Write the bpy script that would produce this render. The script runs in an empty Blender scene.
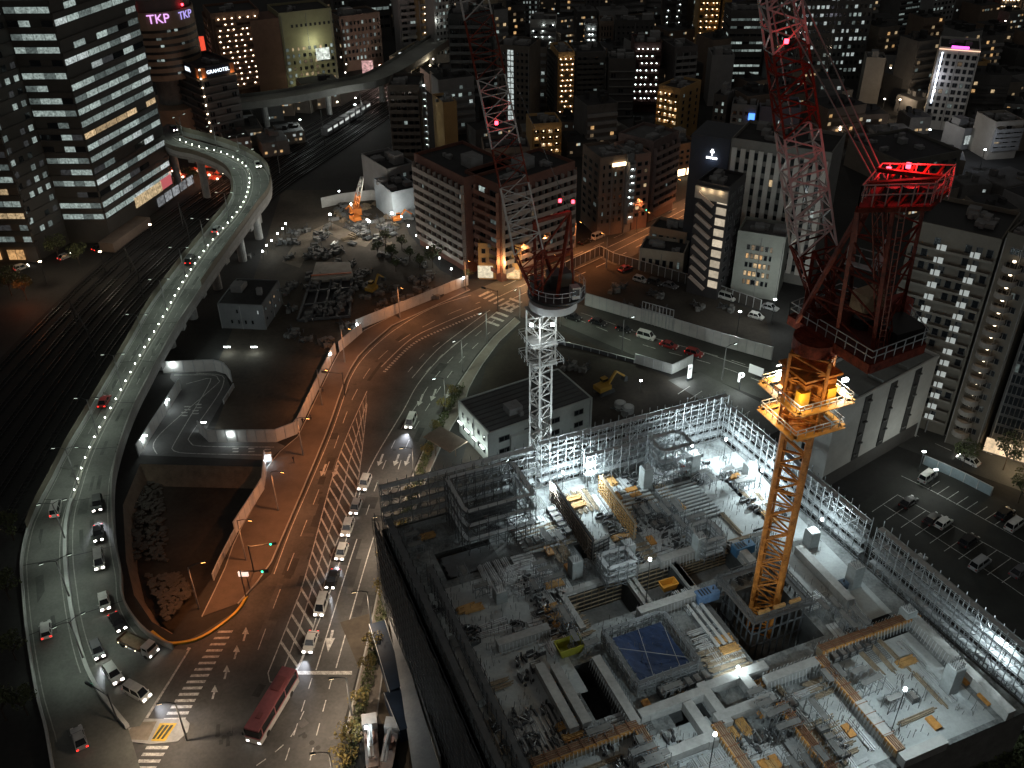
import bpy, math, random
from mathutils import Vector, Matrix
from mathutils.geometry import tessellate_polygon

# ------------------------------------------------------------------ camera, sky, exposure
SC = bpy.context.scene
COL = SC.collection
FPX, PITCH, ROLL, CAMH = 940.0, math.radians(33.3), math.radians(-0.7), 120.0
_fw = Vector((0, math.cos(PITCH), -math.sin(PITCH)))
_up = Vector((0, math.sin(PITCH), math.cos(PITCH)))
_rt = Vector((1, 0, 0))
_r2 = _rt * math.cos(ROLL) + _up * math.sin(ROLL)
_u2 = _up * math.cos(ROLL) - _rt * math.sin(ROLL)
cam_d = bpy.data.cameras.new('camera')
cam_d.sensor_width = 36
cam_d.lens = FPX / 1024 * 36
cam_d.clip_start = 1
cam_d.clip_end = 4000
cam = bpy.data.objects.new('camera', cam_d)
COL.objects.link(cam)
cam.matrix_world = Matrix(((_r2.x, _u2.x, -_fw.x, 0), (_r2.y, _u2.y, -_fw.y, 0), (_r2.z, _u2.z, -_fw.z, CAMH), (0, 0, 0, 1)))
SC.camera = cam

W = bpy.data.worlds.new('World')
SC.world = W
W.use_nodes = True
nt = W.node_tree
nt.nodes.clear()
_o = nt.nodes.new('ShaderNodeOutputWorld')
_sky = nt.nodes.new('ShaderNodeTexSky')
_sky.sky_type = 'NISHITA'
_sky.sun_disc = False
_sky.sun_elevation = math.radians(-3)
_sky.sun_rotation = math.radians(200)
_b1 = nt.nodes.new('ShaderNodeBackground')
_b1.inputs['Strength'].default_value = 0.05
_b2 = nt.nodes.new('ShaderNodeBackground')          # the even glow of the city on the night sky
_b2.inputs['Color'].default_value = (1.0, 0.97, 0.90, 1)
_b2.inputs['Strength'].default_value = 0.048
_ad = nt.nodes.new('ShaderNodeAddShader')
nt.links.new(_sky.outputs[0], _b1.inputs['Color'])
nt.links.new(_b1.outputs[0], _ad.inputs[0])
nt.links.new(_b2.outputs[0], _ad.inputs[1])
nt.links.new(_ad.outputs[0], _o.inputs['Surface'])
sun_d = bpy.data.lights.new('facade_fill', 'SUN')  # weak sun added so that facades shade differently
sun_d.energy = 0.05
sun_d.angle = math.radians(15)
sun_d.color = (1.0, 0.95, 0.88)
sun = bpy.data.objects.new('facade_fill', sun_d)
sun.rotation_euler = (math.radians(48), 0, math.radians(-28))
COL.objects.link(sun)
SC.view_settings.view_transform = 'Standard'
SC.view_settings.look = 'None'
SC.view_settings.exposure = 0.0
SC.view_settings.gamma = 1.0
SC.view_settings.use_curve_mapping = False
SC.render.engine = 'CYCLES'
SC.cycles.use_denoising = True
SC.cycles.max_bounces = 4
SC.cycles.diffuse_bounces = 2
SC.cycles.glossy_bounces = 2
SC.cycles.transparent_max_bounces = 6
SC.cycles.sample_clamp_indirect = 3.0
SC.cycles.sample_clamp_direct = 0.0
SC.cycles.use_light_tree = True
SC.cycles.blur_glossy = 1.0
SC.cycles.caustics_reflective = False
SC.cycles.caustics_refractive = False
R = random.Random(7)
PI = math.pi

# ------------------------------------------------------------------ helpers
def G(px, py, z=0.0):
    """the point at height z that the traced photo position stands on"""
    d = _fw + _r2 * ((px - 512) / FPX) - _u2 * ((py - 384) / FPX)
    t = (CAMH - z) / -d.z
    return Vector((d.x * t, d.y * t, z))

def V(*a): return Vector(a)

def tag(o, label=None, cat=None, group=None, kind=None):
    if label: o['label'] = label
    if cat: o['category'] = cat
    if group: o['group'] = group
    if kind: o['kind'] = kind
    return o

def thing(name, label, cat, loc=(0, 0, 0), group=None, rz=0):
    o = bpy.data.objects.new(name, None)
    o.empty_display_size = 0.5
    COL.objects.link(o)
    o.location = loc
    o.rotation_euler = (0, 0, rz)
    return tag(o, label, cat, group)

def kids(o): return CH.get(o.name, [])
CH = {}

def adopt(c, p):
    c.parent = p
    CH.setdefault(p.name, []).append(c)

def copy_tree(o, loc, rz=0, label=None, group=None, parent=None):
    c = o.copy()
    COL.objects.link(c)
    if parent is None:
        c.location = loc
        c.rotation_euler = (0, 0, rz)
        if label: c['label'] = label
        if group: c['group'] = group
    else:
        adopt(c, parent)
    for k in list(kids(o)):
        copy_tree(k, None, parent=c)
    return c

class MB:
    """collects faces and links them as ONE mesh object"""
    def __init__(s, *mats):
        s.v, s.f, s.m, s.mats = [], [], [], list(mats)
        s.cm = 0
    def mat(s, m):
        if m not in s.mats: s.mats.append(m)
        s.cm = s.mats.index(m)
        return s
    def face(s, pts):
        n = len(s.v)
        s.v += [tuple(p) for p in pts]
        s.f.append(tuple(range(n, n + len(pts))))
        s.m.append(s.cm)
    def hexa(s, p):
        n = len(s.v)
        s.v += [tuple(q) for q in p]
        for a in ((3, 2, 1, 0), (4, 5, 6, 7), (0, 1, 5, 4), (1, 2, 6, 5), (2, 3, 7, 6), (3, 0, 4, 7)):
            s.f.append(tuple(n + i for i in a))
            s.m.append(s.cm)
    def box(s, c, size, rz=0.0):
        """c: centre of the base"""
        cx, cy, cz = c
        hx, hy, hz = size[0] / 2, size[1] / 2, size[2]
        ca, sa = math.cos(rz), math.sin(rz)
        r = []
        for z in (cz, cz + hz):
            for x, y in ((-hx, -hy), (hx, -hy), (hx, hy), (-hx, hy)):
                r.append((cx + x * ca - y * sa, cy + x * sa + y * ca, z))
        s.hexa(r)
    def bar(s, p, q, w, h=None, up=(0, 0, 1)):
        p, q = Vector(p), Vector(q)
        d = q - p
        if d.length < 1e-5: return
        d.normalize()
        u = Vector(up)
        if abs(d.dot(u)) > 0.99: u = Vector((1, 0, 0))
        a = d.cross(u).normalized()
        b = a.cross(d).normalized()
        h = h or w
        a *= w / 2
        b *= h / 2
        s.hexa([p - a - b, p + a - b, p + a + b, p - a + b, q - a - b, q + a - b, q + a + b, q - a + b])
    def prism(s, poly, z0, z1):
        n = len(poly)
        s.face([(p[0], p[1], z1) for p in poly])
        s.face([(p[0], p[1], z0) for p in reversed(poly)])
        for i in range(n):
            a, b = poly[i], poly[(i + 1) % n]
            s.face([(a[0], a[1], z0), (b[0], b[1], z0), (b[0], b[1], z1), (a[0], a[1], z1)])
    def wallpath(s, pts, z0, h, t):
        """upright wall of thickness t along pts (z0 may be a list)"""
        n = len(pts)
        zz = z0 if isinstance(z0, (list, tuple)) else [z0] * n
        off = normals(pts)
        A, B = [], []
        for i, p in enumerate(pts):
            o = off[i] * (t / 2)
            A.append((p[0] + o.x, p[1] + o.y))
            B.append((p[0] - o.x, p[1] - o.y))
        for i in range(n - 1):
            a, b, c, d = A[i], A[i + 1], B[i + 1], B[i]
            za, zb = zz[i], zz[i + 1]
            s.face([(*a, za), (*b, zb), (*b, zb + h), (*a, za + h)])
            s.face([(*d, za + h), (*c, zb + h), (*c, zb), (*d, za)])
            s.face([(*a, za + h), (*b, zb + h), (*c, zb + h), (*d, za + h)])
        for i in (0, n - 1):
            s.face([(*A[i], zz[i]), (*B[i], zz[i]), (*B[i], zz[i] + h), (*A[i], zz[i] + h)])
    def strip(s, L_, R_):
        for i in range(len(L_) - 1):
            s.face([L_[i], R_[i], R_[i + 1], L_[i + 1]])
    def cyl(s, c, r, h, n=12, r2=None):
        r2 = r if r2 is None else r2
        a = [(c[0] + r * math.cos(2 * PI * i / n), c[1] + r * math.sin(2 * PI * i / n), c[2]) for i in range(n)]
        b = [(c[0] + r2 * math.cos(2 * PI * i / n), c[1] + r2 * math.sin(2 * PI * i / n), c[2] + h) for i in range(n)]
        for i in range(n):
            j = (i + 1) % n
            s.face([a[i], a[j], b[j], b[i]])
        s.face(b)
        s.face(list(reversed(a)))
    def mesh(s, name, off=None):
        me = bpy.data.meshes.new(name)
        vs = s.v if off is None else [(x - off[0], y - off[1], z - off[2]) for x, y, z in s.v]
        me.from_pydata(vs, [], s.f)
        for m in s.mats: me.materials.append(m)
        if len(s.mats) > 1: me.polygons.foreach_set('material_index', s.m)
        me.update()
        return me
    def build(s, name, parent=None, kind=None, label=None, local=False):
        off = None
        if parent is not None and not local:
            off = parent.location.copy()
            if parent.parent is not None: off += parent.parent.location
        o = bpy.data.objects.new(name, s.mesh(name, off))
        COL.objects.link(o)
        if parent is not None: adopt(o, parent)
        return tag(o, label, None, None, kind)
    def solo(s, name, label, cat, group=None, kind=None):
        return tag(s.build(name), label, cat, group, kind)

def normals(pts):
    n = len(pts)
    out = []
    for i in range(n):
        a = pts[max(0, i - 1)]
        b = pts[min(n - 1, i + 1)]
        d = Vector((b[0] - a[0], b[1] - a[1], 0))
        if d.length < 1e-6: d = Vector((1, 0, 0))
        d.normalize()
        out.append(Vector((-d.y, d.x, 0)))
    return out

def smooth(pts, k=6):
    """Catmull-Rom through the points"""
    P_ = [Vector(p) for p in pts]
    out = []
    for i in range(len(P_) - 1):
        p0, p1, p2, p3 = P_[max(0, i - 1)], P_[i], P_[i + 1], P_[min(len(P_) - 1, i + 2)]
        for j in range(k):
            t = j / k
            out.append(0.5 * ((2 * p1) + (p2 - p0) * t + (2 * p0 - 5 * p1 + 4 * p2 - p3) * t * t + (3 * p1 - p0 - 3 * p2 + p3) * t ** 3))
    out.append(P_[-1])
    return out

def resample(pts, n):
    P_ = [Vector(p) for p in pts]
    s = [0]
    for i in range(1, len(P_)): s.append(s[-1] + (P_[i] - P_[i - 1]).length)
    out = []
    j = 0
    for k in range(n):
        t = s[-1] * k / (n - 1)
        while j < len(s) - 2 and s[j + 1] < t: j += 1
        w = (t - s[j]) / max(1e-9, s[j + 1] - s[j])
        out.append(P_[j].lerp(P_[j + 1], min(1, max(0, w))))
    return out

def plen(pts): return sum((Vector(pts[i + 1]) - Vector(pts[i])).length for i in range(len(pts) - 1))

def trace(pxs, z=0.0): return [G(x, y, z) for x, y in pxs]

# ------------------------------------------------------------------ materials
MATS = {}
def _new(name):
    m = bpy.data.materials.new(name)
    m.use_nodes = True
    n = m.node_tree.nodes
    return m, n, m.node_tree.links, n['Principled BSDF']

def surf(name, col, rough=0.8, var=0.25, scale=0.6, metal=0.0, col2=None, bump=0.0, fine=6.0, spec=0.5):
    """painted / mineral surface: base colour broken up by two octaves of noise in object space"""
    if name in MATS: return MATS[name]
    m, n, l, b = _new(name)
    b.inputs['Roughness'].default_value = rough
    b.inputs['Metallic'].default_value = metal
    b.inputs['Specular IOR Level'].default_value = spec
    geo = n.new('ShaderNodeNewGeometry')
    t1 = n.new('ShaderNodeTexNoise')
    t1.inputs['Scale'].default_value = scale
    t1.inputs['Detail'].default_value = 6
    t1.inputs['Roughness'].default_value = 0.65
    t2 = n.new('ShaderNodeTexNoise')
    t2.inputs['Scale'].default_value = scale * fine
    t2.inputs['Detail'].default_value = 3
    l.new(geo.outputs['Position'], t1.inputs['Vector'])
    l.new(geo.outputs['Position'], t2.inputs['Vector'])
    mx = n.new('ShaderNodeMath')
    mx.operation = 'MULTIPLY_ADD'
    l.new(t2.outputs['Fac'], mx.inputs[0])
    mx.inputs[1].default_value = 0.4
    l.new(t1.outputs['Fac'], mx.inputs[2])
    r = n.new('ShaderNodeValToRGB')
    c2 = col2 or [min(1, c * (1 + var)) for c in col]
    c1 = [c * (1 - var) for c in col]
    r.color_ramp.elements[0].position = 0.45
    r.color_ramp.elements[0].color = (*c1, 1)
    r.color_ramp.elements[1].position = 0.95
    r.color_ramp.elements[1].color = (*c2, 1)
    l.new(mx.outputs[0], r.inputs['Fac'])
    l.new(r.outputs['Color'], b.inputs['Base Color'])
    if bump:
        bp = n.new('ShaderNodeBump')
        bp.inputs['Strength'].default_value = bump
        l.new(t2.outputs['Fac'], bp.inputs['Height'])
        l.new(bp.outputs['Normal'], b.inputs['Normal'])
    MATS[name] = m
    return m

def glow(name, col, strength):
    if name in MATS: return MATS[name]
    m, n, l, b = _new(name)
    b.inputs['Base Color'].default_value = (*[min(1, c * .6) for c in col], 1)
    b.inputs['Emission Color'].default_value = (*col, 1)
    b.inputs['Emission Strength'].default_value = strength
    MATS[name] = m
    return m

def litwin(name, col, strength, scale=1.4, contrast=0.75):
    """lit window: noise in the glow stands in for blinds, lamps and furniture"""
    if name in MATS: return MATS[name]
    m, n, l, b = _new(name)
    b.inputs['Base Color'].default_value = (0.05, 0.05, 0.05, 1)
    b.inputs['Roughness'].default_value = 0.2
    geo = n.new('ShaderNodeNewGeometry')
    t = n.new('ShaderNodeTexNoise')
    t.inputs['Scale'].default_value = scale
    t.inputs['Detail'].default_value = 4
    t.inputs['Roughness'].default_value = 0.7
    l.new(geo.outputs['Position'], t.inputs['Vector'])
    r = n.new('ShaderNodeMapRange')
    r.inputs['From Min'].default_value = 0.32
    r.inputs['From Max'].default_value = 0.68
    r.inputs['To Min'].default_value = strength * (1 - contrast)
    r.inputs['To Max'].default_value = strength * (1 + contrast * .5)
    oi = n.new('ShaderNodeObjectInfo')
    mm = n.new('ShaderNodeMapRange')
    mm.inputs['To Min'].default_value = 0.55
    mm.inputs['To Max'].default_value = 1.2
    l.new(oi.outputs['Random'], mm.inputs['Value'])
    mu = n.new('ShaderNodeMath')
    mu.operation = 'MULTIPLY'
    l.new(t.outputs['Fac'], r.inputs['Value'])
    l.new(r.outputs[0], mu.inputs[0])
    l.new(mm.outputs[0], mu.inputs[1])
    l.new(mu.outputs[0], b.inputs['Emission Strength'])
    b.inputs['Emission Color'].default_value = (*col, 1)
    MATS[name] = m
    return m

def plain(name, col, rough=0.5, metal=0.0, spec=0.5, coat=0.0):
    if name in MATS: return MATS[name]
    m, n, l, b = _new(name)
    b.inputs['Roughness'].default_value = rough
    b.inputs['Metallic'].default_value = metal
    b.inputs['Specular IOR Level'].default_value = spec
    b.inputs['Coat Weight'].default_value = coat
    geo = n.new('ShaderNodeNewGeometry')
    t = n.new('ShaderNodeTexNoise')
    t.inputs['Scale'].default_value = 1.7
    l.new(geo.outputs['Position'], t.inputs['Vector'])
    h = n.new('ShaderNodeHueSaturation')
    h.inputs['Color'].default_value = (*col, 1)
    r = n.new('ShaderNodeMapRange')
    r.inputs['To Min'].default_value = 0.75
    r.inputs['To Max'].default_value = 1.25
    l.new(t.outputs['Fac'], r.inputs['Value'])
    l.new(r.outputs[0], h.inputs['Value'])
    l.new(h.outputs['Color'], b.inputs['Base Color'])
    MATS[name] = m
    return m

ASPH = surf('asphalt', (0.068, 0.067, 0.065), 0.75, 0.45, 0.14, bump=0.1, fine=14)
ASPH2 = surf('asphalt_worn', (0.075, 0.075, 0.072), 0.75, 0.35, 0.2, fine=14)
DIRT = surf('dark_earth', (0.034, 0.028, 0.022), 0.95, 0.5, 0.12, bump=0.4, fine=10)
EARTH = surf('brown_earth', (0.058, 0.048, 0.036), 0.95, 0.5, 0.10, bump=0.4, fine=12)
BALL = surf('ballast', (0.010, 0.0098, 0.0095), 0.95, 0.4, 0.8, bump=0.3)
PAVE = surf('pavement', (0.16, 0.14, 0.12), 0.85, 0.25, 0.4, fine=10)
CONC = surf('concrete', (0.30, 0.30, 0.29), 0.8, 0.3, 0.35)
CONCD = surf('concrete_dark', (0.14, 0.14, 0.135), 0.85, 0.35, 0.4)
CONCL = surf('concrete_light', (0.42, 0.43, 0.42), 0.75, 0.22, 0.25, fine=12)
PAINT = surf('road_paint', (0.42, 0.42, 0.40), 0.75, 0.6, 1.6, col2=(0.74, 0.74, 0.71), fine=4)
YPAINT = surf('yellow_paint', (0.55, 0.36, 0.04), 0.6, 0.25, 1.0)
WHITE = surf('white_panel', (0.62, 0.62, 0.60), 0.6, 0.12, 0.4)
STEEL = plain('galvanised_steel', (0.50, 0.52, 0.53), 0.45, 0.3)
STEELD = plain('dark_steel', (0.06, 0.065, 0.07), 0.5, 0.2)
ORANGE = surf('orange_crane_paint', (0.36, 0.125, 0.022), 0.65, 0.6, 0.9, col2=(0.62, 0.24, 0.045), fine=5, spec=.25)
REDC = surf('red_crane_paint', (0.10, 0.020, 0.012), 0.7, 0.6, 0.9, col2=(0.24, 0.045, 0.025), fine=5, spec=.15)
WHITEC = plain('white_crane_paint', (0.42, 0.42, 0.41), 0.5)
TIMB = surf('timber', (0.42, 0.24, 0.085), 0.8, 0.35, 1.5)
TIMBD = surf('timber_grey', (0.24, 0.19, 0.13), 0.85, 0.35, 1.5)
PLY = surf('orange_plywood', (0.42, 0.20, 0.05), 0.7, 0.35, 0.9)
TARP = surf('blue_tarpaulin', (0.007, 0.022, 0.070), 0.85, 0.4, 0.8, bump=0.3)
NET = surf('grey_netting', (0.045, 0.047, 0.05), 0.9, 0.3, 0.5)
STONE = surf('pale_stone', (0.075, 0.068, 0.058), 0.9, 0.35, 1.0)
BLACK = plain('black', (0.012, 0.012, 0.013), 0.5)
RUBBER = plain('rubber', (0.02, 0.02, 0.02), 0.9)
GLASS = plain('dark_glass', (0.015, 0.018, 0.022), 0.12, 0.0, 0.7)
FRAME = plain('window_frame', (0.10, 0.10, 0.10), 0.5)
ROOF = surf('dark_roof', (0.032, 0.032, 0.033), 0.9, 0.35, 0.25)
ROOFG = surf('grey_roof', (0.12, 0.12, 0.12), 0.9, 0.3, 0.25)
ROOFU = surf('roof_units', (0.22, 0.22, 0.22), 0.7, 0.25, 0.5)
BRICKR = surf('red_brown_tile', (0.17, 0.075, 0.055), 0.8, 0.25, 0.6)
BEIGE = surf('beige_wall', (0.36, 0.31, 0.25), 0.8, 0.15, 0.3)
GREYW = surf('grey_wall', (0.26, 0.26, 0.26), 0.8, 0.15, 0.3)
PALEW = surf('pale_wall', (0.50, 0.49, 0.46), 0.8, 0.12, 0.3)
BROWNW = surf('brown_wall', (0.18, 0.135, 0.105), 0.8, 0.2, 0.3)
DARKW = surf('dark_wall', (0.075, 0.072, 0.07), 0.7, 0.2, 0.3)
BLUEW = surf('dark_blue_wall', (0.030, 0.036, 0.050), 0.5, 0.2, 0.3)
OLIVE = surf('olive_wall', (0.30, 0.28, 0.17), 0.8, 0.12, 0.3)
WARMW = surf('ochre_wall', (0.50, 0.31, 0.13), 0.8, 0.12, 0.3)
LEAF = surf('leaf', (0.07, 0.085, 0.035), 0.8, 0.5, 1.5)
LEAFY = surf('leaf_yellow', (0.14, 0.11, 0.03), 0.8, 0.5, 1.5)
BARK = surf('bark', (0.06, 0.045, 0.035), 0.9, 0.3, 2.0)
WC1 = litwin('window_white', (0.82, 1.0, 0.94), 0.42)
WC2 = litwin('window_white_dim', (0.80, 1.0, 0.95), 0.14)
WC3 = litwin('window_white_bright', (0.88, 1.0, 0.98), 0.55)
WW1 = litwin('window_warm', (1.0, 0.72, 0.40), 0.62)
WW2 = litwin('window_warm_dim', (1.0, 0.70, 0.40), 0.16)
WW3 = litwin('window_amber', (1.0, 0.58, 0.24), 0.8)
WG = litwin('window_faint', (0.9, 0.95, 1.0), 0.035)
L_COOL = glow('lamp_white', (0.88, 1.0, 0.97), 9)
L_COOLH = glow('floodlight_lens', (0.92, 1.0, 1.0), 30)
L_WARM = glow('lamp_warm', (1.0, 0.74, 0.44), 5)
L_WARMS = glow('lamp_warm_small', (1.0, 0.80, 0.55), 9)
L_ORNG = glow('lamp_sodium', (1.0, 0.42, 0.10), 14)
L_RED = glow('lamp_red', (1.0, 0.03, 0.05), 14)
L_GRN = glow('lamp_green', (0.05, 1.0, 0.45), 5)
L_HEAD = glow('headlight_lens', (1.0, 0.95, 0.85), 16)
L_TAIL = glow('taillight_lens', (1.0, 0.03, 0.02), 3)
L_TAILO = plain('taillight_off', (0.25, 0.01, 0.01), 0.3)
L_HEADO = plain('headlight_off', (0.6, 0.6, 0.6), 0.2)

def light(kind, loc, watts, col, parent=None, size=0.3, spot=None, aim=None, blend=0.6, name='lamp_light'):
    d = bpy.data.lights.new(name, kind)
    d.energy = watts
    d.color = col
    if kind in ('POINT', 'SPOT'): d.shadow_soft_size = size
    if kind == 'SPOT':
        d.spot_size = math.radians(spot or 120)
        d.spot_blend = blend
    o = bpy.data.objects.new(name, d)
    COL.objects.link(o)
    o.location = Vector(loc)
    if aim is not None:
        o.rotation_euler = (Vector(aim) - Vector(loc)).to_track_quat('-Z', 'Y').to_euler()
    if parent is not None:
        o.location = Vector(loc) - parent.location
        adopt(o, parent)
    return o
# ------------------------------------------------------------------ ground, roads, railway land
def sheet(name, polys, m, z=None, parent=None, kind='structure'):
    mb = MB(m)
    for p in polys: mb.face(p)
    return mb.build(name, parent, kind)

PIT = trace([(140, 464), (266, 467), (263, 489), (237, 533), (222, 562), (196, 602), (172, 634), (152, 622), (134, 595), (126, 560), (123, 505)])
_outer = [V(-1100, -60, 0), V(1100, -60, 0), V(1100, 1500, 0), V(-1100, 1500, 0)]
_tris = tessellate_polygon([_outer, PIT])
_pts = _outer + PIT
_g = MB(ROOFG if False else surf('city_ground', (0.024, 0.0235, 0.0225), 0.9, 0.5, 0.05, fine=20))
for t in _tris: _g.face([_pts[i] for i in t])
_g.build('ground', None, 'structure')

# sunken lot with stone revetment beside the ramp
PZ = -3.5
_p = MB(DIRT)
_cen = sum(PIT, V(0, 0, 0)) / len(PIT)
_bot = [V(q.x + (_cen.x - q.x) * .12, q.y + (_cen.y - q.y) * .12, PZ) for q in PIT]
_p.face(_bot)
_p.mat(surf('sheet_piling', (0.16, 0.12, 0.085), 0.8, 0.35, 0.6))
n = len(PIT)
for i in range(n): _p.face([PIT[i], PIT[(i + 1) % n], _bot[(i + 1) % n], _bot[i]])
_p.build('sunken_lot_ground', None, 'structure')

def rubble_field(name, label, a, b, c, d, n, zf, smin, smax, seed):
    """a bank of single pale stones laid between four corners"""
    r = random.Random(seed)
    mb = MB(STONE)
    for i in range(n):
        u, w = r.random(), r.random()
        p = a.lerp(b, u).lerp(d.lerp(c, u), w)
        s = r.uniform(smin, smax)
        mb.box((p.x, p.y, p.z - s * .3), (s * 1.3, s * r.uniform(.8, 1.4), s * r.uniform(.25, .5)), r.uniform(0, 3))
    return tag(mb.build(name), label, 'rubble', None, 'stuff')
rubble_field('stone_rubble', 'bank of pale quarry stones beneath the curving viaduct', G(134, 466, -2.2), G(160, 470, -3.2), G(168, 560, -3.2), G(131, 560, -2.2), 330, PZ, .35, .8, 3)
rubble_field('stone_rubble', 'pale stones paving the near end of the sunken lot', G(145, 575, -2.6), G(178, 572, -3.3), G(192, 592, -2.3), G(166, 622, -1.5), 260, PZ, .35, .75, 4)

# main road
RL = [(30, 800), (100, 690), (135, 655), (172, 648), (203, 632), (234, 612), (252, 590), (271, 574), (288, 531), (303, 496), (318, 461), (331, 429), (343, 394), (349, 376), (363, 354), (392, 328), (431, 305), (471, 292)]
RR = [(336, 790), (343, 726), (354, 685), (366, 638), (376, 591), (388, 545), (411, 474), (428, 436), (446, 404), (456, 384), (463, 374), (476, 355), (493, 335), (515, 316)]
road = sheet('main_road', [trace(RL, .012) + list(reversed(trace(RR, .012)))], ASPH)
FS = [(471, 292), (520, 271), (580, 246), (640, 220), (690, 196), (740, 170)]
FSR = [(515, 316), (570, 287), (622, 262), (682, 229), (735, 198), (790, 168)]
sheet('far_street_road', [trace(FS, .016) + list(reversed(trace(FSR, .016)))], ASPH2)
BS = [(540, 296), (587, 306), (660, 328), (770, 361), (860, 392), (960, 428), (1060, 468)]
BSR = [(515, 316), (560, 324), (633, 355), (690, 370), (760, 398), (850, 424), (900, 447), (1060, 505)]
sheet('side_street_road', [trace(BS, .020) + list(reversed(trace(BSR, .020)))], surf('asphalt_side', (0.062, 0.062, 0.058), 0.8, 0.3, 0.2, fine=14))

# pavements with kerbs
def pavement(name, left, right, m=PAVE, z=.14):
    mb = MB(m)
    L_ = resample(trace(left), 24)
    R_ = resample(trace(right), 24)
    mb.strip([V(p.x, p.y, z) for p in L_], [V(p.x, p.y, z) for p in R_])
    mb.mat(CONC)
    mb.wallpath(R_, 0, z + .01, .25)
    mb.wallpath(L_, 0, z + .01, .2)
    return mb.build(name, None, 'structure')
pavement('west_pavement', [(202, 617), (224, 572), (237, 535), (264, 490), (268, 462), (298, 437), (338, 354), (360, 333), (412, 306), (466, 286)],
         [(238, 604), (254, 586), (268, 570), (285, 531), (300, 496), (315, 461), (328, 429), (340, 394), (347, 374), (361, 352), (391, 326), (470, 290)], surf('red_pavement', (0.085, 0.070, 0.060), .85, .2, .4, fine=12))
pavement('east_pavement', [(374, 735), (386, 648), (391, 600), (403, 545), (424, 484), (444, 440), (462, 410), (470, 385), (484, 362), (499, 342), (520, 322)],
         [(345, 735), (368, 640), (378, 592), (390, 546), (413, 475), (430, 437), (448, 405), (458, 385), (477, 357), (494, 337), (515, 318)])

# markings, one child of the road
mk = MB(PAINT)
MZ = .034
def line(px, w=.16, z=MZ):
    p = resample(smooth(trace(px, z), 5), max(2, int(len(px) * 5)))
    nn = normals(p)
    mk.strip([p[i] + nn[i] * w / 2 for i in range(len(p))], [p[i] - nn[i] * w / 2 for i in range(len(p))])
def dashes(px, ln=5.0, gap=5.0, w=.15, z=MZ):
    p = smooth(trace(px, z), 6)
    L_ = plen(p)
    p = resample(p, max(3, int(L_ * 2)))
    st = L_ / (len(p) - 1)
    i = 0
    nn = normals(p)
    while i < len(p) - 2:
        j = min(len(p) - 1, i + max(1, int(ln / st)))
        mk.strip([p[k] + nn[k] * w / 2 for k in range(i, j + 1)], [p[k] - nn[k] * w / 2 for k in range(i, j + 1)])
        i = j + max(1, int(gap / st))
def quadmark(a, b, c, d): mk.face([G(*a, MZ), G(*b, MZ), G(*c, MZ), G(*d, MZ)])
line([(274, 574), (290, 531), (305, 496), (320, 461), (333, 429), (345, 394), (351, 377), (365, 356), (393, 331), (432, 308), (471, 295)])
dashes([(258, 650), (277, 598), (303, 530), (318, 492), (335, 446), (347, 412), (356, 392), (372, 366), (400, 341), (440, 318), (480, 302)], 4.6, 5)
line([(367, 391), (338, 459), (306, 574), (290, 618), (268, 673)], .18)
line([(367, 404), (356, 494), (338, 539), (328, 569), (314, 625), (297, 668), (281, 683), (270, 682), (268, 673)], .18)
_A = resample(trace([(366, 396), (338, 459), (306, 574), (290, 618), (269, 673)], MZ), 27)
_B = resample(trace([(367, 410), (356, 494), (338, 539), (328, 569), (314, 625), (297, 668)], MZ), 27)
for i in range(1, 26):
    a, b = _A[max(0, i - 1)], _B[min(26, i + 1)]
    d = (b - a)
    t = Vector((0, .72, 0))
    mk.face([a, b, b + t, a + t])
_mid = [(_A[i] + _B[i]) / 2 for i in range(27)]
_nn = normals(_mid)
mk.strip([_mid[i] + _nn[i] * .1 + V(0, 0, .003) for i in range(27)], [_mid[i] - _nn[i] * .1 + V(0, 0, .003) for i in range(27)])
line([(294, 676), (302, 660), (330, 592), (356, 506), (363, 484), (376, 456), (403, 411), (418, 384), (441, 357), (471, 332), (497, 312)], .2)
line([(316, 670), (345, 576), (357, 539)], .18)
line([(336, 668), (362, 576), (374, 536)], .18)
dashes([(366, 515), (376, 486), (390, 451), (404, 424), (418, 403), (432, 381), (455, 355), (480, 332), (503, 313)], 3.4, 4.2)
dashes([(382, 515), (393, 485), (403, 455), (414, 430), (429, 405), (444, 382), (464, 357), (490, 332)], 3.4, 4.2)
quadmark((297, 671), (352, 671), (352, 674.5), (296, 674.5))
dashes([(312, 678), (298, 722), (283, 768), (276, 790)], 2.2, 2.2)
dashes([(332, 678), (320, 722), (308, 768), (302, 790)], 2.2, 2.2)
dashes([(304, 711), (292, 735), (275, 752), (250, 770)], 2, 1.8)
for bx, by in ((333, 640), (357, 636)):
    mk.face([G(bx - 1.5, by - 10, MZ), G(bx + 1, by - 10, MZ), G(bx - 2.5, by + 6, MZ), G(bx - 5, by + 6, MZ)])
    mk.face([G(bx - 8, by - 2, MZ + .004), G(bx + 2, by - 2, MZ + .004), G(bx - 5, by + 12, MZ + .004)])
for bx, by in ((245, 632), (236, 650), (226, 670), (214, 690)):
    mk.face([G(bx - 3, by + 2, MZ), G(bx + 1, by - 5, MZ), G(bx + 4, by + 2, MZ)])
    mk.face([G(bx - .6, by + 2, MZ + .004), G(bx + 1.4, by + 2, MZ + .004), G(bx - .6, by + 9, MZ + .004), G(bx - 2.6, by + 9, MZ + .004)])
for bx, by in ((380, 457), (396, 457), (407, 457), (323, 467), (335, 468), (420, 397), (433, 392), (447, 390)):
    mk.face([G(bx - 1, by + 5, MZ), G(bx + 1, by + 5, MZ), G(bx + 4, by - 3, MZ), G(bx + 2, by - 3, MZ)])
    mk.face([G(bx - 3, by + 4, MZ + .004), G(bx + 3, by + 5, MZ + .004), G(bx - 2, by + 9, MZ + .004)])
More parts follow.
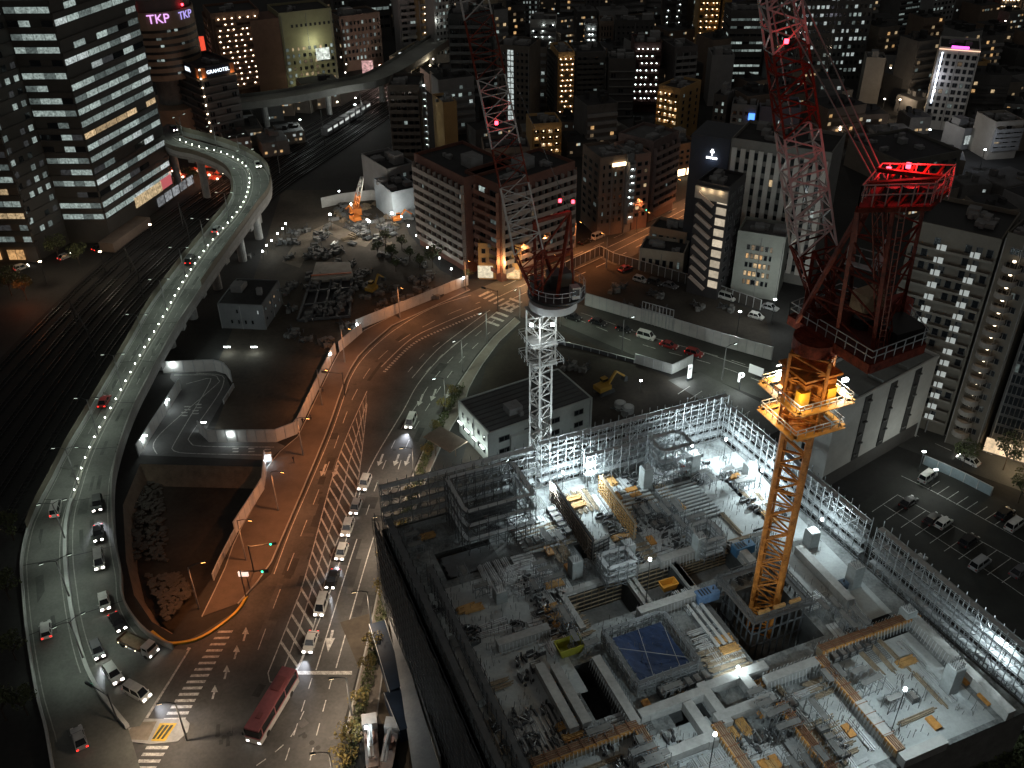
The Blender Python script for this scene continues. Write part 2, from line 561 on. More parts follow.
# zebra crossings and stop line at the foot of the ramp
for i in range(15):
    t = i / 14
    cx, cy = 226 + (175 - 226) * t, 630 + (717 - 630) * t
    hw, hh = 7.2 + 3.8 * t, 1.3 + .5 * t
    quadmark((cx - hw, cy + hh * .6), (cx + hw, cy + hh * .3), (cx + hw - 1.5, cy + hh * 2), (cx - hw - 1.5, cy + hh * 2.2))
for i in range(5):
    t = i / 4
    cx, cy = 158 - 16 * t, 746 + 27 * t
    quadmark((cx - 11, cy), (cx + 11, cy), (cx + 9, cy + 3.2), (cx - 13, cy + 3.2))
quadmark((188, 647), (191, 648), (148, 718), (144, 718))
# far crossing and green junction zone
for i in range(7):
    x0, y0 = 478 + i * 5, 296 + i * 2.4
    quadmark((x0, y0), (x0 + 2.2, y0 + .9), (x0 + 12, y0 - 4.2), (x0 + 9.8, y0 - 5))
for i in range(6):
    x0, y0 = 486 + i * 4.5, 322 - i * 4.6
    quadmark((x0, y0), (x0 + 12, y0 + 4.5), (x0 + 14, y0 + 3), (x0 + 2, y0 - 1.4))
line([(381, 367), (411, 339), (441, 324), (481, 307)], .25)
dashes([(384, 372), (413, 344), (443, 329), (483, 312)], .8, .8, .7)
line([(412, 378), (437, 350), (464, 329), (490, 310)], .2)
dashes([(408, 372), (425, 353), (446, 338)], 3, 4)
dashes([(426, 372), (443, 354), (463, 338), (484, 322)], 3, 4)
# far street and side street lanes
for t in (.2, .4, .6, .8):
    pts = [(FS[i][0] * (1 - t) + FSR[i][0] * t, FS[i][1] * (1 - t) + FSR[i][1] * t) for i in range(6)]
    (dashes(pts, 5, 5, .2) if t not in (.4, .6) else line(pts, .22))
for t in (.33, .62):
    pts = [(BS[i][0] * (1 - t) + BSR[i][0] * t, BS[i][1] * (1 - t) + BSR[i][1] * t) for i in range(7)]
    dashes(pts, 4, 4, .18)
line([(700, 351), (770, 375), (860, 403)], .2)
mk.build('road_marking', road, 'structure')
# worn road: repair patches, joints and manhole covers
wr = random.Random(31)
pm = MB(surf('road_patch', (.040, .040, .040), .85, .4, .5), surf('road_patch_pale', (.088, .086, .082), .8, .35, .5), surf('iron_cover', (.03, .028, .026), .6, .3, 2))
lanes = [[(262, 640), (300, 545), (330, 455), (352, 392), (400, 336), (470, 300)], [(330, 640), (368, 520), (396, 452), (430, 395), (480, 335)], [(345, 660), (385, 520), (405, 470), (440, 395)], [(240, 700), (300, 720), (320, 760)], [(200, 740), (260, 730)], [(285, 600), (322, 500), (345, 430)]]
for ln in lanes:
    q = resample(smooth(trace(ln, .022), 6), 60)
    nn = normals(q)
    for k in range(9):
        i = wr.randrange(0, 54)
        o_, w = wr.uniform(-2.6, 2.6), wr.uniform(.4, 1.3)
        j = min(59, i + wr.randrange(1, 5))
        pm.cm = wr.choice([0, 0, 1])
        z = V(0, 0, wr.uniform(0, .008))
        pm.strip([q[t] + nn[t] * (o_ + w) + z for t in range(i, j + 1)], [q[t] + nn[t] * (o_ - w) + z for t in range(i, j + 1)])
    for k in range(4):
        c = q[wr.randrange(60)] + V(wr.uniform(-2, 2), 0, .009)
        pm.cm = 2
        pm.face([c + V(.4 * math.cos(a * PI / 6), .4 * math.sin(a * PI / 6), 0) for a in range(12)])
pm.build('road_patch', road, 'structure')

# traffic island with planted bed at the foot of the ramp
isl = thing('traffic_island', 'kerbed traffic island between the ramp mouth and the two zebra crossings', 'traffic island', G(155, 731))
mb = MB(CONC)
ring = trace([(118, 741), (135, 719), (186, 720), (190, 724), (188, 732), (178, 742), (150, 745)])
mb.prism(ring, 0, .16)
mb.build('kerb', isl)
mb = MB(surf('island_paving', (0.22, 0.19, 0.15), .85, .3, .5))
mb.face([G(122, 739, .175), G(136, 722, .175), (*G(157, 722, 0).xy, .175), (*G(148, 741, 0).xy, .175)])
mb.build('paving', isl)
mb = MB(YPAINT)
mb.face([G(160, 723, .175), G(177, 723, .175), G(165, 741, .175), G(151, 741, .175)])
mb.build('hatched_bed', isl)
mb = MB(surf('verge', (0.05, 0.055, 0.035), .9, .5, .8))
for i in range(3): mb.face([G(162 + i * 4.3, 725 + i * 0, .19 + .004 * i), G(165 + i * 4.3, 725, .19 + .004 * i), G(154.5 + i * 4.3, 739, .19 + .004 * i), G(152 + i * 4.3, 739, .19 + .004 * i)])
mb.build('planting', isl)
yk = MB(YPAINT)
yk.wallpath(resample(smooth(trace([(152, 632), (162, 640), (172, 644), (196, 640), (216, 629), (236, 613), (247, 597)]), 5), 30), 0, .3, .45)
yk.solo('painted_kerb', 'yellow painted kerb curving round the corner by the near zebra crossing', 'kerb')

# ------------------------------------------------------------------ railway
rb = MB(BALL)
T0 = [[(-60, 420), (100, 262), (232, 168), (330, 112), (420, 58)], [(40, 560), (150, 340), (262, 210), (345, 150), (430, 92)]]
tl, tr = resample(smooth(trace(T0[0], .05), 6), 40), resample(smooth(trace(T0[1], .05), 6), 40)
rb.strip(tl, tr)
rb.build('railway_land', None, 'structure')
RAILM = plain('rail_steel', (0.10, 0.10, 0.105), 0.45, 1.0)
TIE = surf('sleeper', (0.018, 0.017, 0.016), .95, .3, 1)
for k in range(9):
    t = .06 + .11 * k
    c = [tl[i].lerp(tr[i], t) for i in range(40)]
    nn = normals(c)
    tk = thing('railway_track', 'pair of dark rails on ballast among the tracks beside the viaduct', 'railway track', c[0], 'railway tracks side by side')
    for s in (-.55, .55):
        mb = MB(RAILM)
        pts = [c[i] + nn[i] * s for i in range(40)]
        for i in range(39): mb.bar(pts[i] + V(0, 0, .28), pts[i + 1] + V(0, 0, .28), .12, .16)
        mb.build('rail', tk)
    mb = MB(TIE)
    cc = resample(c, 260)
    n2 = normals(cc)
    for i in range(0, 260): mb.bar(cc[i] + n2[i] * 1.1 + V(0, 0, .08), cc[i] - n2[i] * 1.1 + V(0, 0, .08), .3, .14)
    o = mb.build('sleeper', tk, 'stuff')

# ------------------------------------------------------------------ the expressway ramp (viaduct)
def vz(y):
    t = [(100, 19.5), (120, 19), (150, 16.5), (180, 15), (215, 13), (260, 10.5), (330, 7.6), (400, 5.0), (460, 3.3), (520, 1.9), (570, 1.0), (620, .42), (660, .24), (720, .2), (800, .18)]
    for i in range(len(t) - 1):
        if y <= t[i + 1][0]:
            w = (y - t[i][0]) / (t[i + 1][0] - t[i][0])
            return t[i][1] * (1 - w) + t[i + 1][1] * w
    return .18
def vtrace(px, dz): return resample(smooth([G(x, y, vz(y) + dz) for x, y in px], 6), 120)
VL = [(157, 128), (161, 143), (176, 151), (192, 154), (209, 160), (223, 167), (231, 176), (233, 188), (230, 200), (222, 212), (207, 230), (185, 257), (172, 274), (150, 304), (130, 339), (105, 382), (85, 416), (67, 446), (52, 476), (37, 504), (27, 529), (21, 559), (22, 583), (25, 618), (30, 656), (37, 696), (45, 726), (52, 766), (58, 800)]
VR = [(176, 121), (180, 130), (205, 137), (228, 144), (245, 151), (259, 159), (268, 168), (271, 180), (268, 193), (258, 206), (248, 220), (225, 252), (200, 288), (175, 326), (150, 372), (135, 401), (122, 434), (113, 467), (111, 492), (112, 519), (115, 544), (120, 570), (121, 591), (128, 608), (142, 626), (160, 639), (172, 644)]
VM = [(167, 124), (172, 137), (190, 146), (204, 150), (224, 155), (240, 163), (248, 171), (250, 181), (249, 190), (246, 200), (240, 211), (226, 228), (210, 246), (195, 267), (185, 282), (175, 299), (160, 326), (146, 349), (129, 379), (115, 405), (100, 431), (86, 461), (75, 494), (69, 512), (66, 534), (66, 564), (69, 591), (75, 626), (85, 663), (98, 690), (118, 716), (128, 728)]
vl, vr, vm = vtrace(VL, .9), vtrace(VR, 1.2), vtrace(VM, 0)
vl = [p - V(0, 0, .9) for p in vl]
vr = [p - V(0, 0, 1.2) for p in vr]
via = thing('viaduct', 'long curving elevated expressway ramp lit pale green, descending to the street crossing', 'viaduct', (vm[60].x, vm[60].y, 0))
DECK = surf('viaduct_asphalt', (0.115, 0.12, 0.11), 0.75, 0.3, 0.12, fine=20, col2=(0.17, 0.175, 0.16))
mb = MB(DECK)
NS = 119
# the deck is a strip from the left edge to the median and from the median to the right edge
def near(pts, p):
    return min(pts, key=lambda q: (q.x - p.x) ** 2 + (q.y - p.y) ** 2)
left_of = [near(vl, p) for p in vm]
right_of = [near(vr, p) for p in vm]
mb.strip([V(a.x, a.y, m.z) for a, m in zip(left_of, vm)], vm)
mb.strip(vm, [V(a.x, a.y, m.z) for a, m in zip(right_of, vm)])
mb.face([left_of[-1], V(58 * 0 + vm[-1].x, vm[-1].y, vm[-1].z), V(*G(150, 800, .18)), V(*G(58, 800, .18))])
mb.face([vm[-1], right_of[-1] + V(0, 0, 0), G(188, 650, .19), G(140, 726, .19)])
deck_mb = mb
mb = MB(CONC)
for a, m, b in zip(range(0, NS), vm, vm): pass
for i in range(NS):
    a, b, c, d = left_of[i], right_of[i], right_of[i + 1], left_of[i + 1]
    z0, z1 = vm[i].z, vm[i + 1].z
    if z0 < 1.2: break
    t0, t1 = min(1.6, z0 - .2), min(1.6, z1 - .2)
    mb.face([(a.x, a.y, z0 - t0), (b.x, b.y, z0 - t0), (c.x, c.y, z1 - t1), (d.x, d.y, z1 - t1)])
    mb.face([(a.x, a.y, z0 - .02), (d.x, d.y, z1 - .02), (d.x, d.y, z1 - t1), (a.x, a.y, z0 - t0)])
    mb.face([(b.x, b.y, z0 - .02), (c.x, c.y, z1 - .02), (c.x, c.y, z1 - t1), (b.x, b.y, z0 - t0)])
mb.build('girder', via)
PARA = surf('parapet_concrete', (0.42, 0.43, 0.42), .75, .2, .3)
mb = MB(PARA)
mb.wallpath(vl, [p.z - .3 for p in vl], 1.25, .35)
mb.build('parapet', via)
mb = MB(surf('noise_barrier', (0.17, 0.155, 0.12), .7, .25, .4))
k = next(i for i, p in enumerate(vl) if p.z < 1.6)
q = vl[4:k]
mb.wallpath(q, [p.z + .95 for p in q], 1.5, .12)
mb.build('noise_barrier', via)
mb = MB(surf('parapet_dull', (0.25, 0.25, 0.235), .75, .2, .3))
mb.wallpath(vr, [p.z - .3 for p in vr], 1.5, .3)
mb.build('parapet', via)
mb = MB(surf('noise_barrier', (0.17, 0.155, 0.12), .7, .25, .4))
q = vr[0:62]
mb.wallpath(q, [p.z + 1.2 for p in q], 1.6, .12)
mb.build('noise_barrier', via)
mb = MB(surf('barrier_posts', (0.10, 0.10, 0.09), .7, .25, .4))
nr = normals(vr)
for i in range(30, 92):
    p = vr[i]
    for f in (0, .5):
        pp = vr[i].lerp(vr[i + 1], f) - nr[i] * .26
        mb.bar(pp + V(0, 0, -.6), pp + V(0, 0, 1.25), .14)
mb.build('barrier_post', via, 'stuff')
mb = MB(surf('median_kerb', (0.30, 0.29, 0.26), .8, .25, .5))
k = next(i for i, p in enumerate(vm) if p.z < 2.4)
mb.wallpath(vm[6:k + 1], [p.z for p in vm[6:k + 1]], .22, .5)
mb.mat(PARA)
mb.wallpath(vm[k:], [p.z for p in vm[k:]], .75, .6)
mb.build('median', via)
mb = deck_mb.mat(surf('faded_paint', (.30, .30, .28), .8, .35, 1.2))
def via_line(ta, pa, pb, w, i0, i1, dash=0):
    c = [pa[i].lerp(V(pb[i].x, pb[i].y, pa[i].z), ta) + V(0, 0, .05) for i in range(120)]
    c = [V(p.x, p.y, vm[i].z + .03) for i, p in enumerate(c)]
    nn = normals(c)
    for i in range(i0, i1):
        if dash and (i // dash) % 2: continue
        mb.face([c[i] + nn[i] * w, c[i] - nn[i] * w, c[i + 1] - nn[i + 1] * w, c[i + 1] + nn[i + 1] * w])
via_line(.5, vm, left_of, .06, 6, 84, 1)
via_line(.5, vm, right_of, .06, 6, 76, 1)
via_line(.9, vm, left_of, .08, 6, 118)
via_line(.88, vm, right_of, .08, 6, 112)
via_line(.14, vm, left_of, .08, 6, 112)
via_line(.14, vm, right_of, .08, 6, 112)
mb.mat(BLACK)
for i in range(8, 112, 7):
    a, b = V(left_of[i].x, left_of[i].y, vm[i].z + .035), V(right_of[i].x, right_of[i].y, vm[i].z + .035)
    dd = (vm[i + 1] - vm[i]).normalized() * .16
    mb.face([a, vm[i] + V(0, 0, .035), vm[i] + dd + V(0, 0, .035), a + dd])
    mb.face([vm[i] + V(0, 0, .035), b, b + dd, vm[i] + dd + V(0, 0, .035)])
mb.mat(surf('deck_patch', (.075, .08, .073), .8, .4, .5))
vr_ = random.Random(12)
for k in range(46):
    i = vr_.randrange(8, 108)
    side = left_of if vr_.random() < .5 else right_of
    t0 = vr_.uniform(.15, .7)
    t1 = t0 + vr_.uniform(.08, .22)
    q = []
    for ii, tt in ((i, t0), (i, t1), (i + vr_.randrange(1, 4), t1), (i + 2, t0)):
        p = vm[ii].lerp(V(side[ii].x, side[ii].y, vm[ii].z), tt)
        q.append(p + V(0, 0, .016))
    mb.face(q)
mb.build('deck', via)
for i in (4, 12, 20, 27, 33, 40, 48, 56, 63, 70):
    m = vm[i]
    w = right_of[i] - left_of[i]
    w.z = 0
    w.normalize()
    mb = MB(CONC)
    rz = math.atan2(w.y, w.x)
    c = (left_of[i] + right_of[i]) / 2
    mb.cyl((c.x, c.y, 0), 1.25, m.z - 3.0, 14)
    mb.box((c.x, c.y, m.z - 3.05), (9, 2.2, 1.4), rz)
    mb.build('pier', via)
# median delineator lamps: one small thing, repeated
dl = thing('delineator_lamp', 'small glowing white marker lamp on the viaduct median kerb', 'marker lamp', (0, 0, 0), 'marker lamps along the viaduct median')
mb = MB(STEELD)
mb.cyl((0, 0, 0), .07, .5, 6)
mb.build('post', dl, local=True)
mb = MB(glow('delineator_lens', (0.92, 1.0, 0.86), 17))
mb.cyl((0, 0, .5), .12, .24, 8, .10)
mb.build('lens', dl, local=True)
L_ = plen(vm[8:92])
cc = resample(vm[8:92], 58)
for i, p in enumerate(cc):
    if i == 0: dl.location = p + V(0, 0, .22)
    else: copy_tree(dl, p + V(0, 0, .22))
# twin-arm lamp masts on the median
def lamp_mast(h, arms, head, reach, col, watts, size=.35, spot=112, mname='galvanised'):
    o = thing('street_lamp', '', 'street lamp')
    mb = MB(plain('pole_grey', (.20, .20, .20), .6))
    mb.cyl((0, 0, 0), .16, h, 8, .10)
    mb.build('pole', o, local=True)
    for s in arms:
        mb = MB(STEELD)
        mb.bar((0, 0, h - .1), (s * reach * .5, 0, h + .35), .09)
        mb.bar((s * reach * .5, 0, h + .35), (s * reach, 0, h + .4), .08)
        a = mb.build('arm', o, local=True)
        mb = MB(STEELD)
        mb.box((s * (reach + .3), 0, h + .36), (.8, .3, .14))
        mb.mat(head)
        mb.box((s * (reach + .3), 0, h + .29), (.66, .24, .06))
        mb.build('lamp_head', o, local=True)
        d = bpy.data.lights.new('lamp_light', 'SPOT')
        d.energy = watts
        d.color = col
        d.spot_size = math.radians(spot)
        d.spot_blend = .8
        d.shadow_soft_size = size
        lo = bpy.data.objects.new('lamp_light', d)
        COL.objects.link(lo)
        lo.location = (s * (reach + .3), 0, h + .2)
        adopt(lo, o)
    return o
vlamp = lamp_mast(9, (-1, 1), glow('lamp_pale', (.85, 1, .85), 2.0), 1.9, (0.85, 1.0, 0.86), 950)
vlamp['label'] = 'slim twin-arm lamp mast standing on the viaduct median'
vlamp['group'] = 'twin-arm lamp masts along the viaduct'
first = True
for i in (9, 16, 22, 28, 34, 41, 48, 55, 62, 69, 76, 83, 90, 97, 104, 111):  # the lowest masts are added to brighten the foot of the ramp
    w = right_of[i] - left_of[i]
    rz = math.atan2(w.y, w.x)
    if first:
        vlamp.location = vm[i]
        vlamp.rotation_euler = (0, 0, rz)
        first = False
    else: copy_tree(vlamp, vm[i], rz)

# walled access drive below the ramp
DW = 'white_hoarding_panel'
def hoarding(px, h, label, m=WHITE, t=.15, group=None, cap=True, z=0, ribs=True, name='hoarding'):
    p = trace(px, z)
    o = thing(name, label, 'hoarding', p[0], group)
    mb = MB(m)
    pp = resample(p, max(len(p), 2)) if False else p
    mb.wallpath(pp, z, h, t)
    mb.build('panel', o)
    if ribs:
        mb = MB(STEEL)
        L_ = plen(pp)
        rp = resample(pp, max(3, int(L_ / 2.0)))
        for q in rp: mb.bar(q, q + V(0, 0, h + .06), t + .07)
        if cap:
            for i in range(len(rp) - 1): mb.bar(rp[i] + V(0, 0, h + .02), rp[i + 1] + V(0, 0, h + .02), t + .05, .08)
        mb.build('post', o, 'stuff' if len(rp) > 100 else None)
    return o
drv = sheet('access_drive_road', [trace([(172, 370), (216, 371), (226, 376), (230, 386), (222, 402), (206, 430), (205, 438), (214, 442), (276, 442), (285, 446), (268, 460), (138, 455), (181, 390), (170, 378)], .03)], surf('drive_asphalt', (0.10, 0.10, 0.10), .8, .25, .3))
mb0 = mk
mk = MB(PAINT)
line([(174, 375), (212, 375), (218, 379), (216, 385), (158, 436), (157, 454)], .2, .06)
line([(186, 384), (202, 380), (210, 382), (175, 442), (174, 449), (184, 453), (262, 455)], .2, .06)
line([(196, 373), (220, 375), (224, 380), (218, 395), (191, 434), (190, 441), (200, 446), (274, 447)], .2, .06)
for x, y in ((188, 408), (199, 406), (185, 414), (196, 412), (236, 450), (252, 450), (268, 451)):
    for j in range(2): quadmark((x - 3, y - 2 + 3 * j), (x + 3, y - 2 + 3 * j), (x + 2, y - .8 + 3 * j), (x - 4, y - .8 + 3 * j))
for o_ in [mk]: o_.v = [(a, b, .05) for a, b, c in o_.v]
mk.build('drive_marking', drv, 'structure')
hoarding([(164, 373), (216, 371), (226, 374), (232, 382)], 3.2, 'white panel hoarding round the far bend of the access drive')
hoarding([(181, 390), (139, 456)], 3.0, 'white panel hoarding between the access drive and the viaduct')
hoarding([(234, 388), (224, 404)], 1.2, 'short pale barrier on the inner side of the drive bend', CONC)
hoarding([(200, 433), (209, 442), (276, 442), (297, 434), (318, 390), (336, 354)], 3.2, 'white panel hoarding from the access drive up along the orange-lit pavement')
hoarding([(266, 462), (264, 490), (236, 534)], 3.0, 'white panel hoarding along the edge of the sunken lot by the pavement')
hoarding([(236, 535), (222, 562), (214, 580)], 1.6, 'low grey fence continuing the hoarding above the sunken lot', CONC)
hoarding([(340, 352), (362, 333)], 3.0, 'short white hoarding panel under the bright lamp by the works entrance')
hoarding([(357, 330), (412, 308), (468, 285)], 3.0, 'pale hoarding closing the works yard off from the bending road', CONCL)
hoarding([(585, 305), (660, 327), (718, 345), (771, 360)], 3.6, 'long pale hoarding along the side street beside the dark vacant lot', WHITE)
hoarding([(560, 274), (600, 255), (612, 262), (690, 285), (760, 310)], 3.0, 'dark mesh fence round the far side of the vacant lot', surf('mesh_fence', (.05, .045, .04), .9, .3, .5))
hoarding([(635, 363), (672, 374), (692, 364)], 2.6, 'white ribbed hoarding wrapping the corner of the dug site by the lit P sign', CONCL)
hoarding([(540, 340), (585, 350), (634, 363)], 1.0, 'low rail fence between the side street and the dug site', STEELD)
sheet('vacant_lot_ground', [trace([(560, 276), (600, 258), (612, 264), (690, 288), (765, 314), (775, 357), (718, 342), (660, 324), (587, 302)], .03)], DIRT)
sheet('dug_site_ground', [trace([(486, 366), (520, 325), (560, 330), (634, 362), (672, 378), (700, 392), (725, 405), (545, 480), (460, 470)], .03)], DIRT)
sheet('works_yard_ground', [trace([(282, 190), (372, 190), (396, 205), (410, 235), (440, 270), (463, 282), (357, 328), (335, 348), (298, 432), (210, 440), (232, 385), (218, 362), (250, 290)], .03)], EARTH)

# overhead line gantries of the railway
cg = thing('catenary_gantry', 'dark overhead line gantry spanning the railway tracks', 'gantry', (0, 0, 0), 'overhead line gantries across the tracks')
mb = MB(plain('gantry_grey', (.07, .07, .068), .7))
for x in (-9, 9): mb.bar((x, 0, 0), (x, 0, 8), .3)
mb.build('mast', cg, local=True)
mb = MB(plain('gantry_grey', (.07, .07, .068), .7))
for z in (6.8, 7.7): mb.bar((-9, 0, z), (9, 0, z), .14)
for k in range(12): mb.bar((-9 + 1.5 * k, 0, 6.8 if k % 2 else 7.7), (-7.5 + 1.5 * k, 0, 7.7 if k % 2 else 6.8), .09)
for k in range(5): mb.bar((-7 + 3.5 * k, 0, 6.8), (-7 + 3.5 * k, 0, 5.6), .1)
mb.build('truss', cg, local=True)
for k, i in enumerate((7, 11, 15, 19, 23, 27, 31)):
    a, b = tl[i], tr[i]
    p = a.lerp(b, .5)
    rz = math.atan2((b - a).y, (b - a).x)
    if k == 0:
        cg.location = p
        cg.rotation_euler = (0, 0, rz)
    else: copy_tree(cg, p, rz)
# ------------------------------------------------------------------ buildings
_WM = {}
def win_mesh(w, h, frame=True):
    key = (round(w, 2), round(h, 2), frame)
    if key in _WM: return _WM[key]
    mb = MB(GLASS)
    y = -.04
    t = min(.12, w * .08, h * .08)
    mb.face([(-w / 2, y, -h / 2), (w / 2, y, -h / 2), (w / 2, y, h / 2), (-w / 2, y, h / 2)])
    if frame:
        mb.mat(FRAME)
        for a, b in (((-w / 2, -h / 2), (w / 2, -h / 2)), ((-w / 2, h / 2), (w / 2, h / 2))):
            mb.box((0, -.05, a[1] - t / 2), (w + t, .12, t))
        for x in (-w / 2, w / 2): mb.box((x, -.05, -h / 2), (t, .12, h))
        if w > 1.5: mb.box((0, -.05, -h / 2), (t * .7, .10, h))
    _WM[key] = mb.mesh('window')
    return _WM[key]

class Bld:
    def __init__(s, label, cat='building', name='building'):
        s.label, s.cat, s.name = label, cat, name
        s.wins = []
    def root(s, loc):
        s.o = thing(s.name, s.label, s.cat, loc)
        return s.o
    def win(s, pos, ang, w, h, m, frame=True):
        s.wins.append((pos, ang, w, h, m, frame))
    def flush(s):
        rank = sorted(range(len(s.wins)), key=lambda i: (s.wins[i][4] is GLASS, -s.wins[i][2] * s.wins[i][3]))
        keep, rest = rank[:100], rank[100:]
        for i in keep:
            pos, ang, w, h, m, fr = s.wins[i]
            o = bpy.data.objects.new('window', win_mesh(w, h, fr))
            COL.objects.link(o)
            o.location = pos - s.o.location
            o.rotation_euler = (0, 0, ang)
            o.material_slots[0].link = 'OBJECT'
            o.material_slots[0].material = m
            adopt(o, s.o)
        if rest:
            mb = MB(GLASS)
            for i in rest:
                pos, ang, w, h, m, fr = s.wins[i]
                mb.mat(m)
                d = V(math.cos(ang), math.sin(ang), 0)
                nn = V(d.y, -d.x, 0)
                c = pos + nn * .04
                mb.face([c - d * w / 2 - V(0, 0, h / 2), c + d * w / 2 - V(0, 0, h / 2), c + d * w / 2 + V(0, 0, h / 2), c - d * w / 2 + V(0, 0, h / 2)])
                mb.mat(FRAME)
                mb.bar(c - d * (w / 2 + .05) - V(0, 0, h / 2 + .06), c + d * (w / 2 + .05) - V(0, 0, h / 2 + .06), .16, .1)
            mb.build('window', s.o, 'stuff')

def pick(r, lit, pal):
    if r.random() > lit: return GLASS
    return r.choice(pal)
COOL = [WC1, WC1, WC2, WC2]
WARM = [WW1, WW2, WW2, WW1]
MIX = [WC1, WC2, WW1, WW2, WC2]

def paint_face(b, A, d, n, width, H, st, r):
    """A: lower left corner of the face seen from outside, d: along, n: outward"""
    kind = st[0]
    o = b.o
    ang = math.atan2(d.y, d.x)
    P = dict(st[1]) if len(st) > 1 else {}
    fl = P.get('fl', 10)
    z0 = P.get('z0', 3.6)
    z1 = P.get('z1', H - 1.0)
    fh = (z1 - z0) / fl
    cols = P.get('cols', max(1, int(width / 3.2)))
    lit = P.get('lit', .15)
    pal = P.get('pal', MIX)
    m0 = P.get('m0', .4)
    if kind == 'grid':
        ww, wh = P.get('ww', .5), P.get('wh', .5)
        cw = (width - 2 * m0) / cols
        vary = [r.choice([.7, .9, 1.0, 1.0, 1.2]) for c in range(cols)]
        for f in range(fl):
            for c in range(cols):
                if P.get('skip', 0) and r.random() < P['skip']: continue
                p = A + d * (m0 + cw * (c + .5)) + V(0, 0, z0 + fh * (f + .5))
                b.win(p + n * .02, ang, min(cw * .92, cw * ww * vary[c]), fh * wh, pick(r, lit, pal))
        for t in (.03, .5, .97):
            if cols > 3 and r.random() < .7:
                mb = MB(ROOFU)
                q = A + d * (width * t + r.uniform(-.2, .2)) + n * .1
                mb.bar(q, q + V(0, 0, H - .2), .16)
                mb.build('drain_pipe', o)
    elif kind == 'ribbon':
        cw = (width - 2 * m0) / cols
        for f in range(fl):
            on = r.random() < P.get('rowlit', .7)
            for c in range(cols):
                m = pick(r, lit if on else lit * .15, pal)
                if m is GLASS and P.get('nodark', False): continue
                p = A + d * (m0 + cw * (c + .5)) + V(0, 0, z0 + fh * (f + .5))
                b.win(p + n * .02, ang, cw * P.get('ww', .9), fh * P.get('wh', .45), m, False)
        mb = MB(P.get('band', DARKW))
        for f in range(fl + 1):
            q = A + n * .12 + V(0, 0, z0 + fh * f - fh * .2)
            mb.bar(q, q + d * width, .3, fh * .4)
        mb.build('spandrel', o)
    elif kind in ('balcony', 'corridor'):
        bm = P.get('bm', GREYW)
        dep = P.get('dep', 1.3)
        cw = (width - 2 * m0) / cols
        bw = width - 2 * m0
        # one balcony mesh per storey, shared
        mb = MB(bm)
        mb.box((bw / 2, -dep / 2, -.18), (bw, dep, .18))
        ph = P.get('ph', 1.1)
        if P.get('rail', False):
            for i in range(int(bw / .9) + 1): mb.box((i * .9, -dep + .05, 0), (.07, .05, ph))
            mb.box((bw / 2, -dep + .05, ph), (bw, .07, .07))
        else:
            mb.box((bw / 2, -dep + .06, .002), (bw - .004, .12, ph))
        for c in range(0, cols + 1, P.get('fin', 1)): mb.box((min(bw - .06, max(.06, c * cw)), -dep / 2 + .03, .002), (.1, dep - .2, fh - .3 if P.get('fins', True) else ph))
        me = mb.mesh('balcony')
        lm = None
        if kind == 'corridor':
            lb = MB(P.get('lamp', L_WARMS))
            ls = P.get('ls', .30) * .78
            lb.box((0, 0, 0), (ls, ls, ls * .6))
            lm = lb.mesh('corridor_lamp')
        for f in range(fl):
            ob = bpy.data.objects.new('balcony', me)
            COL.objects.link(ob)
            ob.location = A + d * m0 + V(0, 0, z0 + fh * f) - o.location
            ob.rotation_euler = (0, 0, ang)
            adopt(ob, o)
            for c in range(cols):
                p = A + d * (m0 + cw * (c + .5)) + V(0, 0, z0 + fh * f + 1.25)
                if kind == 'corridor' and (c + f * P.get('stag', 0)) % P.get('lstep', 1) == 0 and r.random() > .09:
                    lo = bpy.data.objects.new('corridor_lamp', lm)
                    COL.objects.link(lo)
                    lo.location = p + n * (dep * .55) + V(0, 0, fh - 1.25 - .65) - o.location + d * r.uniform(-.25, .25) * cw
                    adopt(lo, o)
                if r.random() < P.get('skip', .25): continue
                b.win(p + n * .02, ang, cw * P.get('ww', .6), min(2.0, fh * .62), pick(r, lit, pal))
    elif kind == 'stripe':
        cw = width / cols
        mb = MB(P.get('bm', PALEW))
        for c in range(cols):
            q = A + d * (cw * (c + .5))
            mb.box((q.x + n.x * .15, q.y + n.y * .15, z0), (cw * .55, .5, z1 - z0), ang)
        mb.build('pilaster', o)
        for f in range(fl):
            for c in range(cols - 1):
                p = A + d * (cw * (c + 1)) + V(0, 0, z0 + fh * (f + .5))
                b.win(p + n * .02, ang, cw * .4, fh * .6, pick(r, lit, pal))
    if P.get('shops'):
        mb = MB(P['shops'])
        c = max(2, int(width / 5))
        for i in range(c):
            q = A + d * (width * (i + .5) / c) + n * .05
            mb.box((q.x, q.y, .5), (width / c * .8, .1, 2.3), ang)
        mb.build('shopfront', o)

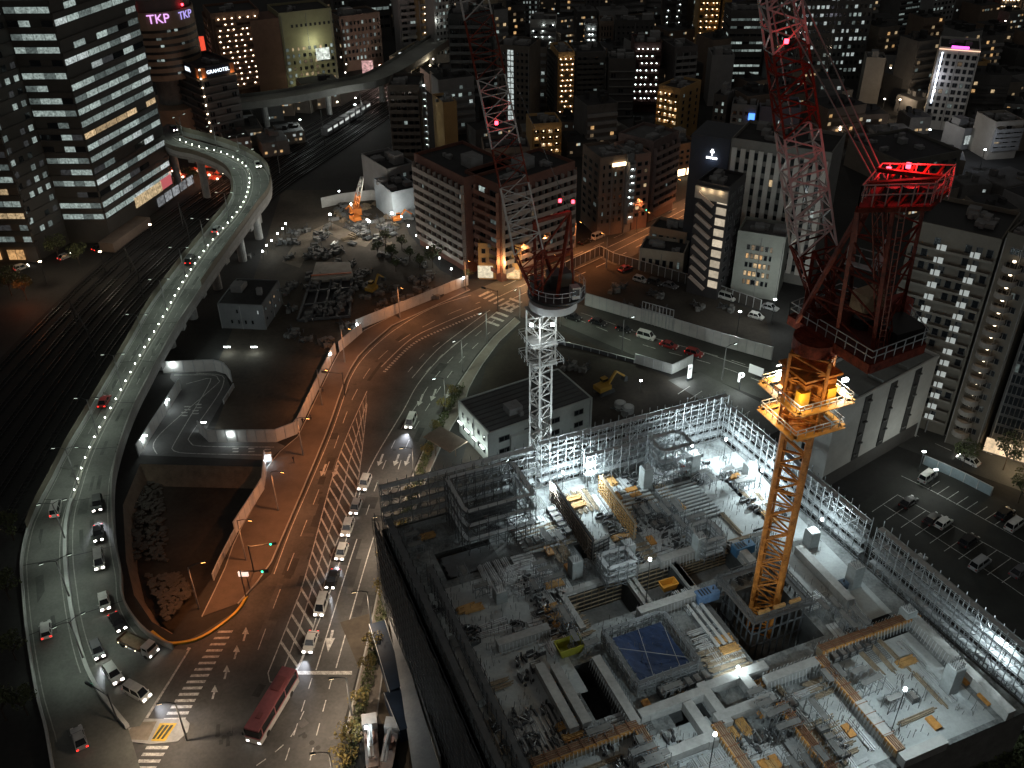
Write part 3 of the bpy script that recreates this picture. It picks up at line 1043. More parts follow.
def tower(label, f0, f1, zr, h, depth, wall, front=('blank',), side=('blank',), cat='building', name='building', roofm=None, units=3, seed=1, parapet=.9, tank=False, sideL=None, podium=None):
    """f0, f1: left and right end of the front edge traced at height zr"""
    r = random.Random(seed * 77 + 5)
    a, c = G(*f0, zr), G(*f1, zr)
    a.z = c.z = 0
    d = (c - a)
    width = d.length
    d.normalize()
    inn = V(-d.y, d.x, 0)
    if inn.y < 0 and abs(inn.y) > .15 or (abs(inn.y) <= .15 and inn.dot(a) < 0): inn = -inn
    b = Bld(label, cat, name)
    mid = (a + c) / 2 + inn * depth / 2
    b.root(mid)
    o = b.o
    q = [a, c, c + inn * depth, a + inn * depth]
    mb = MB(wall)
    n = 4
    for i in range(4):
        s, e = q[i], q[(i + 1) % 4]
        mb.face([s, e, e + V(0, 0, h), s + V(0, 0, h)])
    mb.build('wall', o)
    mb = MB(roofm or ROOF)
    mb.face([p + V(0, 0, h - .02) for p in q])
    rf = mb.build('roof', o)
    if parapet:
        mb = MB(wall)
        for i in range(4):
            s, e = q[i], q[(i + 1) % 4]
            t = (e - s).normalized()
            k = V(-t.y, t.x, 0)
            if k.dot(mid - s) < 0: k = -k
            mb.bar(s + k * .16 + V(0, 0, h + parapet / 2 - .01), e + k * .16 + V(0, 0, h + parapet / 2 - .01), .3, parapet)
        mb.build('parapet', o)
    ang = math.atan2(d.y, d.x)
    for i in range(units):
        mb = MB(ROOFU)
        u, w = r.uniform(.15, .85), r.uniform(.2, .8)
        p = a + d * width * u + inn * depth * w
        if i == 0 and tank:
            mb.box((p.x, p.y, h), (min(5, width * .35), min(4, depth * .4), 3.2), ang)
            mb.build('roof_house', o)
            continue
        sx, sy, sz = r.uniform(1.2, min(4, width * .3)), r.uniform(1, min(3.5, depth * .35)), r.uniform(.8, 2.0)
        mb.box((p.x, p.y, h), (sx, sy, sz), ang)
        for k in range(2): mb.box((p.x + r.uniform(-2, 2), p.y + r.uniform(-2, 2), h), (.9, .8, 1.0), ang)
        mb.build('roof_unit', o)
    paint_face(b, a, d, -inn, width, h, front, r)
    if side != ('blank',): paint_face(b, c, inn, d, depth, h, side, r)
    sl = sideL or side
    if sl != ('blank',): paint_face(b, a + inn * depth, -inn, -d, depth, h, sl, r)
    b.flush()
    b.a, b.d, b.inn, b.width, b.depth, b.h, b.ang = a, d, inn, width, depth, h, ang
    return b

def sign_box(b, t, z, w, h, m, name='sign', face='front', proud=.25, parent=None):
    """flat lit sign on the front (or right side) of a building; t runs 0..1 along the face"""
    if face == 'front': p, d, n, wd = b.a, b.d, -b.inn, b.width
    elif face == 'right': p, d, n, wd = b.a + b.d * b.width, b.inn, b.d, b.depth
    else: p, d, n, wd = b.a + b.inn * b.depth, -b.inn, -b.d, b.depth
    c = p + d * wd * t + n * proud
    mb = MB(m)
    mb.box((c.x, c.y, z), (w, .3, h), math.atan2(d.y, d.x))
    return mb.build(name, b.o), c + n * .17 + V(0, 0, z + h / 2), math.atan2(d.y, d.x)

def letters(txt, pos, ang, size, m, parent, name='lettering', ext=.06):
    cu = bpy.data.curves.new(name, 'FONT')
    cu.body = txt
    cu.size = size
    cu.extrude = ext
    cu.align_x = 'CENTER'
    cu.align_y = 'CENTER'
    cu.offset = size * .003
    cu.materials.append(m)
    tmp = bpy.data.objects.new('tmp', cu)
    me = bpy.data.meshes.new_from_object(tmp)
    bpy.data.objects.remove(tmp)
    o = bpy.data.objects.new(name, me)
    COL.objects.link(o)
    o.location = Vector(pos) - parent.location
    o.rotation_euler = (PI / 2, 0, ang)
    adopt(o, parent)
    return o

# ---- the big faceted office tower at the left edge
def facet_tower(label, pts, h, fl, z0, fh, litmap, wall, seed, pod=None, name='office_tower', cat='office tower'):
    r = random.Random(seed)
    b = Bld(label, cat, name)
    c = sum(pts, V(0, 0, 0)) / len(pts)
    b.root(V(c.x, c.y, 0))
    mb = MB(wall)
    mb.prism([(p.x, p.y) for p in pts], 0, h)
    mb.build('wall', b.o)
    for k in range(len(litmap)):
        if litmap[k] is None: continue
        cols, prob, ww, pal = litmap[k]
        A, B_ = pts[k], pts[k + 1]
        d = (B_ - A)
        w = d.length
        d.normalize()
        nn = V(d.y, -d.x, 0)
        ang = math.atan2(d.y, d.x)
        cw = (w - .6) / cols
        sp = MB(surf('tower_spandrel', (0.055, 0.05, 0.045), .6, .2, .3))
        for f in range(fl):
            z = z0 + fh * f
            row = r.random()
            for j in range(cols):
                p = A + d * (.3 + cw * (j + .5)) + V(0, 0, z + fh * .62)
                run = prob * (1.15 if row > .25 else .35)
                m = r.choice(pal) if r.random() < run else (WG if r.random() < .25 else GLASS)
                if row > .94 and m in (WC1, WC2, WC3): m = WW1
                if m is GLASS and r.random() < .6: continue
                b.win(p + nn * .05, ang, cw * ww, fh * .46, m, False)
            q = A + nn * .12 + V(0, 0, z + fh * .16)
            sp.bar(q, q + d * w, .3, fh * .36)
        sp.build('spandrel', b.o)
    return b
PT = [G(38, 262), G(70, 243), G(112, 243), G(177, 197)]
def ext(p, q, k): return p + (q - p) * k
_back = (PT[3] - PT[2]).normalized()
_nb = V(-_back.y, _back.x, 0)
pts = PT + [PT[3] + _nb * 30, PT[0] + _nb * 26]
ft = facet_tower('tall faceted office tower with rows of lit white window bands beside the railway', pts, 118, 30, 6.5, 3.45,
    [(4, .45, .5, COOL), (4, .9, .97, [WC1, WC1, WC1, WC2]), (7, .86, .95, [WC1, WC1, WC1, WC2, WC3]), None], surf('tower_wall', (0.05, 0.047, 0.042), .6, .2, .3), 11)
# podium canopy and street-level shops
ft.flush()
mb = MB(BROWNW)
d_ = (PT[3] - PT[2]).normalized()
n_ = V(d_.y, -d_.x, 0)
q = [PT[2] - d_ * 6 + n_ * .1, PT[2] + d_ * 14 + n_ * .1, PT[2] + d_ * 14 + n_ * 5, PT[2] - d_ * 6 + n_ * 5]
mb.prism([(p.x, p.y) for p in q], 0, 3)
mb.build('podium', ft.o)
mb = MB(litwin('podium_glow', (1.0, .74, .42), .5, 1.2))
q0 = PT[2] + d_ * 14.5 + n_ * .3
mb.box(((q0 + d_ * 8).x, (q0 + d_ * 8).y, 5.2), (15, .3, 3.2), math.atan2(d_.y, d_.x))
mb.build('lobby_window', ft.o)
mb = MB(glow('red_screen', (1.0, .22, .25), .4))
q0 = PT[2] + d_ * 33 + n_ * .3
mb.box((q0.x, q0.y, 5.4), (6, .3, 3.2), math.atan2(d_.y, d_.x))
mb.build('lit_sign', ft.o)
for i in range(5):
    mb = MB(litwin('shop_white', (.9, .95, 1.0), .3, .8))
    q0 = PT[2] + d_ * (28 + i * 4.6) + n_ * .3
    mb.box((q0.x, q0.y, 1.0), (3.6, .3, 2.8), math.atan2(d_.y, d_.x))
    mb.build('shop_window', ft.o)

P2_ = [G(-60, 300), G(-20, 262), G(40, 262), G(58, 238)]
_b2v = V(0, 1, 0)
pts = P2_ + [P2_[3] + V(-8, 22, 0), P2_[0] + V(-6, 30, 0)]
f2 = facet_tower('dim brown office tower at the left edge with few lit bands', pts, 70, 17, 5, 3.6,
    [None, (7, .62, .94, [WC1, WC2, WC1]), (4, .3, .6, [WC2, WC1]), None], surf('tower_wall_brown', (0.085, 0.068, 0.055), .6, .2, .3), 5)
f2.flush()
mb = MB(litwin('lobby_amber', (1.0, .55, .22), .9, .8))
d_ = (P2_[2] - P2_[1]).normalized()
for k in (6, 10.5, 13): 
    q0 = P2_[1] + d_ * k + V(d_.y, -d_.x, 0) * .4
    mb.box((q0.x, q0.y, 1), (2.2, .3, 3.0), math.atan2(d_.y, d_.x))
mb.build('lobby_window', f2.o)

# ---- the round tower the expressway runs into
rc = G(182, 134, 0)
rt = thing('round_tower', 'round brown office tower with a purple lit sign band, swallowing the expressway', 'office tower', rc)
RAD = 13.0
HR = 48
for z0, z1 in ((0, 13.0), (24.0, HR)):
    mb = MB(surf('round_wall', (0.24, 0.17, 0.12), .7, .18, .3))
    mb.cyl((rc.x, rc.y, z0), RAD, z1 - z0, 40)
    mb.build('wall', rt)
mb = MB(CONCD)
mb.cyl((rc.x, rc.y, 13.0), RAD * .45, 11, 24)
mb.build('core', rt)
for k in range(7):
    z = 26 + k * 2.5
    mb = MB(BLACK)
    mb.cyl((rc.x, rc.y, z), RAD + .08, .95, 40)
    mb.build('window_band', rt)
r_ = random.Random(4)
for k in range(26):
    a = -PI / 2 + r_.uniform(-.9, .9)
    z = 26 + r_.randrange(7) * 2.5 + .5
    p = V(rc.x + math.cos(a) * (RAD + .12), rc.y + math.sin(a) * (RAD + .12), z)
    o = bpy.data.objects.new('window', win_mesh(1.2, .8, False))
    COL.objects.link(o)
    o.location = p - rt.location
    o.rotation_euler = (0, 0, a + PI / 2)
    o.material_slots[0].link = 'OBJECT'
    o.material_slots[0].material = r_.choice([WC1, WC2, WC2])
    adopt(o, rt)
mb = MB(surf('round_crown', (0.10, 0.075, 0.07), .7, .18, .3))
mb.cyl((rc.x, rc.y, HR), RAD - 1.0, 4, 40)
mb.build('crown', rt)
mb = MB(ROOF)
mb.cyl((rc.x, rc.y, HR - .2), RAD - .3, .25, 40)
mb.build('roof', rt)
PURP = glow('sign_purple', (.50, .42, 1.0), 1.0)
PINK = glow('sign_pink', (.85, .45, 1.0), 1.25)
camdir = math.atan2(-rc.y, -rc.x)
for da, txt, w in ((0, 'TKP', 8), (-.80, 'O', 4), (.80, 'TKP', 4)):
    a = camdir + da
    p = V(rc.x + math.cos(a) * (RAD + .25), rc.y + math.sin(a) * (RAD + .25), HR - 2.2)
    letters(txt, p, a + PI / 2, 4.4 if da == 0 else 3.8, PINK if da == 0 else PURP, rt, 'sign_lettering')
for a, z in ((camdir - .75, HR + 1), (camdir + .78, HR + 1)):
    mb = MB(L_RED)
    mb.cyl((rc.x + math.cos(a) * RAD, rc.y + math.sin(a) * RAD, z), .4, .7, 8)
    mb.build('beacon', rt)

# ---- listed buildings: label, front edge (traced at zr), height, depth, wall, faces
bk = tower('dark hotel block with glowing blue-white name panels and thin pale floor lines', (188, 136), (214, 150), 0, 29.5, 14, DARKW,
    ('balcony', dict(fl=9, bm=surf('pale_line', (.12, .12, .12), .8, .2, .4), ph=.35, dep=.8, lit=.02, skip=.75, fins=False)), ('balcony', dict(fl=9, bm=MATS['pale_line'], ph=.35, dep=.8, lit=.02, skip=.7, fins=False)), 'hotel', 'hotel', seed=3)
LB = glow('sign_white_blue', (.80, .90, 1.0), 2.4)
for t, txt, w, face in ((.6, 'KPA', 5.0, 'front'), (.5, 'GRAHOTEL', 8.4, 'right')):
    so, c, a = sign_box(bk, t, 26.6, w + .6, 3.4, surf('sign_navy', (.012, .018, .05), .5, .2, .3), 'sign_panel', face)
    letters(txt, c, a, 2.2 if face == 'front' else 1.75, LB, bk.o, 'sign_lettering')
for t, face in ((.12, 'front'), (.93, 'front'), (.1, 'right'), (.9, 'right')):
    so, c, a = sign_box(bk, t, 26.6, 1.6, 3.4, surf('sign_orange_wall', (.55, .2, .07), .6, .2, .4), 'lit_pier', face)
    light('POINT', c + V(0, -.8, -1.6), 60, (1, .55, .25), bk.o, .3)
mb = MB(L_WARMS)
for k in range(9):
    p = bk.a + bk.d * bk.width
    mb.box((p.x + bk.d.x * .5, p.y - .5, 4 + k * 3.2), (.4, .4, .4))
mb.build('corner_lamp', bk.o)

tower('tall brown block with six rows of warm corridor lamps behind the hotel', (226, 104), (272, 98), 0, 36, 20, surf('brown_lamp_wall', (.16, .09, .06), .8, .2, .3),
    ('corridor', dict(fl=13, cols=6, z0=6, bm=surf('brown_rail', (.17, .10, .07), .8, .2, .4), lit=.0, ls=.55, lamp=L_WARMS, skip=1, m0=1)), sideL=('corridor', dict(fl=12, cols=1, bm=MATS['brown_rail'], lit=0, ls=.6, skip=1, m0=3)), cat='apartment block', name='apartment_block', seed=4)
vs = thing('vertical_sign', 'tall white and red glowing advertising screen on the block behind the round tower', 'sign', G(208, 96))
mb = MB(BLACK)
pL = G(208, 96, 0)
mb.box((pL.x, pL.y, 12), (6.2, .8, 13.5), .25)
mb.build('housing', vs)
mb = MB(litwin('screen_white', (.9, .97, 1.0), .6, .5, .3))
mb.box((pL.x - 1.2, pL.y - .95, 16.3), (3.4, .3, 9), .25)
mb.build('white_screen', vs)
mb = MB(glow('screen_red', (1, .10, .05), .9))
mb.box((pL.x + 1.75, pL.y - .2, 16.3), (2.2, .3, 9), .25)
mb.build('red_screen', vs)

ol = tower('broad olive-lit office building with a bright white panel low on its front', (290, 97), (340, 90), 0, 34, 20, OLIVE,
    ('grid', dict(fl=7, cols=9, z0=2, z1=21, lit=.75, pal=[WC1, WW1, WC2, WW2], ww=.45, wh=.5)), ('grid', dict(fl=6, z0=2, z1=20, lit=.5, pal=WARM)), 'office building', 'office_building', seed=6, units=2)
so, c, a = sign_box(ol, .74, 14, 6, 5, litwin('panel_white_green', (.92, 1.0, .90), 1.0, .8, .8), 'lit_panel')
light('POINT', c + V(-2, -5, 5), 1300, (.95, 1.0, .72), ol.o, 1.0)
light('POINT', ol.a + ol.d * 8 - ol.inn * 7 + V(0, 0, 3), 900, (.95, 1.0, .65), ol.o, 1.0)
mb = MB(BLACK)
for i in range(12):
    p = ol.a + ol.d * (5 + i * 2.0) - ol.inn * .05 + V(0, 0, 28.5)
    mb.box((p.x, p.y, p.z), (.9, .2, 1.2), ol.ang)
mb.build('vent_row', ol.o)
mb = MB(surf('brick_wing', (.16, .085, .06), .8, .2, .5))
p = ol.a - ol.d * 6.2 + ol.inn * 8
mb.box((p.x, p.y, 0), (12, 15.6, 33), ol.ang)
mb.build('side_wing', ol.o)

LST = [
 # label, f0, f1, zr, h, depth, wall, front, side, cat, kwargs
 ('brown office block with scattered white windows right of the olive building', (345, 72), (384, 66), 0, 24, 16, BROWNW, ('grid', dict(fl=6, cols=10, lit=.45, pal=COOL, z0=4)), ('grid', dict(fl=6, lit=.3)), 'office block'),
 ('narrow dark block with dotted windows above the brown office block', (338, 48), (350, 47), 0, 34, 12, DARKW, ('grid', dict(fl=9, cols=3, lit=.6, pal=COOL)), ('blank',), 'building'),
 ('low dark hall with a floodlit white roof edge in the far haze of lights', (352, 40), (392, 36), 0, 18, 18, DARKW, ('ribbon', dict(fl=3, cols=6, lit=.3, pal=COOL)), ('blank',), 'building'),
 ('pale block with striped balconies beyond the elevated road', (402, 58), (420, 56), 0, 27, 10, GREYW, ('balcony', dict(fl=8, lit=.1, pal=COOL)), ('blank',), 'apartment block'),
 ('ochre block with one column of warm lamps beyond the elevated road', (421, 58), (434, 56), 0, 28, 12, surf('ochre_dim', (.26, .19, .11), .8, .15, .3), ('corridor', dict(fl=8, cols=1, lit=0, skip=1, ls=.5)), ('blank',), 'apartment block'),
 ('slim grey tower with small white windows left of the red crane jib', (437, 64), (452, 62), 0, 46, 12, GREYW, ('grid', dict(fl=14, cols=4, lit=.35, pal=COOL)), ('blank',), 'building'),
 ('dark banded tower directly behind the red crane jib', (452, 112), (494, 112), 0, 38, 16, surf('dark_teal_wall', (.06, .065, .065), .7, .2, .3), ('balcony', dict(fl=10, cols=4, lit=.02, bm=surf('teal_rail', (.13, .14, .14), .8, .2, .3))), ('blank',), 'apartment block'),
 ('dark apartment tower with a single lamp column on its edge by the railway', (394, 164), (424, 164), 0, 27.5, 15, surf('grid_dark', (.105, .092, .08), .8, .2, .3), ('balcony', dict(fl=9, cols=5, lit=.03, pal=COOL, bm=surf('grid_rail', (.14, .125, .11), .8, .2, .3))), ('corridor', dict(fl=10, cols=1, lit=0, ls=.75, lamp=L_COOL, skip=1, z0=3, m0=6)), 'apartment block'),
 ('slim ochre block glowing beside the lamp column by the railway', (446, 160), (459, 158), 0, 20, 12, WARMW, ('blank',), ('blank',), 'building'),
 ('low grey roofed building under the dark tower by the works yard', (390, 207), (417, 200), 0, 12, 18, GREYW, ('grid', dict(fl=3, cols=4, lit=.1)), ('blank',), 'building'),
 ('plain pale blue shed with flat roof beside the brick apartment block', (394, 222), (420, 216), 0, 9, 14, surf('blue_shed', (.34, .40, .45), .7, .15, .3), ('blank',), ('blank',), 'warehouse'),
 ('dark tower with one bright ladder-like stair window', (498, 134), (530, 137), 0, 33, 14, surf('dark_beige', (.12, .105, .09), .8, .2, .3), ('grid', dict(fl=11, cols=7, lit=.02, z0=6)), ('blank',), 'apartment block'),
 ('ochre corridor block with a full column of warm lamps on each floor', (557, 124), (573, 123), 0, 27, 16, WARMW, ('corridor', dict(fl=11, cols=3, lit=0, skip=1, ls=.42, bm=surf('ochre_rail', (.45, .29, .14), .8, .15, .3), lstep=1)), ('balcony', dict(fl=11, lit=.02, bm=DARKW)), 'apartment block'),
 ('dark balcony block joined to the ochre corridor block on its right', (574, 122), (603, 121), 0, 26.5, 16, DARKW, ('balcony', dict(fl=11, cols=5, lit=.04, bm=surf('dark_rail', (.075, .075, .07), .8, .2, .3))), ('blank',), 'apartment block'),
 ('dark block with thin pale horizontal lines in the middle distance', (606, 125), (632, 125), 0, 25, 14, DARKW, ('balcony', dict(fl=7, cols=3, lit=.02, ph=.3, dep=.7, bm=surf('thin_line', (.2, .2, .19), .8, .2, .3), fins=False, skip=.8)), ('blank',), 'building'),
 ('dark red block dotted with staggered white lamps', (630, 112), (657, 112), 0, 27, 14, surf('dark_red', (.09, .045, .04), .8, .2, .3), ('corridor', dict(fl=8, cols=5, lit=0, skip=1, ls=.5, lamp=L_COOL, bm=MATS['dark_red'])), ('blank',), 'apartment block'),
 ('grey balcony block behind the amber-lit apartment house', (670, 112), (692, 110), 0, 25, 14, surf('mid_grey_dark', (.13, .12, .12), .8, .2, .3), ('balcony', dict(fl=8, cols=3, lit=.05)), ('blank',), 'apartment block'),
 ('amber-lit apartment house with bright open corridors and dark left flank', (655, 138), (676, 143), 0, 19.5, 15, WARMW, ('corridor', dict(fl=6, cols=4, lit=.55, pal=[WW3, WW1], ls=.45, lamp=L_WARM, bm=surf('amber_rail', (.52, .30, .10), .8, .15, .3), skip=0, m0=.3)), ('grid', dict(fl=6, cols=3, lit=.05, ww=.25)), 'apartment block'),
 ('very tall ochre apartment tower with lamps on every corridor', (694, 57), (715, 57), 0, 46, 14, WARMW, ('corridor', dict(fl=15, cols=4, lit=.1, pal=WARM, skip=.4, ls=.6, lamp=L_WARM, bm=MATS['amber_rail'])), ('blank',), 'apartment block'),
 ('ochre tower twin with a deep dark slot beside it', (717, 57), (726, 57), 0, 43, 14, WARMW, ('corridor', dict(fl=14, cols=2, lit=.2, pal=WARM, skip=.4, ls=.5, lstep=2, lamp=L_WARM, bm=MATS['amber_rail'])), ('blank',), 'apartment block'),
 ('office block with curved white-lit window bands behind the red jib', (722, 92), (757, 92), 0, 33, 16, DARKW, ('ribbon', dict(fl=9, cols=5, lit=.75, rowlit=.75, pal=[WC1, WC2, WC1], wh=.4)), ('ribbon', dict(fl=9, cols=3, lit=.6, pal=COOL)), 'office block'),
 ('grey windowless block below the tall ochre tower', (707, 106), (729, 106), 0, 20, 12, GREYW, ('blank',), ('blank',), 'building'),
 ('large office tower with rows of small square lit windows behind the orange crane', (788, 92), (858, 90), 0, 44, 30, surf('office_dark', (.07, .07, .068), .7, .2, .3), ('grid', dict(fl=12, cols=15, lit=.42, pal=[WC1, WC3, WC3, WC2], ww=.6, wh=.42, z0=4)), ('grid', dict(fl=12, cols=8, lit=.5, pal=COOL, ww=.6, wh=.4, z0=4)), 'office tower'),
 ('dark grey office block with a flat front left of the big office tower', (764, 100), (788, 100), 0, 17, 14, surf('office_grey', (.09, .09, .095), .7, .2, .3), ('grid', dict(fl=5, cols=5, lit=.12, pal=COOL)), ('blank',), 'office block'),
 ('plain pale blank-walled slab in front of the big office tower', (858, 103), (877, 104), 0, 18, 9, surf('slab_beige', (.30, .28, .25), .8, .15, .3), ('blank',), ('blank',), 'building'),
 ('dark blue-lit low block with white vertical window line', (755, 146), (795, 148), 0, 14, 14, surf('violet_grey', (.22, .21, .27), .7, .15, .3), ('grid', dict(fl=4, cols=1, lit=1, pal=[WC3], ww=.03, wh=.5)), ('blank',), 'building'),
 ('grey block with a small blue sign on its front', (727, 146), (752, 148), 0, 15, 12, GREYW, ('grid', dict(fl=4, cols=4, lit=.1, pal=COOL, skip=.5)), ('blank',), 'building'),
 ('dark narrow block with a green lit strip above the street', (709, 144), (722, 146), 0, 18, 10, DARKW, ('grid', dict(fl=5, cols=2, lit=.25, pal=COOL)), ('blank',), 'building'),
 ('pale apartment house with red-brown flank behind the white mast crane', (485, 198), (530, 196), 0, 16, 12, BROWNW, ('balcony', dict(fl=5, cols=6, lit=.05)), ('blank',), 'apartment block'),
 ('low block with warm shop-lit balconies behind the brick apartments', (532, 165), (561, 163), 0, 14, 12, WARMW, ('corridor', dict(fl=4, cols=4, lit=.5, pal=[WW1, WW3], ls=.4, lamp=L_WARM, bm=MATS['amber_rail'], skip=0)), ('blank',), 'apartment block'),
 ('brown shop house with a lit ground floor between the apartments and the hotel', (676, 178), (695, 174), 0, 11, 12, surf('rust_wall', (.26, .15, .09), .8, .2, .4), ('grid', dict(fl=3, cols=3, lit=.2, pal=WARM, shops=L_WARM, z0=4)), ('blank',), 'shop house'),
 ('curved grey office with bright white window strips far behind the tall jib', (893, 40), (917, 36), 0, 20, 14, surf('far_grey', (.16, .16, .16), .7, .2, .3), ('ribbon', dict(fl=6, cols=4, lit=.6, pal=COOL)), ('blank',), 'office block'),
 ('pale far office grid with white mullions near the top edge', (925, 40), (948, 36), 0, 22, 14, GREYW, ('grid', dict(fl=7, cols=6, lit=.15, pal=COOL)), ('blank',), 'office block'),
 ('far apartment block with orange lamp grid at the top right corner', (994, 24), (1013, 24), 0, 20, 14, BROWNW, ('corridor', dict(fl=5, cols=5, lit=.2, skip=.6, pal=WARM, ls=.8, lamp=L_WARM)), ('blank',), 'apartment block'),
 ('second far apartment block of orange lamps cut by the right edge', (1016, 26), (1034, 26), 0, 20, 14, BROWNW, ('corridor', dict(fl=6, cols=4, lit=.2, skip=.6, pal=WARM, ls=.8, lamp=L_WARM)), ('blank',), 'apartment block'),
 ('pale house with stepped balconies right of the blue shop fronts', (986, 160), (1014, 158), 0, 13, 12, surf('cream', (.34, .31, .27), .8, .15, .3), ('balcony', dict(fl=5, cols=3, lit=.08)), ('blank',), 'apartment block'),
 ('low building with glowing blue-white shop fronts at the right edge', (960, 150), (984, 146), 0, 7, 10, GREYW, ('grid', dict(fl=1, cols=3, lit=1, pal=[WC3], z0=1, wh=.7, ww=.8)), ('blank',), 'shop'),
 ('low dark workshop roof behind the red crane platform', (895, 190), (955, 178), 0, 9, 26, surf('workshop', (.13, .125, .11), .8, .2, .3), ('grid', dict(fl=2, cols=6, lit=.1)), ('blank',), 'workshop'),
 ('ochre lit gable house right of the pink sign building', (966, 88), (984, 86), 0, 10, 9, WARMW, ('balcony', dict(fl=2, cols=4, lit=.3, pal=WARM)), ('blank',), 'house'),
 ('dark tower with faint warm dots at the top of the frame behind the jib', (584, 42), (612, 42), 0, 40, 14, DARKW, ('grid', dict(fl=12, cols=6, lit=.14, pal=MIX, wh=.35, ww=.35)), ('blank',), 'apartment block'),
 ('dark tower with dotted white stair lights near the top centre', (662, 46), (684, 46), 0, 36, 14, DARKW, ('corridor', dict(fl=11, cols=4, lit=0, skip=1, ls=.45, lamp=L_COOL, lstep=2, bm=DARKW)), ('blank',), 'apartment block'),
 ('pale tower with a bright white window grid near the top', (522, 36), (538, 36), 0, 24, 12, GREYW, ('grid', dict(fl=7, cols=5, lit=.8, pal=[WC1, WC3, WC2], z0=6)), ('blank',), 'apartment block'),
 ('white-lit stair block with blue glow beneath it', (530, 60), (556, 60), 0, 18, 12, PALEW, ('corridor', dict(fl=5, cols=3, lit=.1, skip=.6, ls=.5, lamp=L_COOL)), ('blank',), 'apartment block'),
 ('narrow lamp-lit stair block near a warm roof lamp', (584, 62), (596, 62), 0, 17, 10, GREYW, ('corridor', dict(fl=5, cols=2, lit=0, skip=1, ls=.7, lamp=L_COOL)), ('blank',), 'apartment block'),
 ('dull block with vertical dark seams right of the lamp-lit stairs', (598, 62), (612, 62), 0, 18, 12, BROWNW, ('stripe', dict(fl=5, cols=5, lit=0, bm=BROWNW)), ('blank',), 'building'),
 ('wide dark apartment block with a few cold windows in the centre distance', (614, 66), (652, 66), 0, 20, 12, DARKW, ('grid', dict(fl=6, cols=8, lit=.16, pal=MIX, ww=.4, wh=.4)), ('blank',), 'apartment block'),
]
BB = {}
SPANS = []
for i, e in enumerate(LST):
    SPANS.append((e[1], e[2], e[4]))
    BB[i] = tower(e[0], e[1], e[2], e[3], e[4], e[5], e[6], e[7], e[8], e[9], e[9].replace(' ', '_'), seed=20 + i, tank=(i % 3 == 0), units=5)
# details on some of them
b = BB[11]
mb = MB(WC3)
for k in range(13):
    for s in (-.5, .5):
        p = b.a + b.d * (b.width * .42 + s * 1.3) - b.inn * .12 + V(0, 0, 6 + k * 2.05)
        mb.box((p.x, p.y, p.z), (1.0, .15, 1.6), b.ang)
mb.build('stair_window', b.o)
b = BB[26]
sign_box(b, .82, 10.5, 2.2, 2.4, glow('sign_blue', (.08, .25, 1.0), 2.5), 'blue_sign')
b = BB[27]
sign_box(b, .6, 3.4, 3.6, 1.0, glow('sign_lime', (.7, 1.0, .2), 1.2), 'green_sign')

# pink-topped hotel at the right
pk = tower('pale hotel with a pink glowing roof sign and a white light strip down its corner', (921, 128), (960, 132), 0, 30, 18, PALEW,
    ('grid', dict(fl=10, cols=6, lit=.06, pal=[WC2, WW2], ww=.6, wh=.6, z0=3)), ('blank',), 'hotel', 'hotel', seed=91)
so, c, a = sign_box(pk, .5, 30.8, 6, .8, glow('sign_magenta', (1.0, .12, .85), 2.6), 'roof_sign')
mb = MB(glow('roof_line', (1.0, .62, .42), 1.6))
mb.bar(pk.a - pk.inn * .3 + V(0, 0, 30.2), pk.a + pk.d * pk.width - pk.inn * .3 + V(0, 0, 30.2), .25)
mb.build('roof_light', pk.o)
mb = MB(glow('corner_line', (.80, .88, 1.0), 3.0))
p = pk.a + pk.d * 1.4 - pk.inn * .3
mb.box((p.x, p.y, 10), (.5, .3, 19), pk.ang)
mb.build('corner_light', pk.o)
light('POINT', p - pk.inn * 3 + V(0, 0, 20), 600, (.85, .85, 1.0), pk.o, 1)

# the brick apartment block: two wings, seen left of the far street
def wing(label, f0, f1, zr, h, depth, seed, front, side, **k):
    return tower(label, f0, f1, zr, h, depth, BRICKR, front, side, 'apartment block', 'apartment_block', seed=seed, units=4, **k)
BAL = surf('balcony_pink', (.33, .28, .25), .8, .15, .3)
wing('brick apartment block with long grey balconies facing the works yard', (414, 156), (464.5, 181), 27.5, 27.5, 17, 101,
    ('balcony', dict(fl=9, cols=9, lit=.03, pal=MIX, bm=BAL, z0=3)), ('grid', dict(fl=9, cols=3, lit=.12, pal=COOL, z0=3)), tank=True)
wing('brick apartment wing with grey balconies overlooking the orange street', (500, 188.5), (575, 164), 27.5, 27.5, 15, 102,
    ('balcony', dict(fl=9, cols=11, lit=.08, pal=MIX, bm=BAL, z0=3)), ('balcony', dict(fl=9, cols=3, lit=.12, pal=COOL, bm=surf('brick_rail', (.22, .11, .08), .8, .2, .3), z0=3)), tank=True)
sm = tower('stair tower with a tall white strip light between the two brick wings', (488, 182), (500, 188), 26, 26, 12, surf('stair_dark', (.10, .07, .06), .8, .2, .3), ('blank',), ('blank',), 'stair tower', 'stair_tower', seed=5)
mb = MB(glow('stair_strip', (.92, 1.0, .96), 1.6))
p = sm.a + sm.d * .8 - sm.inn * .3
mb.box((p.x, p.y, 4), (.55, .3, 20), sm.ang)
mb.build('strip_light', sm.o)
cs = tower('ochre corner shop with lit entrance on the street corner below the brick flats', (479, 279), (521, 280), 0, 10, 5, WARMW, ('grid', dict(fl=2, cols=5, lit=.1, z0=4.5, z1=10, ww=.4)), ('blank',), 'shop', 'corner_shop', seed=6, roofm=ROOFG)
sign_box(cs, .16, .6, 4.2, 3.6, litwin('shop_cream', (1.0, .88, .62), 1.2, 1.0, .4), 'shop_window')
sign_box(cs, .75, .6, 5.2, 2.6, litwin('shop_amber', (1.0, .66, .32), 1.4, 1.0, .5), 'shop_window')
p = cs.a + cs.d * 7 - cs.inn * 3.2
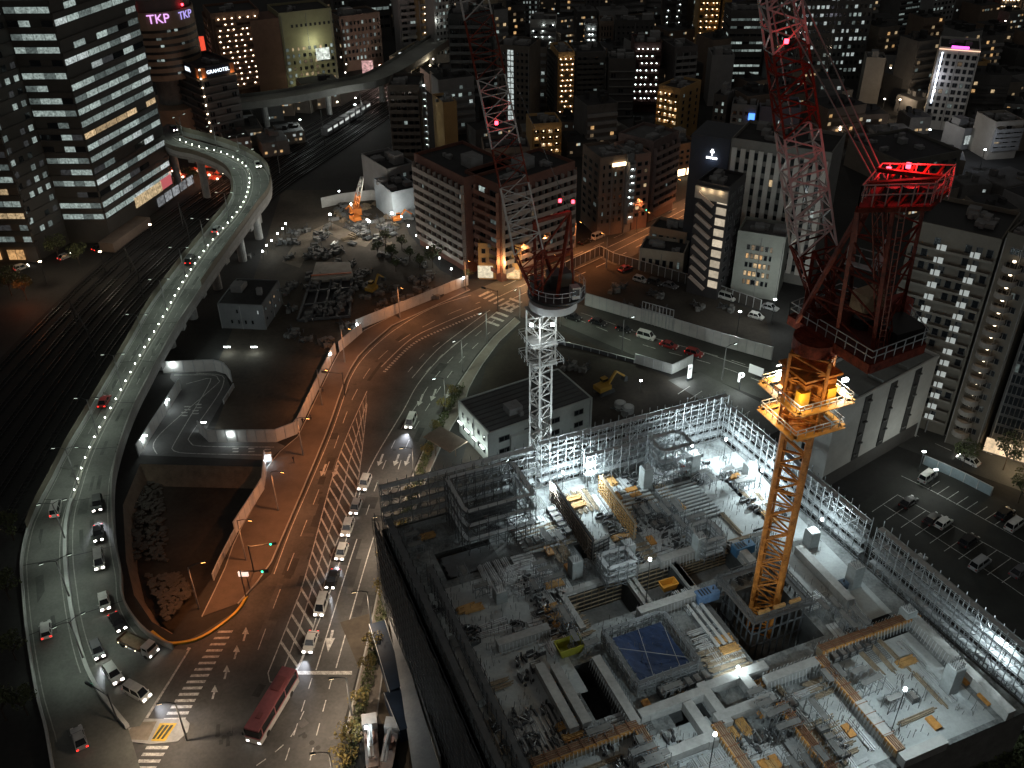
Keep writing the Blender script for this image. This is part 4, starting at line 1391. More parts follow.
light('POINT', p + V(0, 0, 6.5), 1500, (1.0, .56, .22), cs.o, .4)
light('POINT', p + cs.d * 6 + V(0, 0, 3.5), 600, (1.0, .75, .45), cs.o, .4)

# slim street blocks between the brick wing and the hotel
S_ = [
 ('grey-brown slim block with a lamp-lit white stair', (597, 237), (622, 233), 24, BROWNW, ('grid', dict(fl=8, cols=4, lit=.12, pal=COOL, ww=.4))),
 ('pale red slim block with arched top beside the lamp-lit stair', (631, 230), (646, 227), 23, surf('rose_wall', (.32, .20, .16), .8, .15, .3), ('grid', dict(fl=8, cols=2, lit=.25, pal=WARM))),
 ('brown balcony block with gently sloping top before the hotel', (648, 222), (672, 209), 25, surf('mauve_brown', (.17, .12, .11), .8, .2, .3), ('balcony', dict(fl=8, cols=4, lit=.05, bm=surf('mauve_rail', (.24, .18, .17), .8, .2, .3)))),
]
for i, (lb, f0, f1, h, w, fr) in enumerate(S_):
    q = tower(lb, f0, f1, 0, h, 13, w, fr, ('grid', dict(fl=8, cols=3, lit=.1)), 'apartment block', 'apartment_block', seed=120 + i, roofm=ROOFG)
    if i == 0:
        mb = MB(L_WARM)
        q0 = q.a + q.d * q.width * .72 - q.inn * .4
        mb.box((q0.x, q0.y, h - 2.2), (4.2, .3, 1.0), q.ang)
        mb.build('roof_lamp', q.o)
st = tower('open stair shaft with one white lamp on each landing', (623, 233), (630, 231), 0, 24, 8, surf('stair_grey', (.2, .2, .2), .8, .2, .3), ('corridor', dict(fl=9, cols=1, lit=0, skip=1, ls=.6, lamp=L_COOL, bm=GREYW, m0=.2)), ('blank',), 'stair tower', 'stair_tower', seed=130)

# the hotel with white vertical stripes
ht = tower('hotel with white vertical pilasters and a dark logo wall', (716, 268), (808, 287), 0, 37, 17, surf('hotel_grey', (.21, .205, .19), .8, .15, .3),
    ('stripe', dict(fl=10, cols=11, z0=3, z1=35.5, lit=.05, pal=[WW1, WC1], bm=surf('pilaster', (.60, .58, .54), .8, .12, .3))), ('blank',), 'hotel', 'hotel', seed=140, units=5)
mb = MB(BLUEW)
p = ht.a - ht.d * 5.4 + ht.inn * 6
mb.box((p.x, p.y, 0), (10.6, 13, 37.5), ht.ang)
mb.build('logo_wall', ht.o)
LG = glow('logo_white', (.95, .97, 1.0), 4)
q = ht.a - ht.d * 4.6 - ht.inn * .62
mb = MB(LG)
for a_, b_, s in ((0, .55, .5), (-.32, .1, .42), (.32, .1, .42)): mb.box((q.x + ht.d.x * a_, q.y + ht.d.y * a_, 33.2 + b_), (s, .15, s), ht.ang)
mb.box((q.x, q.y, 32.4), (.2, .15, .7), ht.ang)
for a_ in (-1.3, -.8, -.28, .28, .8, 1.3): mb.box((q.x + ht.d.x * a_, q.y + ht.d.y * a_, 31.6), (.34, .15, .5), ht.ang)
mb.build('logo', ht.o)
light('POINT', q - ht.inn * 1.6 + V(0, 0, 31.4), 130, (.6, .75, 1.0), ht.o, .4)

ds = tower('black stair-fronted block with lit landings and slanting flights beside the hotel', (686, 292), (716, 300), 0, 31, 11, surf('black_block', (.035, .033, .036), .6, .2, .3), ('blank',), ('grid', dict(fl=9, cols=2, lit=.02)), 'apartment block', 'apartment_block', seed=150, units=4)
ST = surf('stair_rail', (.42, .34, .29), .8, .15, .3)
for k in range(9):
    mb = MB(ST)
    A = ds.a + ds.d * .8 - ds.inn * .9 + V(0, 0, 2.6 + k * 2.95 + 2.9)
    B_ = ds.a + ds.d * 5.2 - ds.inn * .9 + V(0, 0, 2.6 + k * 2.95)
    mb.bar(A, B_, .5, .9)
    mb.build('stair_flight', ds.o)
    mb = MB(litwin('landing', (1.0, .84, .62), .62, 1.0, .3))
    p = ds.a + ds.d * 7.2 - ds.inn * .15
    mb.box((p.x, p.y, 3.4 + k * 2.95), (2.6, .2, 1.9), ds.ang)
    mb.build('landing_window', ds.o)
mb = MB(surf('capping', (.40, .36, .31), .8, .15, .3))
p = ds.a + ds.d * (ds.width / 2) - ds.inn * .5
mb.box((p.x, p.y, 27.6), (ds.width, .8, 3.2), ds.ang)
mb.build('roof_band', ds.o)
for t in (.25, .5, .78):
    p = ds.a + ds.d * ds.width * t - ds.inn * 1.5
    light('POINT', p + V(0, 0, 30.2), 60, (1, .75, .45), ds.o, .2)
gs = tower('grey-green block with warm lit rooms in front of the striped hotel', (730, 293), (776, 301), 0, 17.5, 10, surf('greygreen', (.30, .32, .29), .8, .12, .3), ('grid', dict(fl=5, cols=6, z0=3, z1=15.5, lit=.62, pal=[WW1, WW2, WW3], ww=.7, wh=.55, m0=2.6)), ('blank',), 'office block', 'office_block', seed=160, roofm=ROOFG)
lh = tower('long low cream building with barred front by the vacant lot', (638, 270), (682, 276), 0, 6, 9, surf('cream_low', (.40, .35, .28), .8, .15, .3), ('grid', dict(fl=1, cols=6, z0=1, z1=5, lit=.05)), ('blank',), 'low building', 'low_building', seed=170)
lh2 = tower('small rust-lit shop with a flat dark roof on the street bend', (648, 256), (684, 263), 0, 8.5, 8, surf('rust2', (.36, .24, .16), .8, .15, .3), ('grid', dict(fl=2, cols=5, z0=2, z1=8, lit=.02)), ('blank',), 'shop', 'shop', seed=171)

# right: apartment block, glazed block, parking garage block
ar = tower('tall grey apartment block with glowing white balcony screens at the right', (913, 224), (1001, 244), 44.5, 44.5, 16, surf('apt_grey', (.17, .155, .13), .8, .15, .3),
    ('balcony', dict(fl=15, cols=8, z0=3.4, lit=.0, skip=.45, dep=1.2, ph=.35, bm=surf('apt_rail', (.20, .185, .16), .8, .15, .3), fins=False)), ('blank',), 'apartment block', 'apartment_block', seed=180, units=5, roofm=BLACK)
scr = glow('balcony_screen', (.93, 1.0, .97), .27)
mbp = MB(scr)
mbp.box((0, 0, 0), (.95, .2, 1.15))
sme = mbp.mesh('lit_screen')
for f in range(15):
    for t, s in ((.42, 1), (.36, .55), (.80, 1), (.74, .55)):
        o = bpy.data.objects.new('lit_screen', sme)
        COL.objects.link(o)
        p = ar.a + ar.d * ar.width * t - ar.inn * 1.3 + V(0, 0, 3.8 + f * (40 / 15))
        o.location = p - ar.o.location
        o.rotation_euler = (0, 0, ar.ang)
        o.scale = (s, 1, 1 if s == 1 else .9)
        adopt(o, ar.o)
a2 = tower('taller dark apartment wing with a column of lamp-lit round balconies at the right edge', (1003, 249), (1040, 259), 44.5, 47, 14, surf('apt_dark', (.10, .09, .075), .8, .15, .3), ('grid', dict(fl=15, cols=5, lit=.04, ww=.4, wh=.45, m0=5.2)), ('blank',), 'apartment block', 'apartment_block', seed=181)
for f in range(15):
    mb = MB(surf('round_balcony', (.24, .22, .20), .7, .15, .4))
    p = a2.a + a2.d * 2.6 - a2.inn * .9 + V(0, 0, 3.8 + f * (40 / 15))
    mb.cyl((p.x, p.y, p.z), 1.7, .2, 12)
    for k in range(9):
        a_ = a2.ang - PI + k * PI / 8
        b_ = a2.ang - PI + (k + 1) * PI / 8
        if k < 8: mb.bar((p.x + 1.6 * math.cos(a_), p.y + 1.6 * math.sin(a_), p.z + .65), (p.x + 1.6 * math.cos(b_), p.y + 1.6 * math.sin(b_), p.z + .65), .1, .9)
    bo = mb.build('balcony', a2.o)
    mb = MB(L_WARMS)
    mb.box((p.x, p.y - .2, p.z + 1.9), (.4, .4, .3))
    mb.build('balcony_lamp', a2.o)
gb = tower('glazed office block with a grid of dim panes at the far right', (984, 452), (1090, 484), 0, 33, 14, DARKW, ('grid', dict(fl=11, cols=22, z0=5, lit=.04, pal=MIX, ww=.88, wh=.8)), ('blank',), 'office block', 'office_block', seed=182)
for t, w in ((.06, 3), (.2, 4), (.33, 4)):
    sign_box(gb, t, .6, w, 3.2, litwin('lobby_warm', (1.0, .74, .46), 1.1, 1.0, .4), 'lobby_window')
light('POINT', gb.a + gb.d * 7 - gb.inn * 4 + V(0, 0, 3.5), 900, (1, .72, .4), gb.o, .4)
sign_box(ar, .08, .6, 3.4, 2.6, MATS['lobby_warm'], 'lobby_window')

# white block behind the orange crane: narrow end with five windows, long slotted flank
e0, e1 = G(793, 478, 0), G(826, 492, 0)
e0, e1 = G(791, 496), G(819, 494)
far = G(916, 437, 0)
wb = Bld('pale grey windowless-looking block with slotted flank behind the orange crane', 'building', 'garage_building')
wb.root(V(e1.x, e1.y, 0))
HH = 19.8
dirl = (far - e1); LEN = dirl.length; dirl.normalize()
back = V(-dirl.y, dirl.x, 0)
WID = 11
mb = MB(surf('garage_white', (.46, .46, .44), .75, .12, .3))
q = [e1, e1 + dirl * LEN, e1 + dirl * LEN + back * WID, e1 + back * WID]
for i in range(4): mb.face([q[i] + V(0, 0, 4.2 if i == 0 else 0), q[(i + 1) % 4] + V(0, 0, 4.2 if i == 0 else 0), q[(i + 1) % 4] + V(0, 0, HH), q[i] + V(0, 0, HH)])
mb.build('wall', wb.o)
mb = MB(DARKW)
mb.face([q[0] + back * .4, q[1] + back * .4, q[1] + back * .4 + V(0, 0, 4.3), q[0] + back * .4 + V(0, 0, 4.3)])
mb.face([q[0] + V(0, 0, 4.2), q[1] + V(0, 0, 4.2), q[1] + back * .4 + V(0, 0, 4.2), q[0] + back * .4 + V(0, 0, 4.2)])
mb.build('ground_floor', wb.o)
mb = MB(surf('garage_roof', (.17, .18, .17), .85, .2, .3))
mb.face([p + V(0, 0, HH - .02) for p in q])
mb.build('roof', wb.o)
mb = MB(MATS['garage_white'])
for i in range(4): mb.bar(q[i] + V(0, 0, HH + .3), q[(i + 1) % 4] + V(0, 0, HH + .3), .35, .64)
mb.build('parapet', wb.o)
ang = math.atan2(dirl.y, dirl.x)
for t in (.30, .55, .80):
    mb = MB(surf('slot_dark', (.03, .03, .03), .8, .2, .4))
    p = e1 + dirl * LEN * t - back * .06
    mb.box((p.x, p.y, 4.4), (2.0, .2, HH - 4.6), ang)
    so = mb.build('slot', wb.o)
    mb = MB(CONCD)
    for k in range(6):
        mb.box((p.x + dirl.x * (.5 if k % 2 else -.5) - back.x * .2, p.y + dirl.y * (.5 if k % 2 else -.5) - back.y * .2, 5.6 + k * 2.5), (.9, .5, .3), ang)
    mb.build('slot_ledge', wb.o)
    mb = MB(MATS['garage_roof'])
    p = e1 + dirl * LEN * (t - .02) + back * 2.2
    mb.box((p.x, p.y, HH), (5.0, 3.6, .9), ang)
    mb.build('roof_hatch', wb.o)
for k in range(5):
    p = e1 + back * (WID * .45) + V(0, 0, 5.5 + k * 3.0)
    o = bpy.data.objects.new('window', win_mesh(1.9, 1.4))
    COL.objects.link(o)
    o.location = p - dirl * .03 - wb.o.location
    o.rotation_euler = (0, 0, math.atan2(-back.y, -back.x))
    adopt(o, wb.o)

# ---- far elevated road crossing behind
ev = thing('flyover', 'distant elevated road crossing the railway on tall piers', 'flyover', G(300, 105))
up = resample(smooth([G(x, y, 11) for x, y in ((228, 103), (285, 96), (336, 86), (380, 76), (436, 42), (470, 20))], 6), 40)
nn = normals(up)
mb = MB(surf('flyover_conc', (.13, .13, .12), .8, .2, .3))
for i in range(39): mb.face([up[i] + nn[i] * 6, up[i] - nn[i] * 6, up[i + 1] - nn[i + 1] * 6, up[i + 1] + nn[i + 1] * 6])
mb.build('deck', ev)
mb = MB(MATS['flyover_conc'])
for s in (-6, 6):
    q = [up[i] + nn[i] * s for i in range(40)]
    mb.wallpath(q, 9.4, 2.8, .3)
mb.build('parapet', ev)
for i in range(3, 39, 6):
    mb = MB(CONC)
    mb.cyl((up[i].x, up[i].y, 0), 1.2, 10, 10)
    mb.build('pier', ev)
for i in range(4, 39, 5): light('POINT', up[i] + V(0, 0, 9), 240, (.95, 1.0, .9), ev, .4)
# pale train hall roof and billboard cluster in the distance
lr = tower('long ochre-lit station hall slanting beyond the flyover', (408, 75), (444, 52), 0, 7, 9, surf('hall', (.42, .36, .26), .8, .15, .3), ('grid', dict(fl=2, cols=14, z0=1, z1=6.5, lit=.85, pal=[WW1, WC1, WW2], ww=.8, wh=.7)), ('blank',), 'station hall', 'station_hall', seed=200)
for i, (px, py, w, h, col, st, lb) in enumerate(((368, 66, 5, 7, (1, .55, .55), 1.0, 'glowing pink-white advertising board in the far entertainment district'), (384, 66, 4, 5.5, (1, .28, .05), 1.3, 'glowing orange advertising board in the far entertainment district'), (393, 66, 3.5, 4, (.95, .8, .75), .9, 'small pale glowing board beside the orange one'), (403, 60, 3, 8, (.9, 1, 1), 1.6, 'slim white glowing pillar sign by the station hall'), (326, 50, 8, 1.6, (.9, 1, .95), .8, 'long white lit fascia below the olive building top'), (485, 40, 4, 5, (1, .05, .08), 1.2, 'red balloon-shaped neon sign behind the crane jib'), (705, 2, 5, 6, (.05, .25, 1), 2.0, 'small vivid blue neon board at the top edge'), (982, 12, 9, 2, (1, .03, .08), 2.2, 'red neon strip sign near the top right'), (550, 43, 8, 3.5, (.55, .85, 1), 1.4, 'pale blue glowing canopy in the middle distance'), (283, 70, 3, 3, (.05, .4, 1), 2.4, 'small blue neon sign by the olive building'))):
    p = G(px, py + 6, 5)
    if i in (4,): p = ol.a + ol.d * 20 - ol.inn * .7
    so = thing('neon_sign', lb, 'sign', V(p.x, p.y, 0))
    mb = MB(STEELD)
    z = 3 if i != 5 else 8
    mb.box((p.x, p.y + .3, 0), (.5, .4, z))
    mb.build('post', so)
    mb = MB(litwin('neon_%d' % i, col, st * .9, .8, .85))
    if i == 5: mb.cyl((p.x, p.y, z), w / 2, h * .5, 10, w * .6); mb.cyl((p.x, p.y, z + h * .5), w * .6, h * .5, 10, w * .25)
    else: mb.box((p.x, p.y, z), (w, .5, h), .1)
    mb.build('panel', so)

# ---- unnamed low blocks that fill the far quarter
FILL_FOOT = []
for o in list(COL.objects):
    if o.get('category') and o.type == 'EMPTY' and o.location.y > 190: FILL_FOOT.append((o.location.x, o.location.y))
fr = random.Random(42)
made = 0
tries = 0
walls = [DARKW, BROWNW, surf('fill_grey', (.13, .125, .12), .8, .25, .3), surf('fill_beige', (.19, .165, .14), .8, .25, .3), GREYW]
HAND = [(240, 127), (262, 119), (285, 113), (252, 141), (274, 151), (302, 109), (320, 105), (238, 152), (290, 140), (930, 205), (966, 200), (1002, 195), (1024, 214), (986, 224), (1046, 200), (900, 212)]
while made < 260 and tries < 9000:
    tries += 1
    if HAND:
        px, py = HAND.pop()
        g = G(px, py)
    else:
        px, py = fr.uniform(330, 1060), fr.uniform(-30, 200)
        if px < 440 and py > 40: continue
        if py > 110 and px < 860 and not (py < 152 and 445 < px < 700): continue
        if 860 < px < 1024 and py > 175: continue
        g = G(px, py)
        if g.y > 760: continue
        if any((g.x - x) ** 2 + (g.y - y) ** 2 < 12.5 ** 2 for x, y in FILL_FOOT): continue
    FILL_FOOT.append((g.x, g.y))
    far_ = g.y > 470
    h = fr.choice([8, 10, 13, 16, 20, 26, 32]) * (1 if g.y > 540 else .6) if far_ else (fr.uniform(7, 12) if py < 110 else fr.uniform(4.5, 7.5))
    w, dp = fr.uniform(8, 17), fr.uniform(8, 14)
    a = fr.choice([.38, .40, -.3, 0.1, .39])
    o = thing('city_block', 'small dim city block with a few lit windows among the far roofs', 'building', V(g.x, g.y, 0), 'dim low blocks filling the far city quarter')
    mb = MB(fr.choice(walls))
    mb.box((0, 0, 0), (w, dp, h), a)
    mb.build('wall', o, local=True)
    mb = MB(fr.choice([ROOF, ROOFG, ROOF]))
    mb.box((0, 0, h), (w - .6, dp - .6, .12), a)
    for k in range(3): mb.box((fr.uniform(-w * .3, w * .3), fr.uniform(-dp * .3, dp * .3), h + .1), (fr.uniform(1, 3), fr.uniform(1, 2.5), fr.uniform(.8, 2.2)), a)
    mb.build('roof', o, local=True)
    d = V(math.cos(a), math.sin(a), 0)
    nn = V(d.y, -d.x, 0)
    nf = max(2, int(h / 3))
    for k in range(fr.randrange(8, 20) if far_ else fr.randrange(3, 10)):
        f = fr.randrange(nf)
        p = d * (w * fr.uniform(-.42, .42)) + nn * (dp / 2 + .03) + V(0, 0, 1.8 + f * 2.9 if 1.8 + f * 2.9 < h - .8 else h - 1.2)
        wo = bpy.data.objects.new('window', win_mesh(1.0, .9, False))
        COL.objects.link(wo)
        wo.location = p
        wo.rotation_euler = (0, 0, a)
        wo.material_slots[0].link = 'OBJECT'
        wo.material_slots[0].material = fr.choice([WC1, WC2, WW1, WW3, WW2, WW1, WC3])
        adopt(wo, o)
    made += 1

# taller packed apartment blocks in the gaps of the far quarter
tw = random.Random(99)
EXTRA = SPANS + [((286, 95), (345, 90), 34), ((921, 128), (960, 132), 30), ((414, 245), (573, 254), 27), ((597, 237), (672, 209), 24), ((700, 268), (832, 287), 37)]
made = 0
tries = 0
WP = [DARKW, BROWNW, MATS['fill_grey'], MATS['fill_beige'], GREYW, surf('far_sand', (.24, .21, .17), .8, .2, .3)]
while made < 120 and tries < 16000:
    tries += 1
    px, py = tw.uniform(335, 1030), tw.uniform(-20, 150)
    if px < 450 and py > 62: continue
    if px > 840 and py > 120: continue
    g = G(px, py)
    if g.y > 720: continue
    h = tw.uniform(14, 28) if py > 60 else tw.uniform(22, 48)
    pxm = FPX / (g.y * .84 + (CAMH) * .55)
    w = tw.uniform(9, 17)
    ok = True
    for (x0, y0), (x1, y1), hh in EXTRA:
        if min(x0, x1) - w * pxm * .55 < px < max(x0, x1) + 8 + w * pxm * .55:
            yb = max(y0, y1)
            if py > yb - 3 and py - h * pxm * .80 < yb - hh * pxm * .35: ok = False
            if abs(py - yb) < 9: ok = False
    if any((g.x - x) ** 2 + (g.y - y) ** 2 < 11.5 ** 2 for x, y in FILL_FOOT[-made:] if made): ok = False
    if not ok: continue
    FILL_FOOT.append((g.x, g.y))
    dp = tw.uniform(9, 14)
    a = tw.choice([.30, .38, -.12, .05, .36])
    o = thing('apartment_block', 'tall dim apartment block with rows of balconies packed among the far blocks', 'apartment block', V(g.x, g.y, 0), 'tall dim apartment blocks packed in the far quarter')
    wm = tw.choice(WP)
    mb = MB(wm)
    mb.box((0, 0, 0), (w, dp, h), a)
    mb.build('wall', o, local=True)
    mb = MB(ROOF)
    mb.box((0, 0, h), (w - .5, dp - .5, .1), a)
    for k in range(4): mb.box((tw.uniform(-w * .35, w * .35), tw.uniform(-dp * .35, dp * .35), h + .1), (tw.uniform(1, 3.4), tw.uniform(1, 3), tw.uniform(.8, 3)), a)
    mb.build('roof', o, local=True)
    d = V(math.cos(a), math.sin(a), 0)
    nn = V(d.y, -d.x, 0)
    fl = int((h - 2) / 2.9)
    lit = tw.uniform(.15, .55)
    pal = tw.choice([[WC1, WC2, WC3], [WW1, WW2, WW3], [WC1, WW1, WW2, WC2]])
    cols = max(2, int(w / 3))
    mb = MB(wm if tw.random() < .5 else GREYW)
    for f in range(fl):
        q = nn * (dp / 2 + .5) + V(0, 0, 2.4 + f * 2.9)
        mb.bar(q - d * (w / 2 - .2) - V(0, 0, 0), q + d * (w / 2 - .2), 1.0, 1.1)
    mb.build('balcony', o, local=True)
    for f in range(fl):
        for c in range(cols):
            if tw.random() > lit: continue
            wo = bpy.data.objects.new('window', win_mesh(1.3, 1.2, False))
            COL.objects.link(wo)
            wo.location = d * (-w / 2 + w * (c + .5) / cols + tw.uniform(-.4, .4)) + nn * (dp / 2 + .03) + V(0, 0, 3.75 + f * 2.9 if 4.4 + f * 2.9 < h else h - .8)
            wo.rotation_euler = (0, 0, a)
            wo.material_slots[0].link = 'OBJECT'
            wo.material_slots[0].material = tw.choice(pal)
            adopt(wo, o)
    made += 1
print('packed blocks', made)

# a lit train on the far tracks
tn = thing('train', 'dark train with a row of lit windows on the tracks beyond the viaduct bend', 'train', G(350, 130))
_c = [tl[i].lerp(tr[i], .50) for i in range(40)]
_c = resample(_c, 200)
i0 = min(range(200), key=lambda i: (_c[i] - G(322, 138)).length)
i1 = min(range(200), key=lambda i: (_c[i] - G(388, 112)).length)
i0, i1 = min(i0, i1), max(i0, i1)
seg = resample(_c[i0:i1 + 1], 9)
for k in range(8):
    a, b = seg[k], seg[k + 1]
    d = (b - a).normalized()
    mb = MB(surf('train_body', (.12, .12, .125), .5, .2, .5))
    mb.bar(a + d * .3 + V(0, 0, 2.3), b - d * .3 + V(0, 0, 2.3), 2.7, 3.0)
    car_ = mb.build('carriage', tn)
    mb = MB(litwin('train_window', (.95, 1, .95), .8, 2.0, .6))
    for s_ in (-1, 1):
        kx = V(-d.y, d.x, 0) * 1.37 * s_
        mb.bar(a + d * .8 + kx + V(0, 0, 2.7), b - d * .8 + kx + V(0, 0, 2.7), .06, .9)
    mb.build('window_band', car_)
# ------------------------------------------------------------------ the unfinished building
AA = math.radians(22.0)
DA, DB = V(math.cos(AA), math.sin(AA), 0), V(math.sin(AA), -math.cos(AA), 0)
DO = V(-20.3, 111.8, 0)
DZ = 19.0
def ab(px, py, z=DZ):
    p = G(px, py, z) - DO
    return p.dot(DA), p.dot(DB)
def W_(a, b, z=0.0): return V(DO.x + DA.x * a + DB.x * b, DO.y + DA.y * a + DB.y * b, z)
LA, LB_ = 61.8, 64.6
SK = 4.2                                                # the right edge splays outward
site = thing('unfinished_building', 'floodlit unfinished concrete tower block with an open cluttered deck wrapped in scaffolding', 'building site', W_(33, 40))
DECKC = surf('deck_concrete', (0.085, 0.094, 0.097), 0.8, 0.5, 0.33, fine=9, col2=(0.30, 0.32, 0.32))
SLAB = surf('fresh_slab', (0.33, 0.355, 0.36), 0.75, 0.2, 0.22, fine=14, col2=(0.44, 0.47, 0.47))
DARKC = surf('shaft_shade', (0.055, 0.058, 0.058), 0.85, 0.4, 0.5)  # concrete darkened to put the shade of the pits into its colour
def rect_ab(px4, z=DZ):
    """four traced corners squared up on the building's own axes"""
    q = [ab(x, y, z) for x, y in px4]
    a0 = sum(sorted(p[0] for p in q)[:2]) / 2
    a1 = sum(sorted(p[0] for p in q)[2:]) / 2
    b0 = sum(sorted(p[1] for p in q)[:2]) / 2
    b1 = sum(sorted(p[1] for p in q)[2:]) / 2
    return a0, b0, a1, b1
HOLES = {
 'pit_one': (rect_ab(((567, 600), (622, 576), (640, 606), (587, 630))), 4.2),
 'pit_two': (rect_ab(((634, 576), (668, 563), (690, 590), (650, 603))), 4.2),
 'pit_three': (rect_ab(((677, 566), (727, 546), (742, 566), (696, 589))), 3.4),
 'dark_bay': (rect_ab(((572, 668), (596, 658), (622, 712), (590, 722))), 5.0),
 'crane_shaft': (rect_ab(((708, 606), (768, 576), (824, 632), (757, 664))), 6.0),
 'north_bay': (rect_ab(((575, 545), (592, 540), (600, 556), (583, 562))), 2.0),
 'low_bay': (rect_ab(((668, 716), (700, 702), (712, 716), (680, 730))), 2.6),
 'corner_bay': (rect_ab(((775, 672), (806, 658), (815, 668), (786, 684))), 2.6),
 'edge_strip': ((LA - 5.2, 30.5, LA - .8, 46), 3.2),
 'edge_gap': ((LA - 5.0, 47.5, LA - .6, 58), 3.2),
 'left_bay': (rect_ab(((434, 552), (492, 540), (500, 566), (446, 580))), 1.2),
}
outer = [(0, 0), (LA, 0), (LA + SK, LB_), (0, LB_)]
loops = [[V(*p, 0) for p in outer]]
for k, (r4, dep) in HOLES.items():
    a0, b0, a1, b1 = r4
    loops.append([V(a0, b0, 0), V(a1, b0, 0), V(a1, b1, 0), V(a0, b1, 0)])
flat = [p for l in loops for p in l]
mb = MB(DECKC)
for t in tessellate_polygon(loops): mb.face([W_(flat[i].x, flat[i].y, DZ) for i in t])
for i in range(4):
    a, b = outer[i], outer[(i + 1) % 4]
    mb.face([W_(*a, DZ), W_(*b, DZ), W_(*b, DZ - 1.2), W_(*a, DZ - 1.2)])
mb.build('deck', site)
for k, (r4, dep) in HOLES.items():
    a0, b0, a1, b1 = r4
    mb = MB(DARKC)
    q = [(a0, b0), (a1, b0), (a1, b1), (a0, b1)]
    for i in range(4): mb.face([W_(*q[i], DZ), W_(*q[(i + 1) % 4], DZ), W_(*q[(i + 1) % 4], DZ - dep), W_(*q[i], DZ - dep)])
    mb.mat(surf('bay_floor_shade', (.05, .052, .052), .9, .5, .6) if not k.startswith('pit') else CONCD)  # bay floors darkened too, to deepen the shade
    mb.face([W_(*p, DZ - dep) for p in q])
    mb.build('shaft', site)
    if k.startswith('pit'):
        mb = MB(TIMBD)
        for j in range(5):
            z = DZ - dep + .5 + j * (dep - .8) / 4
            mb.bar(W_(a0 + .1, b0 + .12, z), W_(a1 - .1, b0 + .12, z), .18, .14)
            mb.bar(W_(a0 + .12, b0, z), W_(a0 + .12, b1, z), .18, .14)
        for j in range(int((a1 - a0) / 1.2)):
            mb.bar(W_(a0 + .6 + j * 1.2, b0 + .08, DZ - dep), W_(a0 + .6 + j * 1.2, b0 + .08, DZ), .1)
        mb.build('wall_formwork', site)
        mb = MB(CONC)
        for s in ((a0 - .5, b0 - .5, a1 + .5, b0 - .5), (a0 - .5, b0 - .5, a0 - .5, b1 + .5), (a1 + .5, b0 - .5, a1 + .5, b1 + .5)):
            mb.bar(W_(s[0], s[1], DZ + .35), W_(s[2], s[3], DZ + .35), .9, .7)
        mb.build('upstand', site)
# pale fresh slabs
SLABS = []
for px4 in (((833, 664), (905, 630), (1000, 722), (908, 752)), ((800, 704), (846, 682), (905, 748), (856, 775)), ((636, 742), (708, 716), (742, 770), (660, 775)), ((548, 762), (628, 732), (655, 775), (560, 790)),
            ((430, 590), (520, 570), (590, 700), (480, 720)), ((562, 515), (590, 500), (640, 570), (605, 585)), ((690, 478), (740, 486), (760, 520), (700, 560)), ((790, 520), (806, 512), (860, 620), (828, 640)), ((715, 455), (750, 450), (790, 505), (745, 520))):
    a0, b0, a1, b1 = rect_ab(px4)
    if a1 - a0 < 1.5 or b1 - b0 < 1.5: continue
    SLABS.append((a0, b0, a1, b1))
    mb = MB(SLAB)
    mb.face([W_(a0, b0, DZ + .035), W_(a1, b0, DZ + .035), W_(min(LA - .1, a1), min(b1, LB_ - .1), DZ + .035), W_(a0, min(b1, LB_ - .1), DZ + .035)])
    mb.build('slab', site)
# beams with orange plywood edges, along the two axes
def beam(p0, p1, w=1.3, h=1.5, orange=True, m=None, rods=True):
    a0, b0 = ab(*p0, DZ + h)
    a1, b1 = ab(*p1, DZ + h)
    if abs(a1 - a0) > abs(b1 - b0): b0 = b1 = (b0 + b1) / 2
    else: a0 = a1 = (a0 + a1) / 2
    A, B_ = W_(a0, b0), W_(a1, b1)
    d = (B_ - A).normalized()
    k = V(-d.y, d.x, 0)
    mb = MB(m or (TIMBD if orange else CONC))
    mb.bar(A + V(0, 0, DZ + h / 2), B_ + V(0, 0, DZ + h / 2), w, h)
    o = mb.build('beam', site)
    if orange:
        mb = MB(PLY)
        for s in (-1,) if abs(k.y) > abs(k.x) and k.y > 0 or k.x > .5 else (1,):
            q = k * (s * (w / 2 + .09))
            mb.bar(A + q + V(0, 0, DZ + h - .18), B_ + q + V(0, 0, DZ + h - .18), .14, .5)
        mb.mat(surf('rust_bar', (.16, .07, .035), .8, .4, 1.5))
        for s in (-.4, -.15, .15, .4): mb.bar(A + k * s + V(0, 0, DZ + h + .05), B_ + k * s + V(0, 0, DZ + h + .05), .09)
        mb.mat(MATS['rust_bar'])
        L_ = (B_ - A).length
        for i in range(int(L_ / 1.6)):
            c = A + d * (.4 + i * 1.6)
            mb.bar(c - k * (w / 2 + .25) + V(0, 0, DZ + h + .12), c + k * (w / 2 + .25) + V(0, 0, DZ + h + .12), .1, .08)
        mb.build('edge_formwork', site)
    if rods:
        mb = MB(STEEL)
        L_ = (B_ - A).length
        for i in range(int(L_ / .55)):
            for s in (-1, 1):
                c = A + d * (.3 + i * .55) + k * (s * (w / 2 + .55))
                mb.bar(c + V(0, 0, DZ), c + k * (-s * .3) + V(0, 0, DZ + h + .1), .055)
        mb.build('side_brace', site, 'stuff' if L_ > 27 else None)
BI = 0
